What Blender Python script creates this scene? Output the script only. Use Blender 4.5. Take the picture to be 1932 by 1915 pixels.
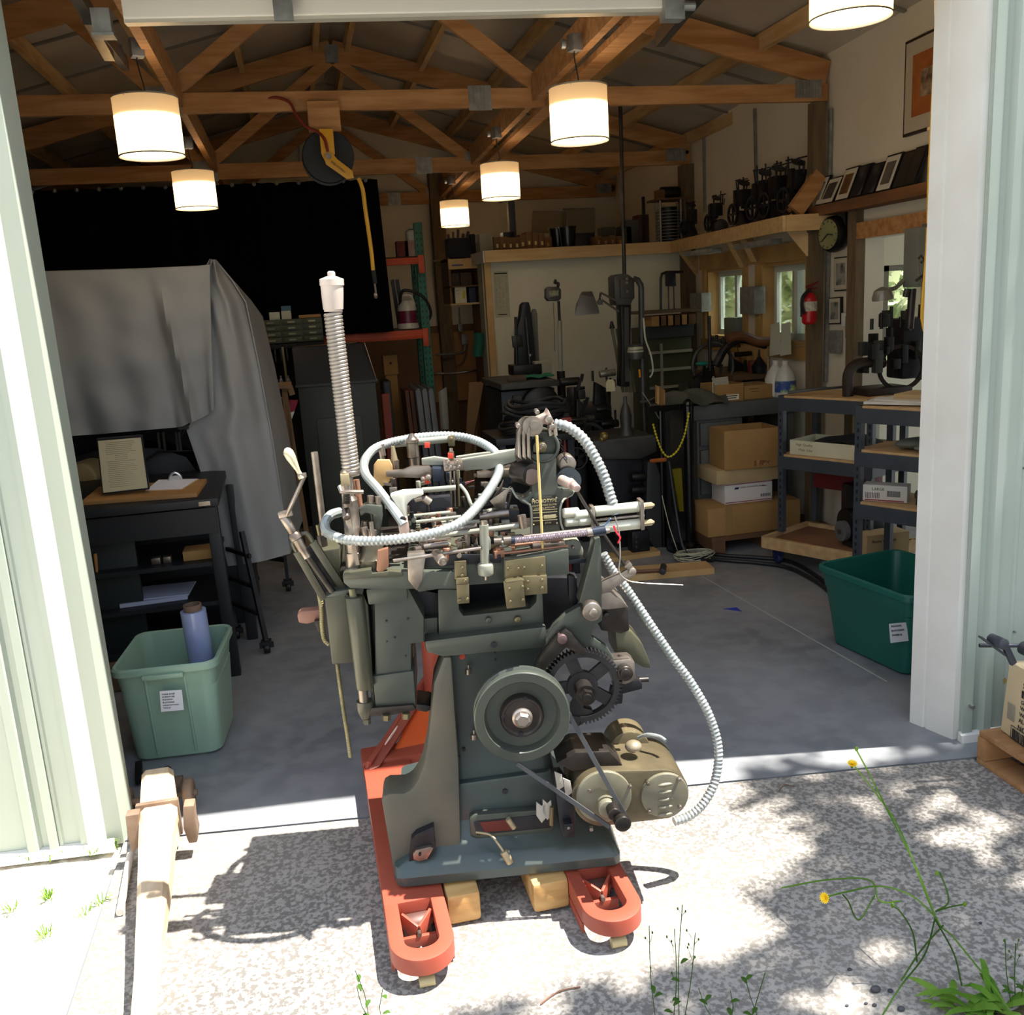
import bpy, bmesh, math, random
from mathutils import Vector as V, Matrix, noise
PI=math.pi; rnd=random.Random(7)
for o in list(bpy.data.objects): bpy.data.objects.remove(o)
sc=bpy.context.scene; col=sc.collection
# ---------------------------------------------------------------- camera
def cam_axes(p,r,w):
    cw,sw,cp,sp,cr,sr=math.cos(w),math.sin(w),math.cos(p),math.sin(p),math.cos(r),math.sin(r)
    f=V((sw*cp,cw*cp,-sp)); rt=V((cw,-sw,0)); dn=f.cross(rt)
    return cr*rt+sr*dn, cr*dn-sr*rt, f
CR,CD,CF=cam_axes(math.radians(12.58),math.radians(3.488),math.radians(11.956))
FP=1769.; CO=V((0,0,1.68))
cam=bpy.data.objects.new('camera',bpy.data.cameras.new('camera')); col.objects.link(cam)
m=Matrix((CR,-CD,-CF)).transposed().to_4x4(); m.translation=CO; cam.matrix_world=m
cam.data.sensor_width=36; cam.data.sensor_fit='HORIZONTAL'; cam.data.lens=FP/1932*36; cam.data.clip_start=.05; cam.data.clip_end=200
sc.camera=cam
# ---------------------------------------------------------------- light
sc.view_settings.view_transform='Standard'; sc.view_settings.look='None'; sc.view_settings.gamma=1; sc.view_settings.use_curve_mapping=False
sc.view_settings.exposure=0.75
SUN_E=11.0; SKY=1.15; LAMP=9.0
w=bpy.data.worlds.new('sky'); sc.world=w; w.use_nodes=True; nt=w.node_tree; bg=nt.nodes['Background']
tc=nt.nodes.new('ShaderNodeTexCoord'); sx=nt.nodes.new('ShaderNodeSeparateXYZ'); cr=nt.nodes.new('ShaderNodeValToRGB')
nt.links.new(tc.outputs['Generated'],sx.inputs[0]); nt.links.new(sx.outputs['Z'],cr.inputs[0]); nt.links.new(cr.outputs[0],bg.inputs[0])
e=cr.color_ramp.elements; e[0].position=.0; e[0].color=(.42,.44,.40,1); e[1].position=1; e[1].color=(.55,.68,.95,1)
a=e.new(.12); a.color=(.62,.66,.64,1); a=e.new(.3); a.color=(.80,.88,.97,1)
bg.inputs[1].default_value=SKY
sd=bpy.data.lights.new('sun','SUN'); sd.energy=SUN_E; sd.angle=math.radians(.55); sd.color=(1,.955,.87)
so=bpy.data.objects.new('sun',sd); col.objects.link(so); SUNV=V((.42,-.08,1)).normalized()
so.rotation_euler=SUNV.to_track_quat('Z','Y').to_euler(); so.location=SUNV*20
# ---------------------------------------------------------------- pixel rays (only used to read sizes and places off the photograph)
def ray(x,y): return CR*((x-966)/FP)+CD*((y-957.5)/FP)+CF
def P(x,y,Y): d=ray(x,y); return CO+d*(Y/d.y)
def F(x,y,z=0.): d=ray(x,y); return CO+d*((z-CO.z)/d.z)
def PL(x,y,n,c): d=ray(x,y); n=V(n); return CO+d*((c-n.dot(CO))/n.dot(d))
WN=V((1,-.06,0)); WC=3.28-.33
def Wp(x,y,off=0): return PL(x,y,WN,WC-off)          # on the right wall
def wx(Y,off=0): return 3.28+.06*(Y-5.5)-off
MV=V((math.sin(math.radians(8)),math.cos(math.radians(8)),0)); MU=V((MV.y,-MV.x,0)); MC=2.33
def Q(x,y,v): return PL(x,y,MV,MC+v)                 # on a plane of the casting machine
# ---------------------------------------------------------------- materials
def C(h):
    h=h.lstrip('#'); return tuple((lambda u:u/12.92 if u<=.04045 else ((u+.055)/1.055)**2.4)(int(h[i:i+2],16)/255) for i in (0,2,4))+(1,)
MT={}
def mat(name,c1,c2=None,rough=.6,metal=0,scale=6,bump=0,bscale=None,kind='noise',emit=None,es=1,trans=0,stretch=(1,1,1),alpha=None,lo=.35,hi=.65,spec=.5):
    if name in MT: return MT[name]
    m=bpy.data.materials.new(name); m.use_nodes=True; n=m.node_tree; b=n.nodes['Principled BSDF']
    b.inputs['Roughness'].default_value=rough; b.inputs['Metallic'].default_value=metal; b.inputs['Base Color'].default_value=C(c1)
    b.inputs['Specular IOR Level'].default_value=spec
    tcn=n.nodes.new('ShaderNodeTexCoord'); mp=n.nodes.new('ShaderNodeMapping'); n.links.new(tcn.outputs['Object'],mp.inputs[0]); mp.inputs['Scale'].default_value=stretch
    if c2:
        if kind=='wave':
            t=n.nodes.new('ShaderNodeTexWave'); t.inputs['Scale'].default_value=scale; t.inputs['Distortion'].default_value=6; t.inputs['Detail'].default_value=3; out=t.outputs['Fac']
        elif kind=='voronoi':
            t=n.nodes.new('ShaderNodeTexVoronoi'); t.inputs['Scale'].default_value=scale; out=t.outputs['Distance']
        else:
            t=n.nodes.new('ShaderNodeTexNoise'); t.inputs['Scale'].default_value=scale; t.inputs['Detail'].default_value=6; out=t.outputs['Fac']
        n.links.new(mp.outputs[0],t.inputs['Vector'])
        r=n.nodes.new('ShaderNodeValToRGB'); r.color_ramp.elements[0].position=lo; r.color_ramp.elements[0].color=C(c1); r.color_ramp.elements[1].position=hi; r.color_ramp.elements[1].color=C(c2)
        n.links.new(out,r.inputs[0]); n.links.new(r.outputs[0],b.inputs['Base Color'])
    if bump:
        t2=n.nodes.new('ShaderNodeTexNoise'); t2.inputs['Scale'].default_value=bscale or scale*4; t2.inputs['Detail'].default_value=5; n.links.new(mp.outputs[0],t2.inputs['Vector'])
        bp=n.nodes.new('ShaderNodeBump'); bp.inputs['Strength'].default_value=bump; bp.inputs['Distance'].default_value=.01
        n.links.new(t2.outputs['Fac'],bp.inputs['Height']); n.links.new(bp.outputs[0],b.inputs['Normal'])
    if emit: b.inputs['Emission Color'].default_value=C(emit); b.inputs['Emission Strength'].default_value=es
    if trans: b.inputs['Transmission Weight'].default_value=trans
    if alpha is not None: b.inputs['Alpha'].default_value=alpha
    MT[name]=m; return m
# ---------------------------------------------------------------- mesh builder
class B:
    def __init__(s): s.b=bmesh.new()
    def quadbox(s,c):                                   # 8 corners
        v=[s.b.verts.new(p) for p in c]
        for f in ((0,1,2,3),(7,6,5,4),(0,4,5,1),(1,5,6,2),(2,6,7,3),(3,7,4,0)): s.b.faces.new([v[i] for i in f])
        return s
    def box(s,c,d,rz=0,rx=0,ry=0):
        M=Matrix.Rotation(rz,3,'Z')@Matrix.Rotation(ry,3,'Y')@Matrix.Rotation(rx,3,'X'); x,y,z=d[0]/2,d[1]/2,d[2]/2; c=V(c)
        return s.quadbox([c+M@V(p) for p in ((-x,-y,-z),(-x,y,-z),(x,y,-z),(x,-y,-z),(-x,-y,z),(-x,y,z),(x,y,z),(x,-y,z))])
    def bar(s,a,b,w,h,up=(0,0,1)):                      # beam from a to b
        a,b=V(a),V(b); d=(b-a).normalized(); u=V(up); r=d.cross(u)
        if r.length<1e-4: r=d.cross(V((1,0,0)))
        r.normalize(); u=r.cross(d); r*=w/2; u*=h/2
        return s.quadbox([a-r-u,a+r-u,b+r-u,b-r-u,a-r+u,a+r+u,b+r+u,b-r+u])
    def prism(s,pts,ext):                               # polygon extruded by a vector
        ext=V(ext); a=[s.b.verts.new(p) for p in pts]; c=[s.b.verts.new(V(p)+ext) for p in pts]; n=len(a)
        s.b.faces.new(a); s.b.faces.new(c[::-1])
        for i in range(n): s.b.faces.new((a[i],c[i],c[(i+1)%n],a[(i+1)%n]))
        return s
    def lathe(s,o,ax,prof,n=24,cap=True):               # prof: (t along axis, radius)
        o=V(o); ax=V(ax).normalized(); e=ax.orthogonal().normalized(); f=ax.cross(e); rings=[]
        for t,r in prof:
            r=max(r,1e-5); rings.append([s.b.verts.new(o+ax*t+(e*math.cos(2*PI*i/n)+f*math.sin(2*PI*i/n))*r) for i in range(n)])
        for a,b in zip(rings,rings[1:]):
            for i in range(n): s.b.faces.new((a[i],a[(i+1)%n],b[(i+1)%n],b[i]))
        if cap: s.b.faces.new(rings[0][::-1]); s.b.faces.new(rings[-1])
        return s
    def cyl(s,a,b,r,r2=None,n=16):
        a,b=V(a),V(b); r2=r if r2 is None else r2
        return s.lathe(a,b-a,[(0,r),((b-a).length,r2)],n)
    def cylb(s,a,b,r,n=20,bev=.15):                      # cylinder with softened ends
        a,b=V(a),V(b); L=(b-a).length; q=r*bev
        return s.lathe(a,b-a,[(0,r-q),(q*.4,r-q*.3),(q,r),(L-q,r),(L-q*.4,r-q*.3),(L,r-q)],n)
    def sph(s,c,r,n=14,sq=(1,1,1)):
        M=Matrix.Translation(V(c))@Matrix.Diagonal(V((*sq,1)))
        bmesh.ops.create_uvsphere(s.b,u_segments=n,v_segments=n//2+1,radius=r,matrix=M); return s
    def tube(s,pts,r,n=8,step=None,rf=None,closed=False):
        pts=smooth(pts,step) if step else [V(p) for p in pts]; L=0; rings=[]; u=None
        for i,p in enumerate(pts):
            d=(pts[min(i+1,len(pts)-1)]-pts[max(i-1,0)]); 
            if d.length<1e-7: d=V((0,0,1))
            d.normalize()
            if u is None: u=d.orthogonal().normalized()
            u=(u-d*u.dot(d)); u=u.normalized() if u.length>1e-6 else d.orthogonal().normalized(); w2=d.cross(u)
            if i: L+=(p-pts[i-1]).length
            R=rf(L) if rf else r
            rings.append([s.b.verts.new(p+(u*math.cos(2*PI*k/n)+w2*math.sin(2*PI*k/n))*R) for k in range(n)])
        for a,b in zip(rings,rings[1:]):
            for k in range(n): s.b.faces.new((a[k],a[(k+1)%n],b[(k+1)%n],b[k]))
        s.b.faces.new(rings[0][::-1]); s.b.faces.new(rings[-1]); return s
    def grid(s,fn,nu,nv,th=0.):
        g=[[s.b.verts.new(fn(i/nu,j/nv)) for j in range(nv+1)] for i in range(nu+1)]
        fs=[s.b.faces.new((g[i][j],g[i+1][j],g[i+1][j+1],g[i][j+1])) for i in range(nu) for j in range(nv)]
        if th:
            bmesh.ops.recalc_face_normals(s.b,faces=fs); bmesh.ops.solidify(s.b,geom=fs,thickness=th)
        return s
def smooth(pts,step):
    pts=[V(p) for p in pts]; q=[2*pts[0]-pts[1]]+pts+[2*pts[-1]-pts[-2]]; out=[]
    for i in range(1,len(q)-2):
        a,b,c,d=q[i-1:i+3]; n=max(1,int((c-b).length/step))
        for k in range(n):
            t=k/n; out.append(.5*((2*b)+(c-a)*t+(2*a-5*b+4*c-d)*t*t+(3*b-a-3*c+d)*t**3))
    out.append(pts[-1]); return out
OR={}
def T(name,label,cat,loc,group=None):
    o=bpy.data.objects.new(name,None); col.objects.link(o); o.location=loc; o['label']=label; o['category']=cat; o.empty_display_size=.05
    if group: o['group']=group
    OR[o.name]=V(loc); return o
def ob(name,b,m,parent=None,smooth_=None,bev=0,label=None,kind=None):
    me=bpy.data.meshes.new(name); bm=b.b
    bmesh.ops.recalc_face_normals(bm,faces=bm.faces)
    if bev: 
        es=[e for e in bm.edges if len(e.link_faces)==2 and e.calc_face_angle(0)>.5]
        bmesh.ops.bevel(bm,geom=es,offset=bev,segments=2,affect='EDGES',clamp_overlap=True,profile=.6)
    if parent is None: 
        xs=[v.co for v in bm.verts]; o0=V(((min(p.x for p in xs)+max(p.x for p in xs))/2,(min(p.y for p in xs)+max(p.y for p in xs))/2,min(p.z for p in xs)))
    else: o0=OR[parent.name]
    for v in bm.verts: v.co-=o0
    if smooth_ is None: smooth_=True
    for f in bm.faces: f.smooth=smooth_
    if smooth_:
        for e_ in bm.edges:
            if len(e_.link_faces)!=2 or e_.calc_face_angle(0)>.6: e_.smooth=False
    bm.to_mesh(me); bm.free(); me.materials.append(m); o=bpy.data.objects.new(name,me); col.objects.link(o)
    if parent is None: o.location=o0
    else: o.parent=parent
    OR[o.name]=o0
    if label: o['label']=label
    if kind: o['kind']=kind
    return o
def tag(o,label,cat,group=None,kind=None):
    o['label']=label; o['category']=cat
    if group: o['group']=group
    if kind: o['kind']=kind
    return o
def S(name,b,m,**k): return ob(name,b,m,None,kind='structure',**k)
def bx(c,d,rz=0,rx=0,ry=0): return B().box(c,d,rz,rx,ry)
def dup(root,loc,label=None,group=None,rz=None):
    r=root.copy(); col.objects.link(r); r.location=loc; OR[r.name]=V(loc)
    if rz is not None: r.rotation_euler.z=rz
    if label: r['label']=label
    if group: r['group']=group
    for ch in list(root.children):
        c=ch.copy(); col.objects.link(c); c.parent=r
        for g in ch.children: d=g.copy(); col.objects.link(d); d.parent=c
    return r
def txt(name,s,size,o,xd,yd,m,parent,align='LEFT',th=.0006):
    cu=bpy.data.curves.new(name,'FONT'); cu.body=s; cu.size=size; cu.extrude=th; cu.align_x=align; cu.resolution_u=2
    t=bpy.data.objects.new('tmp',cu); col.objects.link(t); bpy.context.view_layer.update()
    me=bpy.data.meshes.new_from_object(t.evaluated_get(bpy.context.evaluated_depsgraph_get())); bpy.data.objects.remove(t)
    xd,yd=V(xd).normalized(),V(yd).normalized(); zd=xd.cross(yd); o0=OR[parent.name]; o=V(o)-o0
    M=Matrix((xd,yd,zd)).transposed().to_4x4(); M.translation=o; me.transform(M)
    me.materials.clear(); me.materials.append(m); r=bpy.data.objects.new(name,me); col.objects.link(r); r.parent=parent; OR[r.name]=o0; return r
# shared materials
wood=mat('truss_wood','#b88a5a','#9a6a3c',.7,scale=3,stretch=(1,8,8),bump=.15)
woodY=mat('light_lumber','#c9a878','#b08c5c',.7,scale=3,stretch=(6,1,6))
pine=mat('pine_board','#c8a878','#b7925c',.7,scale=4)
postm=mat('old_post','#6e5c44','#5a4a36',.8,scale=5,stretch=(6,6,1))
white=mat('painted_wall','#c9bfae','#c2b7a5',.8,scale=2)
black=mat('black_iron','#15151a','#24242a',.45,.3,scale=9)
blackp=mat('black_plastic','#0c0c10',rough=.5)
gal=mat('galvanized','#9a9a98','#80807e',.45,.6,scale=20)
card=mat('cardboard','#a5804f','#95703f',.85,scale=3)
cardp=mat('pale_cardboard','#b9a27a','#a88f66',.85,scale=3)
paper=mat('paper','#e2dcc8',rough=.8); ink=mat('ink','#1c1c1e',rough=.8); gink=mat('grey_print','#8b887c',rough=.8)
glassm=mat('window_glass','#f2fff8',rough=.03,trans=1,spec=.5)
steel=mat('worn_steel','#a59a90','#6f645b',.33,.85,scale=14); steeld=mat('dark_steel','#433d39','#2c2825',.38,.7,scale=14)
mp1=mat('machine_paint','#4a4e45','#3c403a',.30,.15,scale=5,bump=.05,hi=.7); mp2=mat('machine_paint_blue','#3d4948','#43463f',.30,.15,scale=4)
mp3=mat('machine_paint_olive','#545240','#454437',.30,.15,scale=4); brass=mat('brass_plate','#7c7156','#625a44',.36,.7,scale=9)
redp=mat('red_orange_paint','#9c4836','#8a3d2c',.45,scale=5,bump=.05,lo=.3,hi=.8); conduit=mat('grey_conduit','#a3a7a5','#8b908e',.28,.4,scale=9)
greyp=mat('grey_shelf_steel','#454b53','#3e444c',.45,.3,scale=9); yel=mat('yellow_rubber','#d2a02a',rough=.5)
deskg=mat('grey_desk_steel','#5e6060','#555856',.5,.2,scale=4); green=mat('rack_green','#1f6650','#1a5a48',.5,.2,scale=6); orange=mat('beam_orange','#c74a1c','#b8400f',.5,.1,scale=6)
# ================================================================ SHELL
FW0=V((-.73,3.0,0)); fd=V((2.92,-.24,0)).normalized(); fn=V((fd.y,-fd.x,0))   # front wall line, outward normal fn
def fw(x,z=0,out=0): t=(x-FW0.x)/fd.x; p=FW0+fd*t+fn*out; return V((p.x,p.y,z))
# floor slabs and ground
def conc(name,ca,cb,cc,big,small,rough,amt=.5):
    m=bpy.data.materials.new(name); m.use_nodes=True; n=m.node_tree; b=n.nodes['Principled BSDF']; b.inputs['Roughness'].default_value=rough
    tcn=n.nodes.new('ShaderNodeTexCoord')
    def nz(s,d,lo,hi,c1,c2):
        t=n.nodes.new('ShaderNodeTexNoise'); t.inputs['Scale'].default_value=s; t.inputs['Detail'].default_value=d; n.links.new(tcn.outputs['Object'],t.inputs['Vector'])
        r=n.nodes.new('ShaderNodeValToRGB'); r.color_ramp.elements[0].position=lo; r.color_ramp.elements[0].color=c1; r.color_ramp.elements[1].position=hi; r.color_ramp.elements[1].color=c2; n.links.new(t.outputs['Fac'],r.inputs[0]); return t,r
    _,r1=nz(big,4,.35,.65,C(ca),C(cb)); t2,r2=nz(small,8,.43,.57,(0,0,0,1),(1,1,1,1))
    mx=n.nodes.new('ShaderNodeMix'); mx.data_type='RGBA'; ml=n.nodes.new('ShaderNodeMath'); ml.operation='MULTIPLY'; ml.inputs[1].default_value=amt
    n.links.new(r2.outputs[0],ml.inputs[0]); n.links.new(ml.outputs[0],mx.inputs[0]); n.links.new(r1.outputs[0],mx.inputs[6]); mx.inputs[7].default_value=C(cc); n.links.new(mx.outputs[2],b.inputs['Base Color'])
    bp=n.nodes.new('ShaderNodeBump'); bp.inputs['Strength'].default_value=.25; bp.inputs['Distance'].default_value=.004; n.links.new(t2.outputs['Fac'],bp.inputs['Height']); n.links.new(bp.outputs[0],b.inputs['Normal'])
    MT[name]=m; return m
floorm=conc('interior_concrete','#6a6c70','#85878a','#98999b',1.3,9,.42,.35)
apron=conc('exterior_concrete','#5d5955','#7d7770','#b5aea6',1.1,80,.8,.55)
jl=[(-3,3.19),(-.73,3.03),(2.19,2.625),(5,2.3)]
def jy(x):
    for (a,b),(c,d) in zip(jl,jl[1:]):
        if x<=c: return b+(d-b)*(x-a)/(c-a)
    return jl[-1][1]
b=B(); b.prism([V((-3,3.20,0)),V((-.73,3.036,0)),V((2.19,2.631,0)),V((6,2.2,0)),V((6,10.6,0)),V((-3,10.6,0))],(0,0,-.12)); S('floor',b,floorm,smooth_=False)
b=B(); b.prism([V((-.74,-1.5,0)),V((2.16,-1.5,0)),V((2.16,2.624,0)),V((-.74,3.026,0))],(0,0,-.12)); S('trim_1',b,apron,smooth_=False)
b=B(); b.prism([V((2.175,-1.5,-.002)),V((6,-1.5,-.002)),V((6,2.19,-.002)),V((2.175,2.62,-.002))],(0,0,-.12)); S('trim_2',b,apron,smooth_=False)
gravel=mat('pale_gravel','#b9ad98','#e2dacb',.95,scale=40,bump=.6,bscale=70)
b=B(); b.grid(lambda u,v:V((-6+5.25*u,-2+5.2*v,-.015+.012*noise.noise(V((u*30,v*30,0))))),60,60); S('trim_3',b,gravel)
soil=mat('dark_soil','#3b3326','#57492f',.95,scale=30,bump=.6)
# dashed scored joints in the floor
jm=mat('joint_grey','#3b3d40',rough=.8)  # plain dark grey for floor joints
a=F(1459,1164); c_=F(1645,1270); d=(c_-a).normalized()
b=B(); b.bar(a-d*.8+V((0,0,.0006)),c_+d*.1+V((0,0,.0006)),.006,.002); S('trim_4',b,mat('chalk_line','#a3a3a0',rough=.9))
# walls ----------------------------------------------------------
WH=2.98; RX=.47; RZ=3.74; EL=-2.45
wextR=mat('interior_white_panel','#d6cfbf','#cdc4b2',.75,scale=1.2)
def wallseg(b,Y0,Y1,z0,z1,off=0,t=.14):
    p=[V((wx(Y0,off),Y0,z0)),V((wx(Y1,off),Y1,z0)),V((wx(Y1,off),Y1,z1)),V((wx(Y0,off),Y0,z1))]; b.prism(p,(t,0,0))
# right wall with two windows and a doorway
w1a,w1b=Wp(1335,520),Wp(1406,500); w2a,w2b=Wp(1437,500),Wp(1527,480)
wz0=Wp(1490,650).z; wz1a=Wp(1380,507).z; wz1b=Wp(1490,488).z
da,db=Wp(1628,450).y,Wp(1800,450).y; dz=Wp(1660,446).z
print('windows',w1a,w1b,w2a,w2b,wz0,wz1a,wz1b,'door',da,db,dz)
WIN=[(w1b.y,w1a.y),(w2b.y,w2a.y)]; wz1=(wz1a+wz1b)/2
b=B(); wallseg(b,2.80,db,0,WH+.25); wallseg(b,db,da,dz,WH+.25); wallseg(b,da,WIN[1][0],0,WH+.25); wallseg(b,WIN[1][0],WIN[1][1],0,wz0); wallseg(b,WIN[1][0],WIN[1][1],wz1,WH+.25)
wallseg(b,WIN[1][1],WIN[0][0],0,WH+.25); wallseg(b,WIN[0][0],WIN[0][1],0,wz0); wallseg(b,WIN[0][0],WIN[0][1],wz1,WH+.25); wallseg(b,WIN[0][1],10.5,0,WH+.25)
S('wall_right',b,wextR,smooth_=False)
b=B(); b.prism([V((EL,10.4,0)),V((3.7,10.4,0)),V((3.7,10.4,WH-.02)),V((RX,10.4,RZ+.02)),V((EL,10.4,WH-.02))],(0,.12,0)); S('wall_back',b,wextR,smooth_=False)
b=B(); b.box((EL-.06,6.8,1.5),(.12,7.4,3.0)); S('wall_left',b,wextR,smooth_=False)
# front wall: backing, gable above the door
bl=B(); bl.bar(fw(-3,1.45,-.09),fw(-.74,1.45,-.09),.14,2.9); 
S('wall_front',bl,mat('siding_back','#a0a89c',rough=.7),smooth_=False)
br=B(); br.bar(fw(2.2,1.45,-.09),fw(6,1.45,-.09),.14,2.9)
g=[fw(-.75,2.60,-.02),fw(2.20,2.60,-.02),fw(2.2,2.9,-.02),fw(-.75,2.9,-.02)]; br.prism(g,-fn*.14)
g=[fw(-3,2.85,-.02),fw(6,2.85,-.02),fw(3.7,2.9,-.02),fw(RX,3.74,-.02)]; br.prism(g,-fn*.14)
S('wall_front_right',br,MT['siding_back'],smooth_=False)
def siding(name,x0,x1,z1,m):
    prof=[]; x=x0; P9=.229
    while x<x1:
        for dx,o in ((0,.0),(.035,.0),(.048,.019),(.075,.019),(.088,0),(.135,0),(.141,.005),(.150,.005),(.156,0)): prof.append((x+dx,o))
        x+=P9
    prof.append((x,0)); b=B()
    for (a,oa),(c,oc) in zip(prof,prof[1:]):
        vs=[fw(a,.03,.001+oa),fw(c,.03,.001+oc),fw(c,z1,.001+oc),fw(a,z1,.001+oa)]
        b.b.faces.new([b.b.verts.new(p) for p in vs])
    bmesh.ops.remove_doubles(b.b,verts=b.b.verts,dist=1e-5); bmesh.ops.solidify(b.b,geom=b.b.faces[:],thickness=.0015)
    return S(name,b,m,smooth_=False)
sid=mat('steel_siding','#a3aca2','#9da79c',.5,.05,scale=2)
siding('wall_front_siding_left',-2.9,-.95,2.9,sid); siding('wall_front_siding_right',2.24,4.2,3.0,sid)
trimw=mat('white_trim','#d9d6cf','#cfcbc2',.55,scale=3)
# door reveals with rolled lips
def reveal(name,xi,sgn,yin,yout,h=2.9):
    b=B(); p0=V((xi,yin,0)); p1=V((xi+sgn*.055,yout,0)); n=V(((p1-p0).y,-(p1-p0).x,0)).normalized()*(1 if sgn>0 else -1)
    if n.x*sgn<0: n=-n
    d=p1-p0; q=[p0,p0+d*.30,p0+d*.32+n*.006,p0+d*.36+n*.006,p0+d*.38,p1,p1+V((sgn*.04,0,0)),p1+V((sgn*.04,.02,0)),p1+n*.012+V((0,.02,0)),p0+n*.02]
    b.prism([V((a.x,a.y,0)) for a in q],(0,0,h)); S(name,b,trimw,smooth_=False)
reveal('trim_5',2.132,1,2.943,2.768); reveal('trim_6',-.745,-1,3.17,2.99)
b=B(); b.bar(fw(2.16,1.45,-.08)+V((.06,.05,0)),fw(2.30,1.45,-.08)+V((.04,.05,0)),.12,2.9); b.bar(fw(-.79,1.45,-.08),fw(-.9,1.45,-.08),.12,2.9); S('trim_7',b,trimw,smooth_=False)
b=B(); b.bar(fw(2.21,1.45,.004),fw(2.245,1.45,.004),.022,2.9); b.bar(fw(-.80,1.45,.004),fw(-.86,1.45,.004),.02,2.9); b.bar(fw(-.93,1.45,.008),fw(-.955,1.45,.008),.02,2.9); S('trim_8',b,sid,smooth_=False)
b=B(); b.prism([fw(2.2,.0,.002),fw(2.2,.035,.002),fw(2.2,.028,.026),fw(2.2,.0,.03)],fd*2); b.prism([fw(-.76,.0,.002),fw(-.76,.035,.002),fw(-.76,.028,.026),fw(-.76,.0,.03)],-fd*2); S('trim_9',b,trimw,smooth_=False)
b=B(); [b.cyl(fw(2.235,.14,0),fw(2.235,.14,.035),.008,n=8) for i in range(1)]; [b.cyl(fw(2.40,z,0),fw(2.40,z,.01),.004,n=6) for z in (.4,1.0,1.6,2.2)]; [b.cyl(fw(-1.0-.229*k,z,0),fw(-1.0-.229*k,z,.012),.005,n=6) for k in range(3) for z in (.1,.5,1.1,1.7)]; S('trim_10',b,gal)
# roof and purlins
liner=mat('roof_liner','#bdb5a8','#9c9488',.45,.1,scale=1.6,bump=.5,bscale=3)
rs=(RZ-WH)/(3.35-RX)
b=B()
for s,xe in ((1,3.75),(-1,RX-(3.75-RX))):
    b.prism([V((RX,2.88,RZ)),V((xe,2.60 if s>0 else 3.1,RZ-abs(xe-RX)*rs)),V((xe,2.60 if s>0 else 3.1,RZ+.05-abs(xe-RX)*rs)),V((RX,2.88,RZ+.05))],(0,8.0,0))
S('ceiling',b,liner,smooth_=False)
TY=[5.5,7.9,10.28]
b=B()
for s in (1,-1):
    for k in range(6):
        x=RX+s*(.12+.56*k); z=RZ-.03-abs(x-RX)*rs
        b.bar((x,3.1,z-.03),(x,10.4,z-.03),.04,.09)
S('trim_11',b,woodY,smooth_=False)
# short rafter stubs near the ridge and liner seams
b=B()
for Y in (3.9,4.7,6.3,7.1,8.7,9.5):
    for s in (1,-1): b.bar((RX+s*.02,Y,RZ-.012),(RX+s*3.0,Y,RZ-.012-2.98*rs),.03,.012)
S('trim_12',b,mat('liner_seam','#77736b',rough=.4),smooth_=False)
# posts
b=B(); b.box((P(1544,500,5.46).x,5.5,1.36),(.08,.07,2.72)); S('trim_13',b,postm,smooth_=False,bev=.003)
b=B(); b.box((wx(7.9)-.03,7.92,1.35),(.13,.14,2.7)); S('trim_14',b,postm,smooth_=False,bev=.003)
pa=P(826,400,10.2); b=B(); b.box((pa.x,10.25,1.5),(.14,.14,3.0)); S('trim_15',b,postm,smooth_=False,bev=.003)
b=B(); b.box((wx(5.8)-.012,5.66,2.0),(.025,.085,1.9)); [b.cyl((wx(5.66)-.03,5.66,z),(wx(5.66)-.02,5.66,z),.016,n=10) for z in (2.0,2.25,2.42)]; S('trim_16',b,wood,smooth_=False)
b=B(); b.box((wx(8.1)-.012,8.06,2.0),(.025,.085,1.9)); S('trim_17',b,wood,smooth_=False)
pd=Wp(1632,600); b=B(); b.box((wx(da+.05)-.02,da+.04,1.2),(.06,.09,2.1)); S('trim_18',b,postm,smooth_=False)
b=B(); b.bar((wx(da)-.02,da+.02,dz+.045),(wx(db)-.02,db,dz+.045),.05,.09); S('trim_19',b,wood,smooth_=False)
# ---------------------------------------------------------------- trusses
def truss(Y,zb,h,label,left=-2.4):
    xr=wx(Y)-.02; t=T('roof_truss',label,'truss',(RX,Y,zb),'roof trusses across the shop')
    ap=V((RX,Y,RZ-.12)); er=V((xr,Y,RZ-.12-(xr-RX)*rs)); el=V((left,Y,RZ-.12-(RX-left)*rs))
    ob('bottom_chord',B().bar((left,Y,zb+h/2),(xr,Y,zb+h/2),.04,h),wood,t,smooth_=False,bev=.003)
    for a in (el,er): ob('top_chord',B().bar(a,ap,.04,.14),wood,t,smooth_=False,bev=.003)
    j1,j2=-.56,1.50
    zt=zb+h*.8
    ml=V((RX-1.43,Y,RZ-.16-1.43*rs)); mr=V((RX+1.43,Y,RZ-.16-1.43*rs)); apb=ap-V((0,0,.06))
    for a,c in (((j1,Y,zt),apb),((j2,Y,zt),apb),((j1,Y,zt),ml),((j2,Y,zt),mr)): ob('web',B().bar(a,c,.038,.085),wood,t,smooth_=False,bev=.003)
    for x,z,w_,h_ in ((j1,zb+h*.55,.17,.15),(j2,zb+h+.0,.08,.07),(1.12,zb+h*.5,.13,.13),(xr-.13,zb+h*.7,.17,.1),(RX,ap.z-.03,.1,.13)):
        g=B().box((x,Y-.022,z),(w_,.004,h_))
        for k in range(int(w_/.02)): g.box((x-w_/2+.01+.02*k,Y-.0255,z),(.004,.004,h_*.94))
        ob('gusset_plate',g,gal,t,smooth_=False)
    return t
truss(TY[0],2.725,.10,'nearest wooden roof truss, spanning behind the front pair of drum lamps')
truss(TY[1],2.70,.115,'middle wooden roof truss above the top edge of the black curtain')
truss(TY[2],2.70,.12,'farthest wooden roof truss against the back gable wall')
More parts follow.
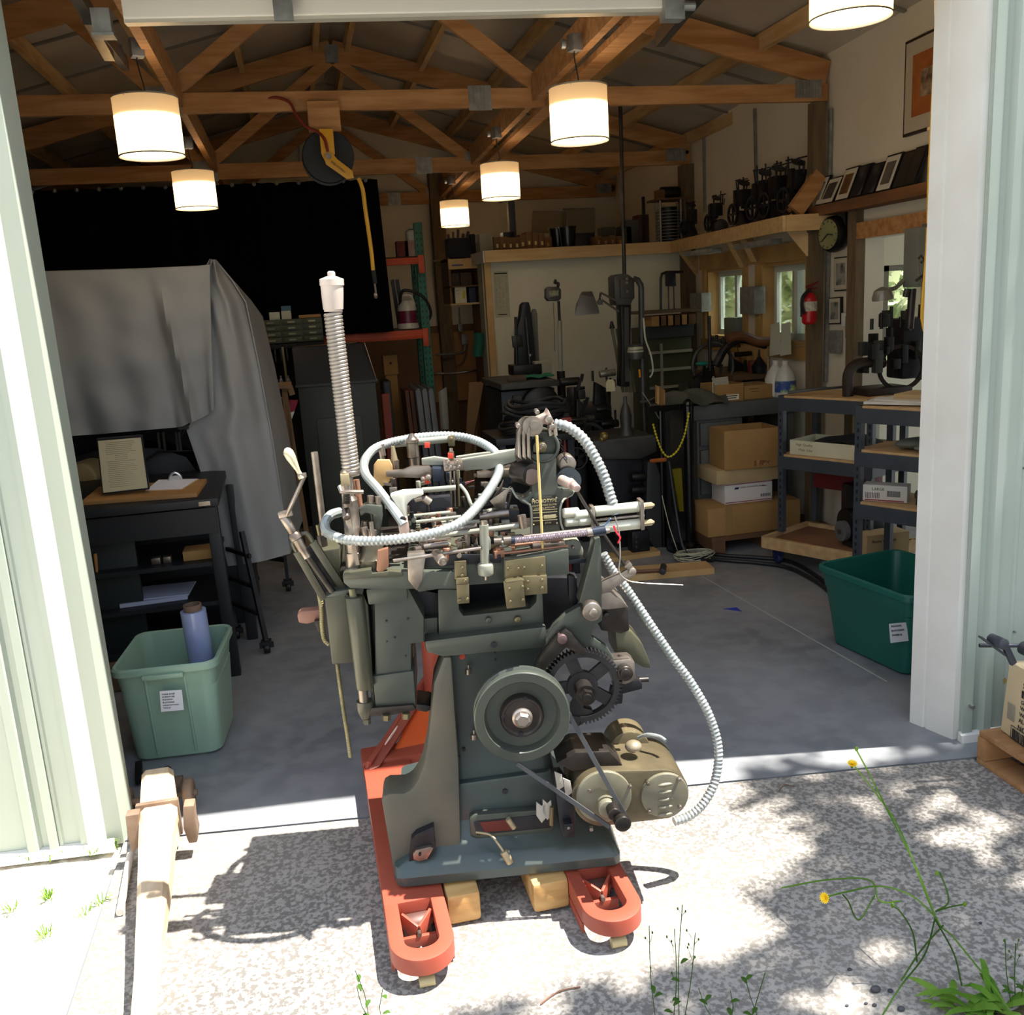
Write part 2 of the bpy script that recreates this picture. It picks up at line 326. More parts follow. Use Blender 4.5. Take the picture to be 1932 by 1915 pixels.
# beams carrying the lamps
for x0,x1,nm in ((-.475,-.50,'left'),(1.345,1.60,'right')):
    b=B()
    for y0,y1 in ((3.15,5.47),(5.53,7.87),(7.93,10.25)):
        xa=x0+(x1-x0)*(y0-3)/7; xb=x0+(x1-x0)*(y1-3)/7; b.bar((xa,y0,2.82),(xb,y1,2.82),.04,.14)
        if nm=='right': b.bar((xa+.1,y0,2.74),(xb+.1,y1,2.74),.09,.03)
    tag(ob('lamp_beam',b,wood,smooth_=False),'wooden beam running back between the trusses above the %s row of drum lamps'%nm,'beam')
# raised garage door
t=T('garage_door','white raised sectional garage door above the opening, bottom edge showing','garage door',(.75,3.5,2.6))
bt=P(235,30,3.35); br_=P(1245,5,3.22); 
ob('door_panel',B().bar(V((bt.x+.0,bt.y,2.70)),V((br_.x+.05,br_.y,2.70)),.05,.22),mat('door_white','#d8d3ca',rough=.5),t,smooth_=False,bev=.004)
ob('door_panel',B().prism([V((bt.x,bt.y,2.81)),V((br_.x+.05,br_.y,2.81)),V((br_.x+.05,br_.y+.12,2.84)),V((bt.x,bt.y+.12,2.84))],(0,0,.04)),MT['door_white'],t,smooth_=False)
ob('seal_strip',B().bar(V((bt.x,bt.y,2.585)),V((br_.x+.05,br_.y,2.585)),.04,.012),mat('aluminium_seal','#c4bfb2',rough=.4,metal=.4),t,smooth_=False)
p=P(533,8,3.26); ob('hinge',B().box((p.x,p.y-.01,p.z),(.06,.01,.1)),gal,t,smooth_=False)
p=P(193,42,3.35); ob('corner_bracket',B().box(p,(.055,.05,.07)).box(p+V((.0,0,-.04)),(.065,.06,.008)),gal,t,smooth_=False)
p=P(1268,15,3.2); ob('corner_bracket',B().box(p,(.07,.05,.08)).cyl(p+V((.03,-.02,.0)),p+V((.07,-.02,0)),.015),gal,t,smooth_=False)
for a,c in (((130,-40,3.15),(205,100,3.9)),((1330,-30,3.1),(1245,75,3.9))):
    ob('door_track',B().bar(P(*a),P(*c),.035,.055),mat('track_steel','#4c4a46','#3a3936',.4,.6),t,smooth_=False)
a,c=P(165,30,3.4),P(235,120,4.4); ob('torsion_arm',B().bar(a,c,.03,.05),steeld,t,smooth_=False)
# ---------------------------------------------------------------- lamps
shade=bpy.data.materials.new('lampshade_fabric'); shade.use_nodes=True; n=shade.node_tree; n.nodes.clear()
o_=n.nodes.new('ShaderNodeOutputMaterial'); mx=n.nodes.new('ShaderNodeMixShader'); df=n.nodes.new('ShaderNodeBsdfDiffuse'); tl=n.nodes.new('ShaderNodeBsdfTranslucent')
df.inputs[0].default_value=C('#d8cdb8'); tl.inputs[0].default_value=C('#f0dcb8'); mx.inputs[0].default_value=.55
n.links.new(df.outputs[0],mx.inputs[1]); n.links.new(tl.outputs[0],mx.inputs[2]); n.links.new(mx.outputs[0],o_.inputs[0])
bulbm=mat('lamp_glow','#ffffff',emit='#ffedd0',es=LAMP)
def lamp(x,Y,zt,h=.225,r=.13,label='',tilt=0):
    t=T('drum_pendant_lamp',label,'lamp',(x,Y,zt-h),'white drum pendant lamps hanging from the roof')
    c=V((x,Y,zt-h))
    b=B(); n_=40
    b.lathe(c,(0,0,1),[(0,r),(h,r)],n_,cap=False); bmesh.ops.solidify(b.b,geom=b.b.faces[:],thickness=.0015); ob('lamp_shade',b,shade,t)
    b=B(); b.lathe(c+V((0,0,.008)),(0,0,1),[(0,.001),(0,r*.965),(h*.64,r*.965)],n_,cap=False); ob('diffuser',b,bulbm,t)
    ob('diffuser_cap',B().lathe(c+V((0,0,.008+h*.64)),(0,0,1),[(0,r*.975),(.004,r*.975)],n_),mat('lamp_cap_glow','#ffffff',emit='#ffe6c4',es=2.6),t)
    for z in (0,h): ob('rim_wire',B().lathe(c+V((0,0,z-.003)),(0,0,1),[(0,r+.001),(0,r+.003),(.006,r+.003),(.006,r+.001)],n_,cap=False),mat('shade_rim','#8c8476',rough=.6),t)
    b=B()
    for k in range(3): a=k*2.094; b.cyl(c+V((0,0,h-.01)),c+V((r*math.cos(a),r*math.sin(a),h-.006)),.002,n=6)
    ob('spider',b,MT['shade_rim'],t)
    top=c+V((0,0,h)); j=V((x+.0,Y,2.76)); 
    b=B(); b.tube([top,top+V((.004,0,.04)),j+V((-.01,0,-.04)),j+V((.02,0,.01))],.0028,n=6,step=.015); b.cylb(top,top+V((0,0,.03)),.006,n=8); ob('cord',b,blackp,t)
    b=B(); b.box(j+V((-.005,-.0,.0)),(.05,.055,.07),rz=.3); b.cyl(j+V((-.055,-.02,-.01)),j+V((-.075,-.02,-.01)),.02,n=12); ob('junction_box',b,gal,t,bev=.003)
for x,y,Y,lb in ((273,186,4.35,'large drum pendant lamp at the front of the left row, above the tarp'),(1090,166,4.3,'large drum pendant lamp at the front of the right row, over the machine tower'),
    (363,324,6.6,'smaller drum pendant lamp behind the front left one, before the black curtain'),(942,309,6.5,'middle drum pendant lamp of the right row, left of the hanging pipe'),(856,379,8.9,'farthest and smallest drum pendant lamp, beside the back wall post')):
    p=P(x,y,Y); lamp(p.x,Y,p.z,label=lb)
p=P(1605,22,3.6); lamp(p.x,3.6,p.z+.2,r=.155,label='drum pendant lamp at the top edge, left of the framed poster, cut off')
# ================================================================ TYPE CASTING MACHINE
mc=T('casting_machine','grey-green cast iron casting machine with tall coil spring, on the red pallet jack','machine',Q(960,1670,.25)*1)
mc.location.z=.1; OR[mc.name]=V(mc.location)
def tr(name,pts,v0,v1,m,bev=.004,par=None,**k):
    return ob(name,B().prism([Q(x,y,v0) for x,y in pts],MV*(v1-v0)),m,par or mc,bev=bev,smooth_=True,**k)
def rod(name,x1,y1,x2,y2,v,r,m=None,v2=None,r2=None,par=None,n=14):
    return ob(name,B().cyl(Q(x1,y1,v),Q(x2,y2,v if v2 is None else v2),r,r2,n),m or steel,par or mc)
def boss(name,x,y,v0,v1,r,m=None,par=None,n=18): # cylinder along the depth axis
    a=Q(x,y,v0); return ob(name,B().cylb(a+MV*(v1-v0),a,r,n,.12),m or steel,par or mc)
def tb(name,pts,r,m=None,par=None,step=.01,n=10): # pts (x,y,v)
    return ob(name,B().tube([Q(*p) for p in pts],r,n,step),m or steel,par or mc)
# base casting ---------------------------------------------------
def ringz(z,u0,u1,v0,v1,rad=.04,n=5):
    pts=[]
    for cx,cy,a0 in ((u1-rad,v1-rad,0),(u0+rad,v1-rad,90),(u0+rad,v0+rad,180),(u1-rad,v0+rad,270)):
        for k in range(n+1): a=math.radians(a0+90*k/n); pts.append((cx+rad*math.cos(a),cy+rad*math.sin(a)))
    return [V((0,0,z))+MU*x+MV*(MC+y) for x,y in pts]
def U(x,y,v): return MU.dot(Q(x,y,v))
uL,uR=U(748,1685,0),U(1174,1635,0); cl0,cl1=U(838,1240,.12),U(1030,1240,.12)
cb0,cb1=U(850,1430,.10),U(1042,1440,.10)
b=B(); lv=[(.10,uL+.01,uR-.01,.01,.62,.03),(.108,uL,uR,0,.63,.03),(.135,uL-.003,uR,-.002,.63,.03),(.155,uL,uR-.01,.01,.62,.03),(.17,uL+.03,uR-.03,.03,.60,.03),(.19,uL+.07,uR-.06,.06,.58,.03),(.22,cb0-.03,uR-.09,.085,.56,.03),(.28,cb0-.01,cb1+.05,.10,.54,.03),(.33,cb0,cb1+.01,.11,.53,.03),(.43,cb0,cb1-.002,.117,.52,.03),(.52,U(848,1340,.12),cb1-.004,.12,.50,.025),(.62,cl0-.02,cl1,.12,.48,.02),(.765,cl0-.008,cl1,.12,.46,.02)]
rings=[[b.b.verts.new(p) for p in ringz(*l)] for l in lv]
for a,c in zip(rings,rings[1:]):
    for i in range(len(a)): b.b.faces.new((a[i],a[(i+1)%len(a)],c[(i+1)%len(a)],c[i]))
b.b.faces.new(rings[0][::-1]); b.b.faces.new(rings[-1]); base=ob('base_casting',b,mp2,mc)
wing=[(720,1512),(722,1503),(732,1498),(762,1497),(776,1490),(788,1472),(798,1446),(806,1408),(812,1350),(818,1290),(836,1240),(852,1240),(866,1440),(870,1600),(872,1682),(752,1690),(747,1680),(738,1620)]
tr('side_wing',wing,.055,.17,mat('dirty_paint','#474740','#5c5648',.5,.1,scale=4,bump=.1),.012)
tr('front_panel',[(858,1480),(1040,1455),(1065,1560),(850,1600)],.09,.12,mp2,.008)
tr('column_collar',[(800,1210),(1030,1182),(1034,1200),(1034,1222),(836,1240),(805,1232)],.06,.40,mp1,.008)
tr('upper_column',[(826,1112),(866,1112),(866,1150),(874,1162),(1000,1148),(1012,1135),(1014,1090),(1022,1090),(1028,1196),(828,1212)],.10,.16,mp1,.004)
tr('side_web',[(775,1110),(800,1160),(830,1168),(830,1120)],.14,.4,black,.003)
tr('side_web',[(776,1170),(826,1165),(826,1212),(800,1212),(776,1195)],.12,.3,mp1,.003)
tr('back_plate',[(850,1060),(1060,1060),(1030,1190),(850,1200)],.34,.42,black,.003)
# side opening with foot pad on the left wing, tool opening in front
tr('pocket_frame',[(770,1640),(776,1584),(786,1574),(818,1560),(822,1600),(800,1640)],-.002+.03,.06,black,.003)
tr('mounting_lug',[(779,1612),(785,1604),(812,1598),(818,1600),(806,1622),(790,1626),(780,1622)],.015,.035,steel,.003)
boss('bolt',792,1613,.008,.02,.004,black)
tr('opening_frame',[(886,1545),(896,1538),(1020,1528),(1040,1530),(1045,1560),(1040,1572),(900,1582),(888,1576)],.062,.09,mp1,.004)
tr('opening',[(893,1550),(1035,1536),(1040,1562),(900,1576)],.060,.07,black,.002)
tr('opening',[(905,1552),(965,1546),(970,1566),(915,1570)],.058,.062,mat('dark_red_inside','#5a1c12',rough=.7),.001)
b=B(); b.tube([Q(898,1570,.03),Q(925,1575,.02),Q(940,1592,.0),Q(952,1610,-.01)],.0035,8,.01); b.cylb(Q(950,1606,-.01),Q(963,1628,-.015),.011); ob('socket_handle',b,mat('socket_steel','#a89a7c','#8f8062',.4,.5),mc)
rod('socket',958,1545,970,1562,.03,.008,MT['socket_steel'])
for x,y,w_ in ((1022,1535,10),(1033,1530,9)): tr('rag_flag',[(x-w_,y-22),(x,y-14),(x+w_-2,y-20),(x+w_,y+6),(x,y+18),(x-w_,y+4)],.02,.024,mat('grey_rag','#9d978c',rough=.8),.0008)
rod('valve',1042,1522,1040,1556,.01,.0065,brass)
# holes, studs on the column
for x,y,r,v in ((932,1217,.0085,.055),(934,1232,.0025,.115),(935,1245,.0025,.115),(953,1494,.0075,.085),(866,1430,.004,.11),(868,1478,.0025,.10),(875,1415,.005,.11),(820,1397,.006,.1)): 
    a=Q(x,y,v); ob('hole',B().cyl(a,a+MV*.006,r),black,mc)
a=Q(872,1239,.115); ob('hole',B().cyl(a,a+MV*.006,.0085),mat('red_seen_through','#b8402a',rough=.6),mc)
for (x,y) in ((884,1262),(894,1385)):
    rod('stud',x,y-8,x,y+4,.09,.004); rod('stud_nut',x,y,x,y+9,.09,.0095)
boss('bolt',922,1171,.085,.1,.008,mp1); boss('bolt',977,1170,.085,.1,.009,brass)
b=B(); a=Q(820,1390,.13); b.prism([Q(x,y,.12) for x,y in ((838,1360),(838,1420),(822,1412),(811,1398),(822,1375))],MV*.05); ob('mounting_lug',b,mp1,mc,bev=.004)
# pulley ---------------------------------------------------------
pc=Q(985,1352,-.045); ax=-MV
R0=.127
b=B(); b.lathe(pc+MV*.045,ax,[(0,R0-.004),(.004,R0),(.014,R0),(.020,R0-.012),(.028,R0-.012),(.034,R0),(.050,R0),(.053,R0-.003),(.053,R0-.026),(.046,R0-.03),(.026,R0-.034),(.022,.03)],64,cap=False); ob('pulley',b,mp1,mc)
b=B(); b.lathe(pc+MV*.03,ax,[(0,R0-.03),(.004,R0-.03)],48); ob('pulley_web',b,mp2,mc)
b=B(); b.lathe(pc+MV*.028,ax,[(0,.058),(.028,.058),(.034,.054),(.034,.05),(.031,.046),(.031,.03)],48); ob('pulley_hub',b,steeld,mc)
b=B(); b.lathe(pc+MV*.0,ax,[(0,.028),(.012,.027),(.016,.022)],32); b.lathe(pc-MV*.012,ax,[(0,.021),(.012,.021),(.018,.016)],6); ob('pulley_nut',b,steel,mc)
for dx,dy in ((-36,0),(6,-34),(-2,33)): 
    a=Q(985+dx,1352+dy,-.052); ob('hole',B().cyl(a,a+MV*.004,.0055),black,mc)
# belt
def belt(a,b_,wd,th): return B().bar(a,b_,wd,th,up=-MV)
bm_=mat('belt_rubber','#47484a','#3a3b3d',.6,scale=12)
motor_s=Q(1160,1545,-.10)
for A,C_ in ((Q(975,1440,-.04),Q(1150,1560,-.06)),(Q(1072,1345,-.04),Q(1180,1540,-.06))): ob('drive_belt',B().bar(A,C_,.012,.006,up=MV),bm_,mc)
# gear -----------------------------------------------------------
gc=Q(1100,1297,.02); GR=.104
b=B(); N=60; b2=[]
pro=[]
for k in range(N*4):
    a=2*PI*k/(N*4); r=GR+(.0042 if k%4 in(1,2) else -.0042); pro.append((a,r))
vs=[[b.b.verts.new(gc+MU*r*math.cos(a)+V((0,0,1))*r*math.sin(a)+MV*d) for a,r in pro] for d in (0,.028)]
inn=[[b.b.verts.new(gc+MU*(GR-.018)*math.cos(a)+V((0,0,1))*(GR-.018)*math.sin(a)+MV*d) for a,r in pro] for d in (0,.028)]
L_=len(pro)
for i in range(L_):
    j=(i+1)%L_
    b.b.faces.new((vs[0][i],vs[0][j],vs[1][j],vs[1][i])); b.b.faces.new((vs[0][i],inn[0][i],inn[0][j],vs[0][j])); b.b.faces.new((vs[1][i],vs[1][j],inn[1][j],inn[1][i])); b.b.faces.new((inn[0][i],inn[1][i],inn[1][j],inn[0][j]))
gear=ob('gear',b,mat('gear_iron','#3c3a3a','#2c2b2d',.42,.5,scale=14),mc)
b=B()
for k in range(5):
    a=PI/2+.35+k*2*PI/5; d=MU*math.cos(a)+V((0,0,1))*math.sin(a); b.bar(gc+MV*.015+d*.03,gc+MV*.015+d*(GR-.016),.034,.012,up=MV)
b.lathe(gc+MV*.024,ax,[(0,.042),(.02,.042)],32); ob('gear_web',b,MT['gear_iron'],mc)
a=gc-MV*.005; b=B(); b.lathe(a+MV*.01,ax,[(0,.024),(.055,.024),(.056,.021)],28); ob('gear_shaft',b,steeld,mc)
b=B(); b.lathe(a-MV*.046,ax,[(0,.028),(.004,.028)],28); b.lathe(a-MV*.05,ax,[(0,.021),(.016,.02)],6); b.lathe(a-MV*.066,ax,[(0,.013),(.007,.012)],16); ob('gear_nut',b,steeld,mc)
tr('gear_guard',[(1008,1262),(1020,1240),(1052,1200),(1068,1188),(1082,1200),(1110,1232),(1100,1238),(1068,1222),(1030,1262)],-.0,.03,steeld,.003)
tr('gear_guard',[(1078,1330),(1118,1340),(1122,1352),(1090,1372),(1076,1366)],.03,.06,steeld,.003)
boss('knob',1061,1207,-.01,.04,.013,mat('reddish_knob','#5a4545',rough=.5,metal=.3))
# motor: two parallel drums in one housing -------------------------
mo=mat('oily_paint','#6b6049','#3d372b',.3,.3,scale=7,bump=.1,lo=.3,hi=.75); mog=mat('motor_cover','#7d7966','#5a5546',.42,.2,scale=9,lo=.35,hi=.8)
def disc(x,y,v,r,d,m,name,n=40,bev=.004): a=Q(x,y,v); return ob(name,B().lathe(a+MV*d,-MV,[(0,r),(d-bev,r),(d-bev*.3,r-bev*.3),(d,r-bev)],n),m,mc)
mA=Q(1138,1508,-.03); mB=Q(1250,1500,-.03); rA,rB=.083,.075
def hull(cs,n=28):
    dd=(cs[1][0]-cs[0][0]); u=dd.normalized(); z=V((0,0,1)); pts=[]
    for k in range(n+1): a=PI/2+PI*k/n; pts.append(cs[0][0]+(u*math.cos(a)+z*math.sin(a))*cs[0][1])
    for k in range(n+1): a=-PI/2+PI*k/n; pts.append(cs[1][0]+(u*math.cos(a)+z*math.sin(a))*cs[1][1])
    return pts
ob('motor_housing',B().prism(hull(((mA,rA),(mB,rB))),MV*.20),mo,mc,bev=.008)
disc(1140,1505,-.040,.076,.012,mog,'motor_end_cover'); disc(1255,1502,-.040,.066,.012,mog,'vent_cover')
for k in range(5):
    y=1476+k*14; c0=Q(1256,y+4,-.040); ob('louvre',B().sph(c0,.022,14,(1,.30,.24)),mog,mc)
for x,y in ((1223,1480),(1282,1472),(1226,1533),(1284,1524),(1190,1486),(1113,1495),(1116,1566),(1147,1519)): boss('bolt',x,y,-.05,-.035,.005,steel)
boss('motor_bearing',1147,1528,-.075,-.03,.025,mog); boss('motor_shaft',1160,1538,-.11,-.05,.018,steeld); boss('motor_shaft_collar',1176,1556,-.14,-.118,.022,steeld)
ob('motor_shaft',B().cyl(Q(1160,1538,-.07),Q(1176,1556,-.125),.015),steeld,mc)
a=Q(1176,1556,-.141); ob('hole',B().cyl(a,a+MV*.003,.007),black,mc)
tr('motor_top_plate',[(1050,1440),(1085,1420),(1150,1418),(1175,1445),(1080,1455)],.0,.12,steeld,.003)
ob('oil_cap',B().sph(Q(1195,1408,.05),.024,18,(1,1,.7)),mat('oily_dome','#7a6a54','#8f8470',.35,.4,scale=9),mc)
tb('motor_handle',[(1205,1392,.1),(1222,1386,.08),(1245,1390,.06),(1256,1398,.04)],.0055,conduit)
disc(1188,1418,.13,.062,.09,mo,'motor_rear_drum')
tr('motor_bracket',[(1046,1468),(1060,1466),(1085,1500),(1085,1580),(1064,1580),(1056,1560)],.0,.06,black,.003)
for x,y in ((1054,1470),(1070,1482)): tr('rag_flag',[(x-8,y-14),(x+6,y-8),(x+10,y+14),(x-2,y+22)],-.01,-.006,MT['grey_rag'],.0008)
tr('motor_foot',[(1064,1556),(1080,1554),(1082,1570),(1066,1572)],-.03,0,black,.002)
boss('bolt',1073,1563,-.036,-.028,.004,steel)
# right side arm, guards ------------------------------------------
gry=mp1
tr('swing_arm',[(1030,1238),(1030,1205),(1045,1180),(1068,1158),(1092,1145),(1125,1136),(1137,1150),(1136,1172),(1120,1182),(1112,1222),(1090,1222),(1066,1196),(1040,1235)],.04,.07,gry,.004)
tr('swing_arm',[(1105,1222),(1114,1200),(1145,1220),(1160,1245),(1166,1262),(1150,1262),(1138,1248)],.05,.08,gry,.004)
boss('arm_pivot',1117,1155,.0,.05,.026,steel); boss('arm_pivot_pin',1120,1157,-.012,.01,.011,steel)
tr('lever_column',[(1092,1138),(1118,1040),(1122,1018),(1133,1014),(1135,1040),(1135,1150)],.03,.09,mp1,.006)
tr('lever_arm',[(1134,1098),(1170,1082),(1190,1071),(1198,1078),(1194,1088),(1165,1106),(1150,1118),(1134,1122)],.06,.08,steel,.004)
boss('arm_pivot',1194,1079,.045,.07,.010,steel); tr('clevis',[(1178,1070),(1188,1060),(1194,1066),(1190,1078)],.05,.075,steel,.003)
tr('gear_box',[(1134,1122),(1152,1122),(1154,1128),(1186,1148),(1188,1190),(1172,1196),(1134,1190)],.1,.25,steeld,.005)
tr('gear_box_lid',[(1134,1118),(1153,1118),(1186,1146),(1150,1150),(1134,1150)],.08,.26,steel,.003)
boss('bolt',1145,1162,.08,.1,.008,steeld)
b=B(); a=Q(1150,1262,.15)
prof=[(1160,1185),(1190,1190),(1212,1215),(1226,1248),(1229,1262),(1214,1260),(1200,1252),(1165,1244)]
b.prism([Q(x,y,.12) for x,y in prof],MV*.14); ob('fender_guard',b,mp3,mc,bev=.006)
tr('bearing_block',[(1150,1252),(1158,1246),(1190,1244),(1198,1250),(1200,1284),(1180,1292),(1156,1288)],.04,.10,steel,.006)
boss('bearing_cap',1180,1272,.015,.05,.022,steeld); boss('bearing_pin',1180,1272,.0,.02,.014,steeld)
rod('oiler',1170,1246,1171,1234,.07,.007)
tr('bracket_tray',[(1165,1292),(1205,1282),(1212,1290),(1212,1300),(1165,1312)],.05,.14,black,.003)
tr('bracket_tray',[(1156,1300),(1176,1312),(1174,1328),(1150,1330)],.06,.1,black,.003)
rod('bolt',1206,1283,1223,1282,.09,.008,steeld)
tr('cavity_shade',[(1016,1090),(1090,1090),(1086,1150),(1050,1175),(1030,1190)],.30,.36,black,.003)  # solid black slab stands in for the shade inside the hollow
tr('side_link',[(1072,1085),(1086,1090),(1095,1130),(1084,1150),(1074,1130)],.1,.13,black,.003)
# table bed ------------------------------------------------------
tr('bed_casting',[(646,1084),(658,1080),(770,1078),(860,1078),(860,1096),(866,1100),(866,1112),(758,1112),(700,1112),(660,1110),(648,1100)],.0,.45,mp1,.008)
tr('bed_casting',[(768,1050),(775,1046),(870,1052),(950,1048),(952,1100),(866,1106),(790,1118),(768,1095)],.03,.35,mp1,.006)
tr('bed_casting',[(950,1056),(1073,1036),(1074,1084),(1030,1088),(952,1100)],.0,.3,mp1,.005)
tr('bed_top',[(640,1078),(700,1060),(1072,1036),(1072,1048),(760,1078),(650,1084)],.10,.5,steeld,.004)
for pts,v in ((((857,1062),(880,1060),(881,1092),(858,1094)),-.008),(((860,1092),(884,1090),(884,1102),(861,1103)),-.02),(((861,1103),(885,1102),(886,1138),(863,1140)),-.016),
    (((953,1058),(1029,1050),(1030,1086),(954,1096)),-.008),(((985,1088),(1032,1086),(1033,1120),(988,1124)),-.016),(((950,1100),(987,1094),(992,1145),(956,1149)),-.035)):
    tr('brass_plate',pts,v,v+.018,brass,.002)
tr('brass_plate',((953,1098),(984,1093),(990,1096),(958,1102)),-.035,.0,brass,.002)
for x,y,v in ((872,1072,-.014),(872,1086,-.014),(878,1096,-.026),(867,1133,-.022),(882,1131,-.022),(978,1074,-.014),(989,1072,-.014),(1023,1069,-.014),(958,1074,-.014),(996,1098,-.022),(1023,1095,-.022),(996,1113,-.022),(1023,1110,-.022),(961,1112,-.041),(986,1108,-.041),(963,1136,-.041),(987,1133,-.041)): boss('screw',x,y,v,v+.01,.0042,brass,n=10)
b=B(); b.cylb(Q(917,1085,.0),Q(916,1062,.0),.021,n=22,bev=.25); ob('post_boss',b,mat('pale_grey_enamel','#8d8d80','#7c7c70',.4,.1,scale=6),mc)
rod('post',915,1066,913,990,-.0,.012,MT['pale_grey_enamel']); rod('post_pin',917,1085,917,1094,0,.005); rod('post_cap',913,996,913,983,0,.009)
tr('post_flag',[(905,1008),(918,1004),(926,1020),(926,1038),(906,1044)],-.005,.012,MT['pale_grey_enamel'],.003)
rod('control_rod',742,1058,908,1034,-.01,.0045); rod('control_rod',820,1012,990,990,.03,.0065,MT['pale_grey_enamel']); 
rod('control_rod',988,996,984,972,.02,.011,steel); 
b=B(); b.cylb(Q(822,1044,-.0),Q(836,1060,-.05),.013,n=20,bev=.2); b.cyl(Q(836,1060,-.05),Q(838,1062,-.06),.006); ob('knurled_knob',b,steel,mc)
rod('post',884,1056,881,1006,.06,.0095,steel)
# bevelled bracket feet
tr('bracket',[(768,1045),(800,1043),(803,1052),(797,1096),(786,1115),(770,1095)],-.012,.02,steel,.003)
tr('shadow_gap',[(800,1046),(945,1046),(945,1062),(800,1070)],.02,.03,black,.002)  # black strip standing in for the shade along the bed front
# left housing ---------------------------------------------------
tr('pump_housing',[(706,1110),(770,1108),(776,1120),(800,1165),(800,1212),(776,1215),(776,1256),(780,1330),(786,1336),(708,1348)],.05,.30,mp1,.008)
tr('pump_housing',[(690,1112),(768,1104),(769,1134),(695,1142)],.03,.28,mp1,.006)
tr('pump_housing',[(703,1276),(780,1266),(785,1334),(709,1342)],.042,.3,mp1,.004)
tr('pump_housing',[(684,1118),(694,1142),(703,1278),(709,1342),(703,1342),(682,1150)],.05,.25,mp3,.003)
for x,y,r in ((729,1172,.003),(770,1168,.003),(745,1203,.0025),(766,1238,.002),(730,1211,.0018),(734,1093,.003),(794,1102,.003),(808,1099,.004)): 
    a=Q(x,y,.02 if y<1150 else .046); ob('hole',B().cyl(a,a+MV*.006,r),black,mc)
rod('cylinder_rod',664,1110,668,1132,.03,.010,mat('pale_rod','#6b6850',rough=.4,metal=.3)); 
b=B(); b.cylb(Q(668,1125,.03),Q(689,1298,.03),.0235,n=28,bev=.1); ob('cylinder_tube',b,mp3,mc)
rod('cylinder_rod',684,1296,687,1325,.04,.013,steel)
b=B(); b.lathe(Q(688,1322,.045),Q(691,1362,.045)-Q(688,1322,.045),[(0,.022),(.012,.0225),(.030,.021),(.045,.014),(.05,.012)],22); b.lathe(Q(692,1356,.045),Q(693,1366,.045)-Q(692,1356,.045),[(0,.011),(.014,.011)],6); ob('cylinder_foot',b,mp3,mc)
tr('foot_bracket',[(690,1348),(700,1336),(780,1330),(786,1340),(730,1352),(700,1352)],.03,.12,steeld,.004)
tr('foot_bracket',[(786,1328),(812,1332),(816,1338),(804,1344),(786,1340)],.1,.2,black,.003)
for x,y in ((729,1348),(766,1345)): ob('bolt',B().lathe(Q(x,y,.03),Q(x,y+10,.03)-Q(x,y,.03),[(0,.012),(.015,.012)],6),brass,mc)
tr('valve_box',[(612,1128),(652,1122),(668,1250),(626,1254)],.05,.20,mp3,.005)
tr('valve_box',[(652,1122),(662,1124),(676,1256),(667,1252)],.045,.16,mp3,.003)
tr('valve_box_top',[(612,1128),(632,1116),(664,1112),(652,1124)],.05,.12,mp1,.003)
# slanted gland frame (two bars with a screw between) and crank
slm=mp3
for a,c in (((560,1040),(612,1130)),((590,1022),(648,1112))): ob('slide_bar',B().bar(Q(*a,.06),Q(*c,.08),.02,.012,up=MV),slm,mc,bev=.002)
b=B(); b.tube([Q(560,1040,.06),Q(553,1026,.06),Q(560,1014,.06),Q(578,1006,.06),Q(590,1022,.06)],.006,8,.008); ob('slide_bar',b,slm,mc)
tr('slide_back',[(566,1045),(588,1026),(645,1115),(618,1128)],.10,.11,black,.002)
rod('lead_screw',574,1040,632,1122,.06,.009,steeld)
b=B(); b.lathe(Q(553,1005,.05),Q(577,1046,.05)-Q(553,1005,.05),[(0,.012),(.006,.016),(.018,.0165),(.02,.013),(.05,.0125),(.055,.010),(.075,.010)],20); ob('gland',b,steel,mc)
b=B(); b.cylb(Q(535,975,.05),Q(554,1005,.05),.012,n=18,bev=.15); ob('crank_hub',b,steel,mc)
b=B(); b.bar(Q(526,972,.045),Q(552,966,.045),.016,.016,up=MV); b.cyl(Q(541,972,.04),Q(574,900,.03),.0055,.0055,12); b.bar(Q(562,898,.03),Q(578,896,.03),.012,.012,up=MV); ob('crank_arm',b,steel,mc,bev=.002)
b=B(); b.lathe(Q(570,902,.03),Q(543,852,.03)-Q(570,902,.03),[(0,.009),(.010,.006),(.02,.0055),(.04,.009),(.058,.0125),(.072,.013),(.080,.010),(.085,.004)],20); ob('crank_handle',b,mat('polished_handle','#c9bfa6','#b0a488',.3,.4),mc)
rod('tall_rod',593,853,612,1012,.2,.0095,steel)
rod('rod_holder',600,990,606,1020,.2,.007,brass); rod('rod_holder',606,1010,610,1030,.2,.013,steeld)
tr('rear_block',[(600,1040),(640,1034),(646,1110),(612,1098)],.15,.3,mp3,.006); 
for pts in (((560,1160),(566,1154),(605,1150),(607,1170),(580,1178),(563,1176)),): tr('wooden_grip',pts,.2,.24,mat('worn_handle','#7a4f42','#8a6152',.45,scale=5),.008)
tr('grip_bracket',[(592,1172),(608,1170),(608,1196),(600,1192)],.18,.2,steeld,.002)
def ribbed(name,pts,r,pitch,m,amp=.10,par=None):
    return ob(name,B().tube(pts,r,12,pitch/4,rf=lambda s:r*(1+amp*math.sin(2*PI*s/pitch))),m,par or mc)
brc=mat('braided_sleeve','#8f8660','#7a7250',.4,.5,scale=20)
ribbed('braided_hose',[Q(x,y,.12) for x,y in ((602,1118),(607,1150),(608,1180),(612,1205),(622,1216))],.007,.006,brc)
ribbed('braided_hose',[Q(x,y,.12) for x,y in ((636,1252),(641,1290),(648,1340),(655,1385),(661,1428))],.0055,.005,brc)
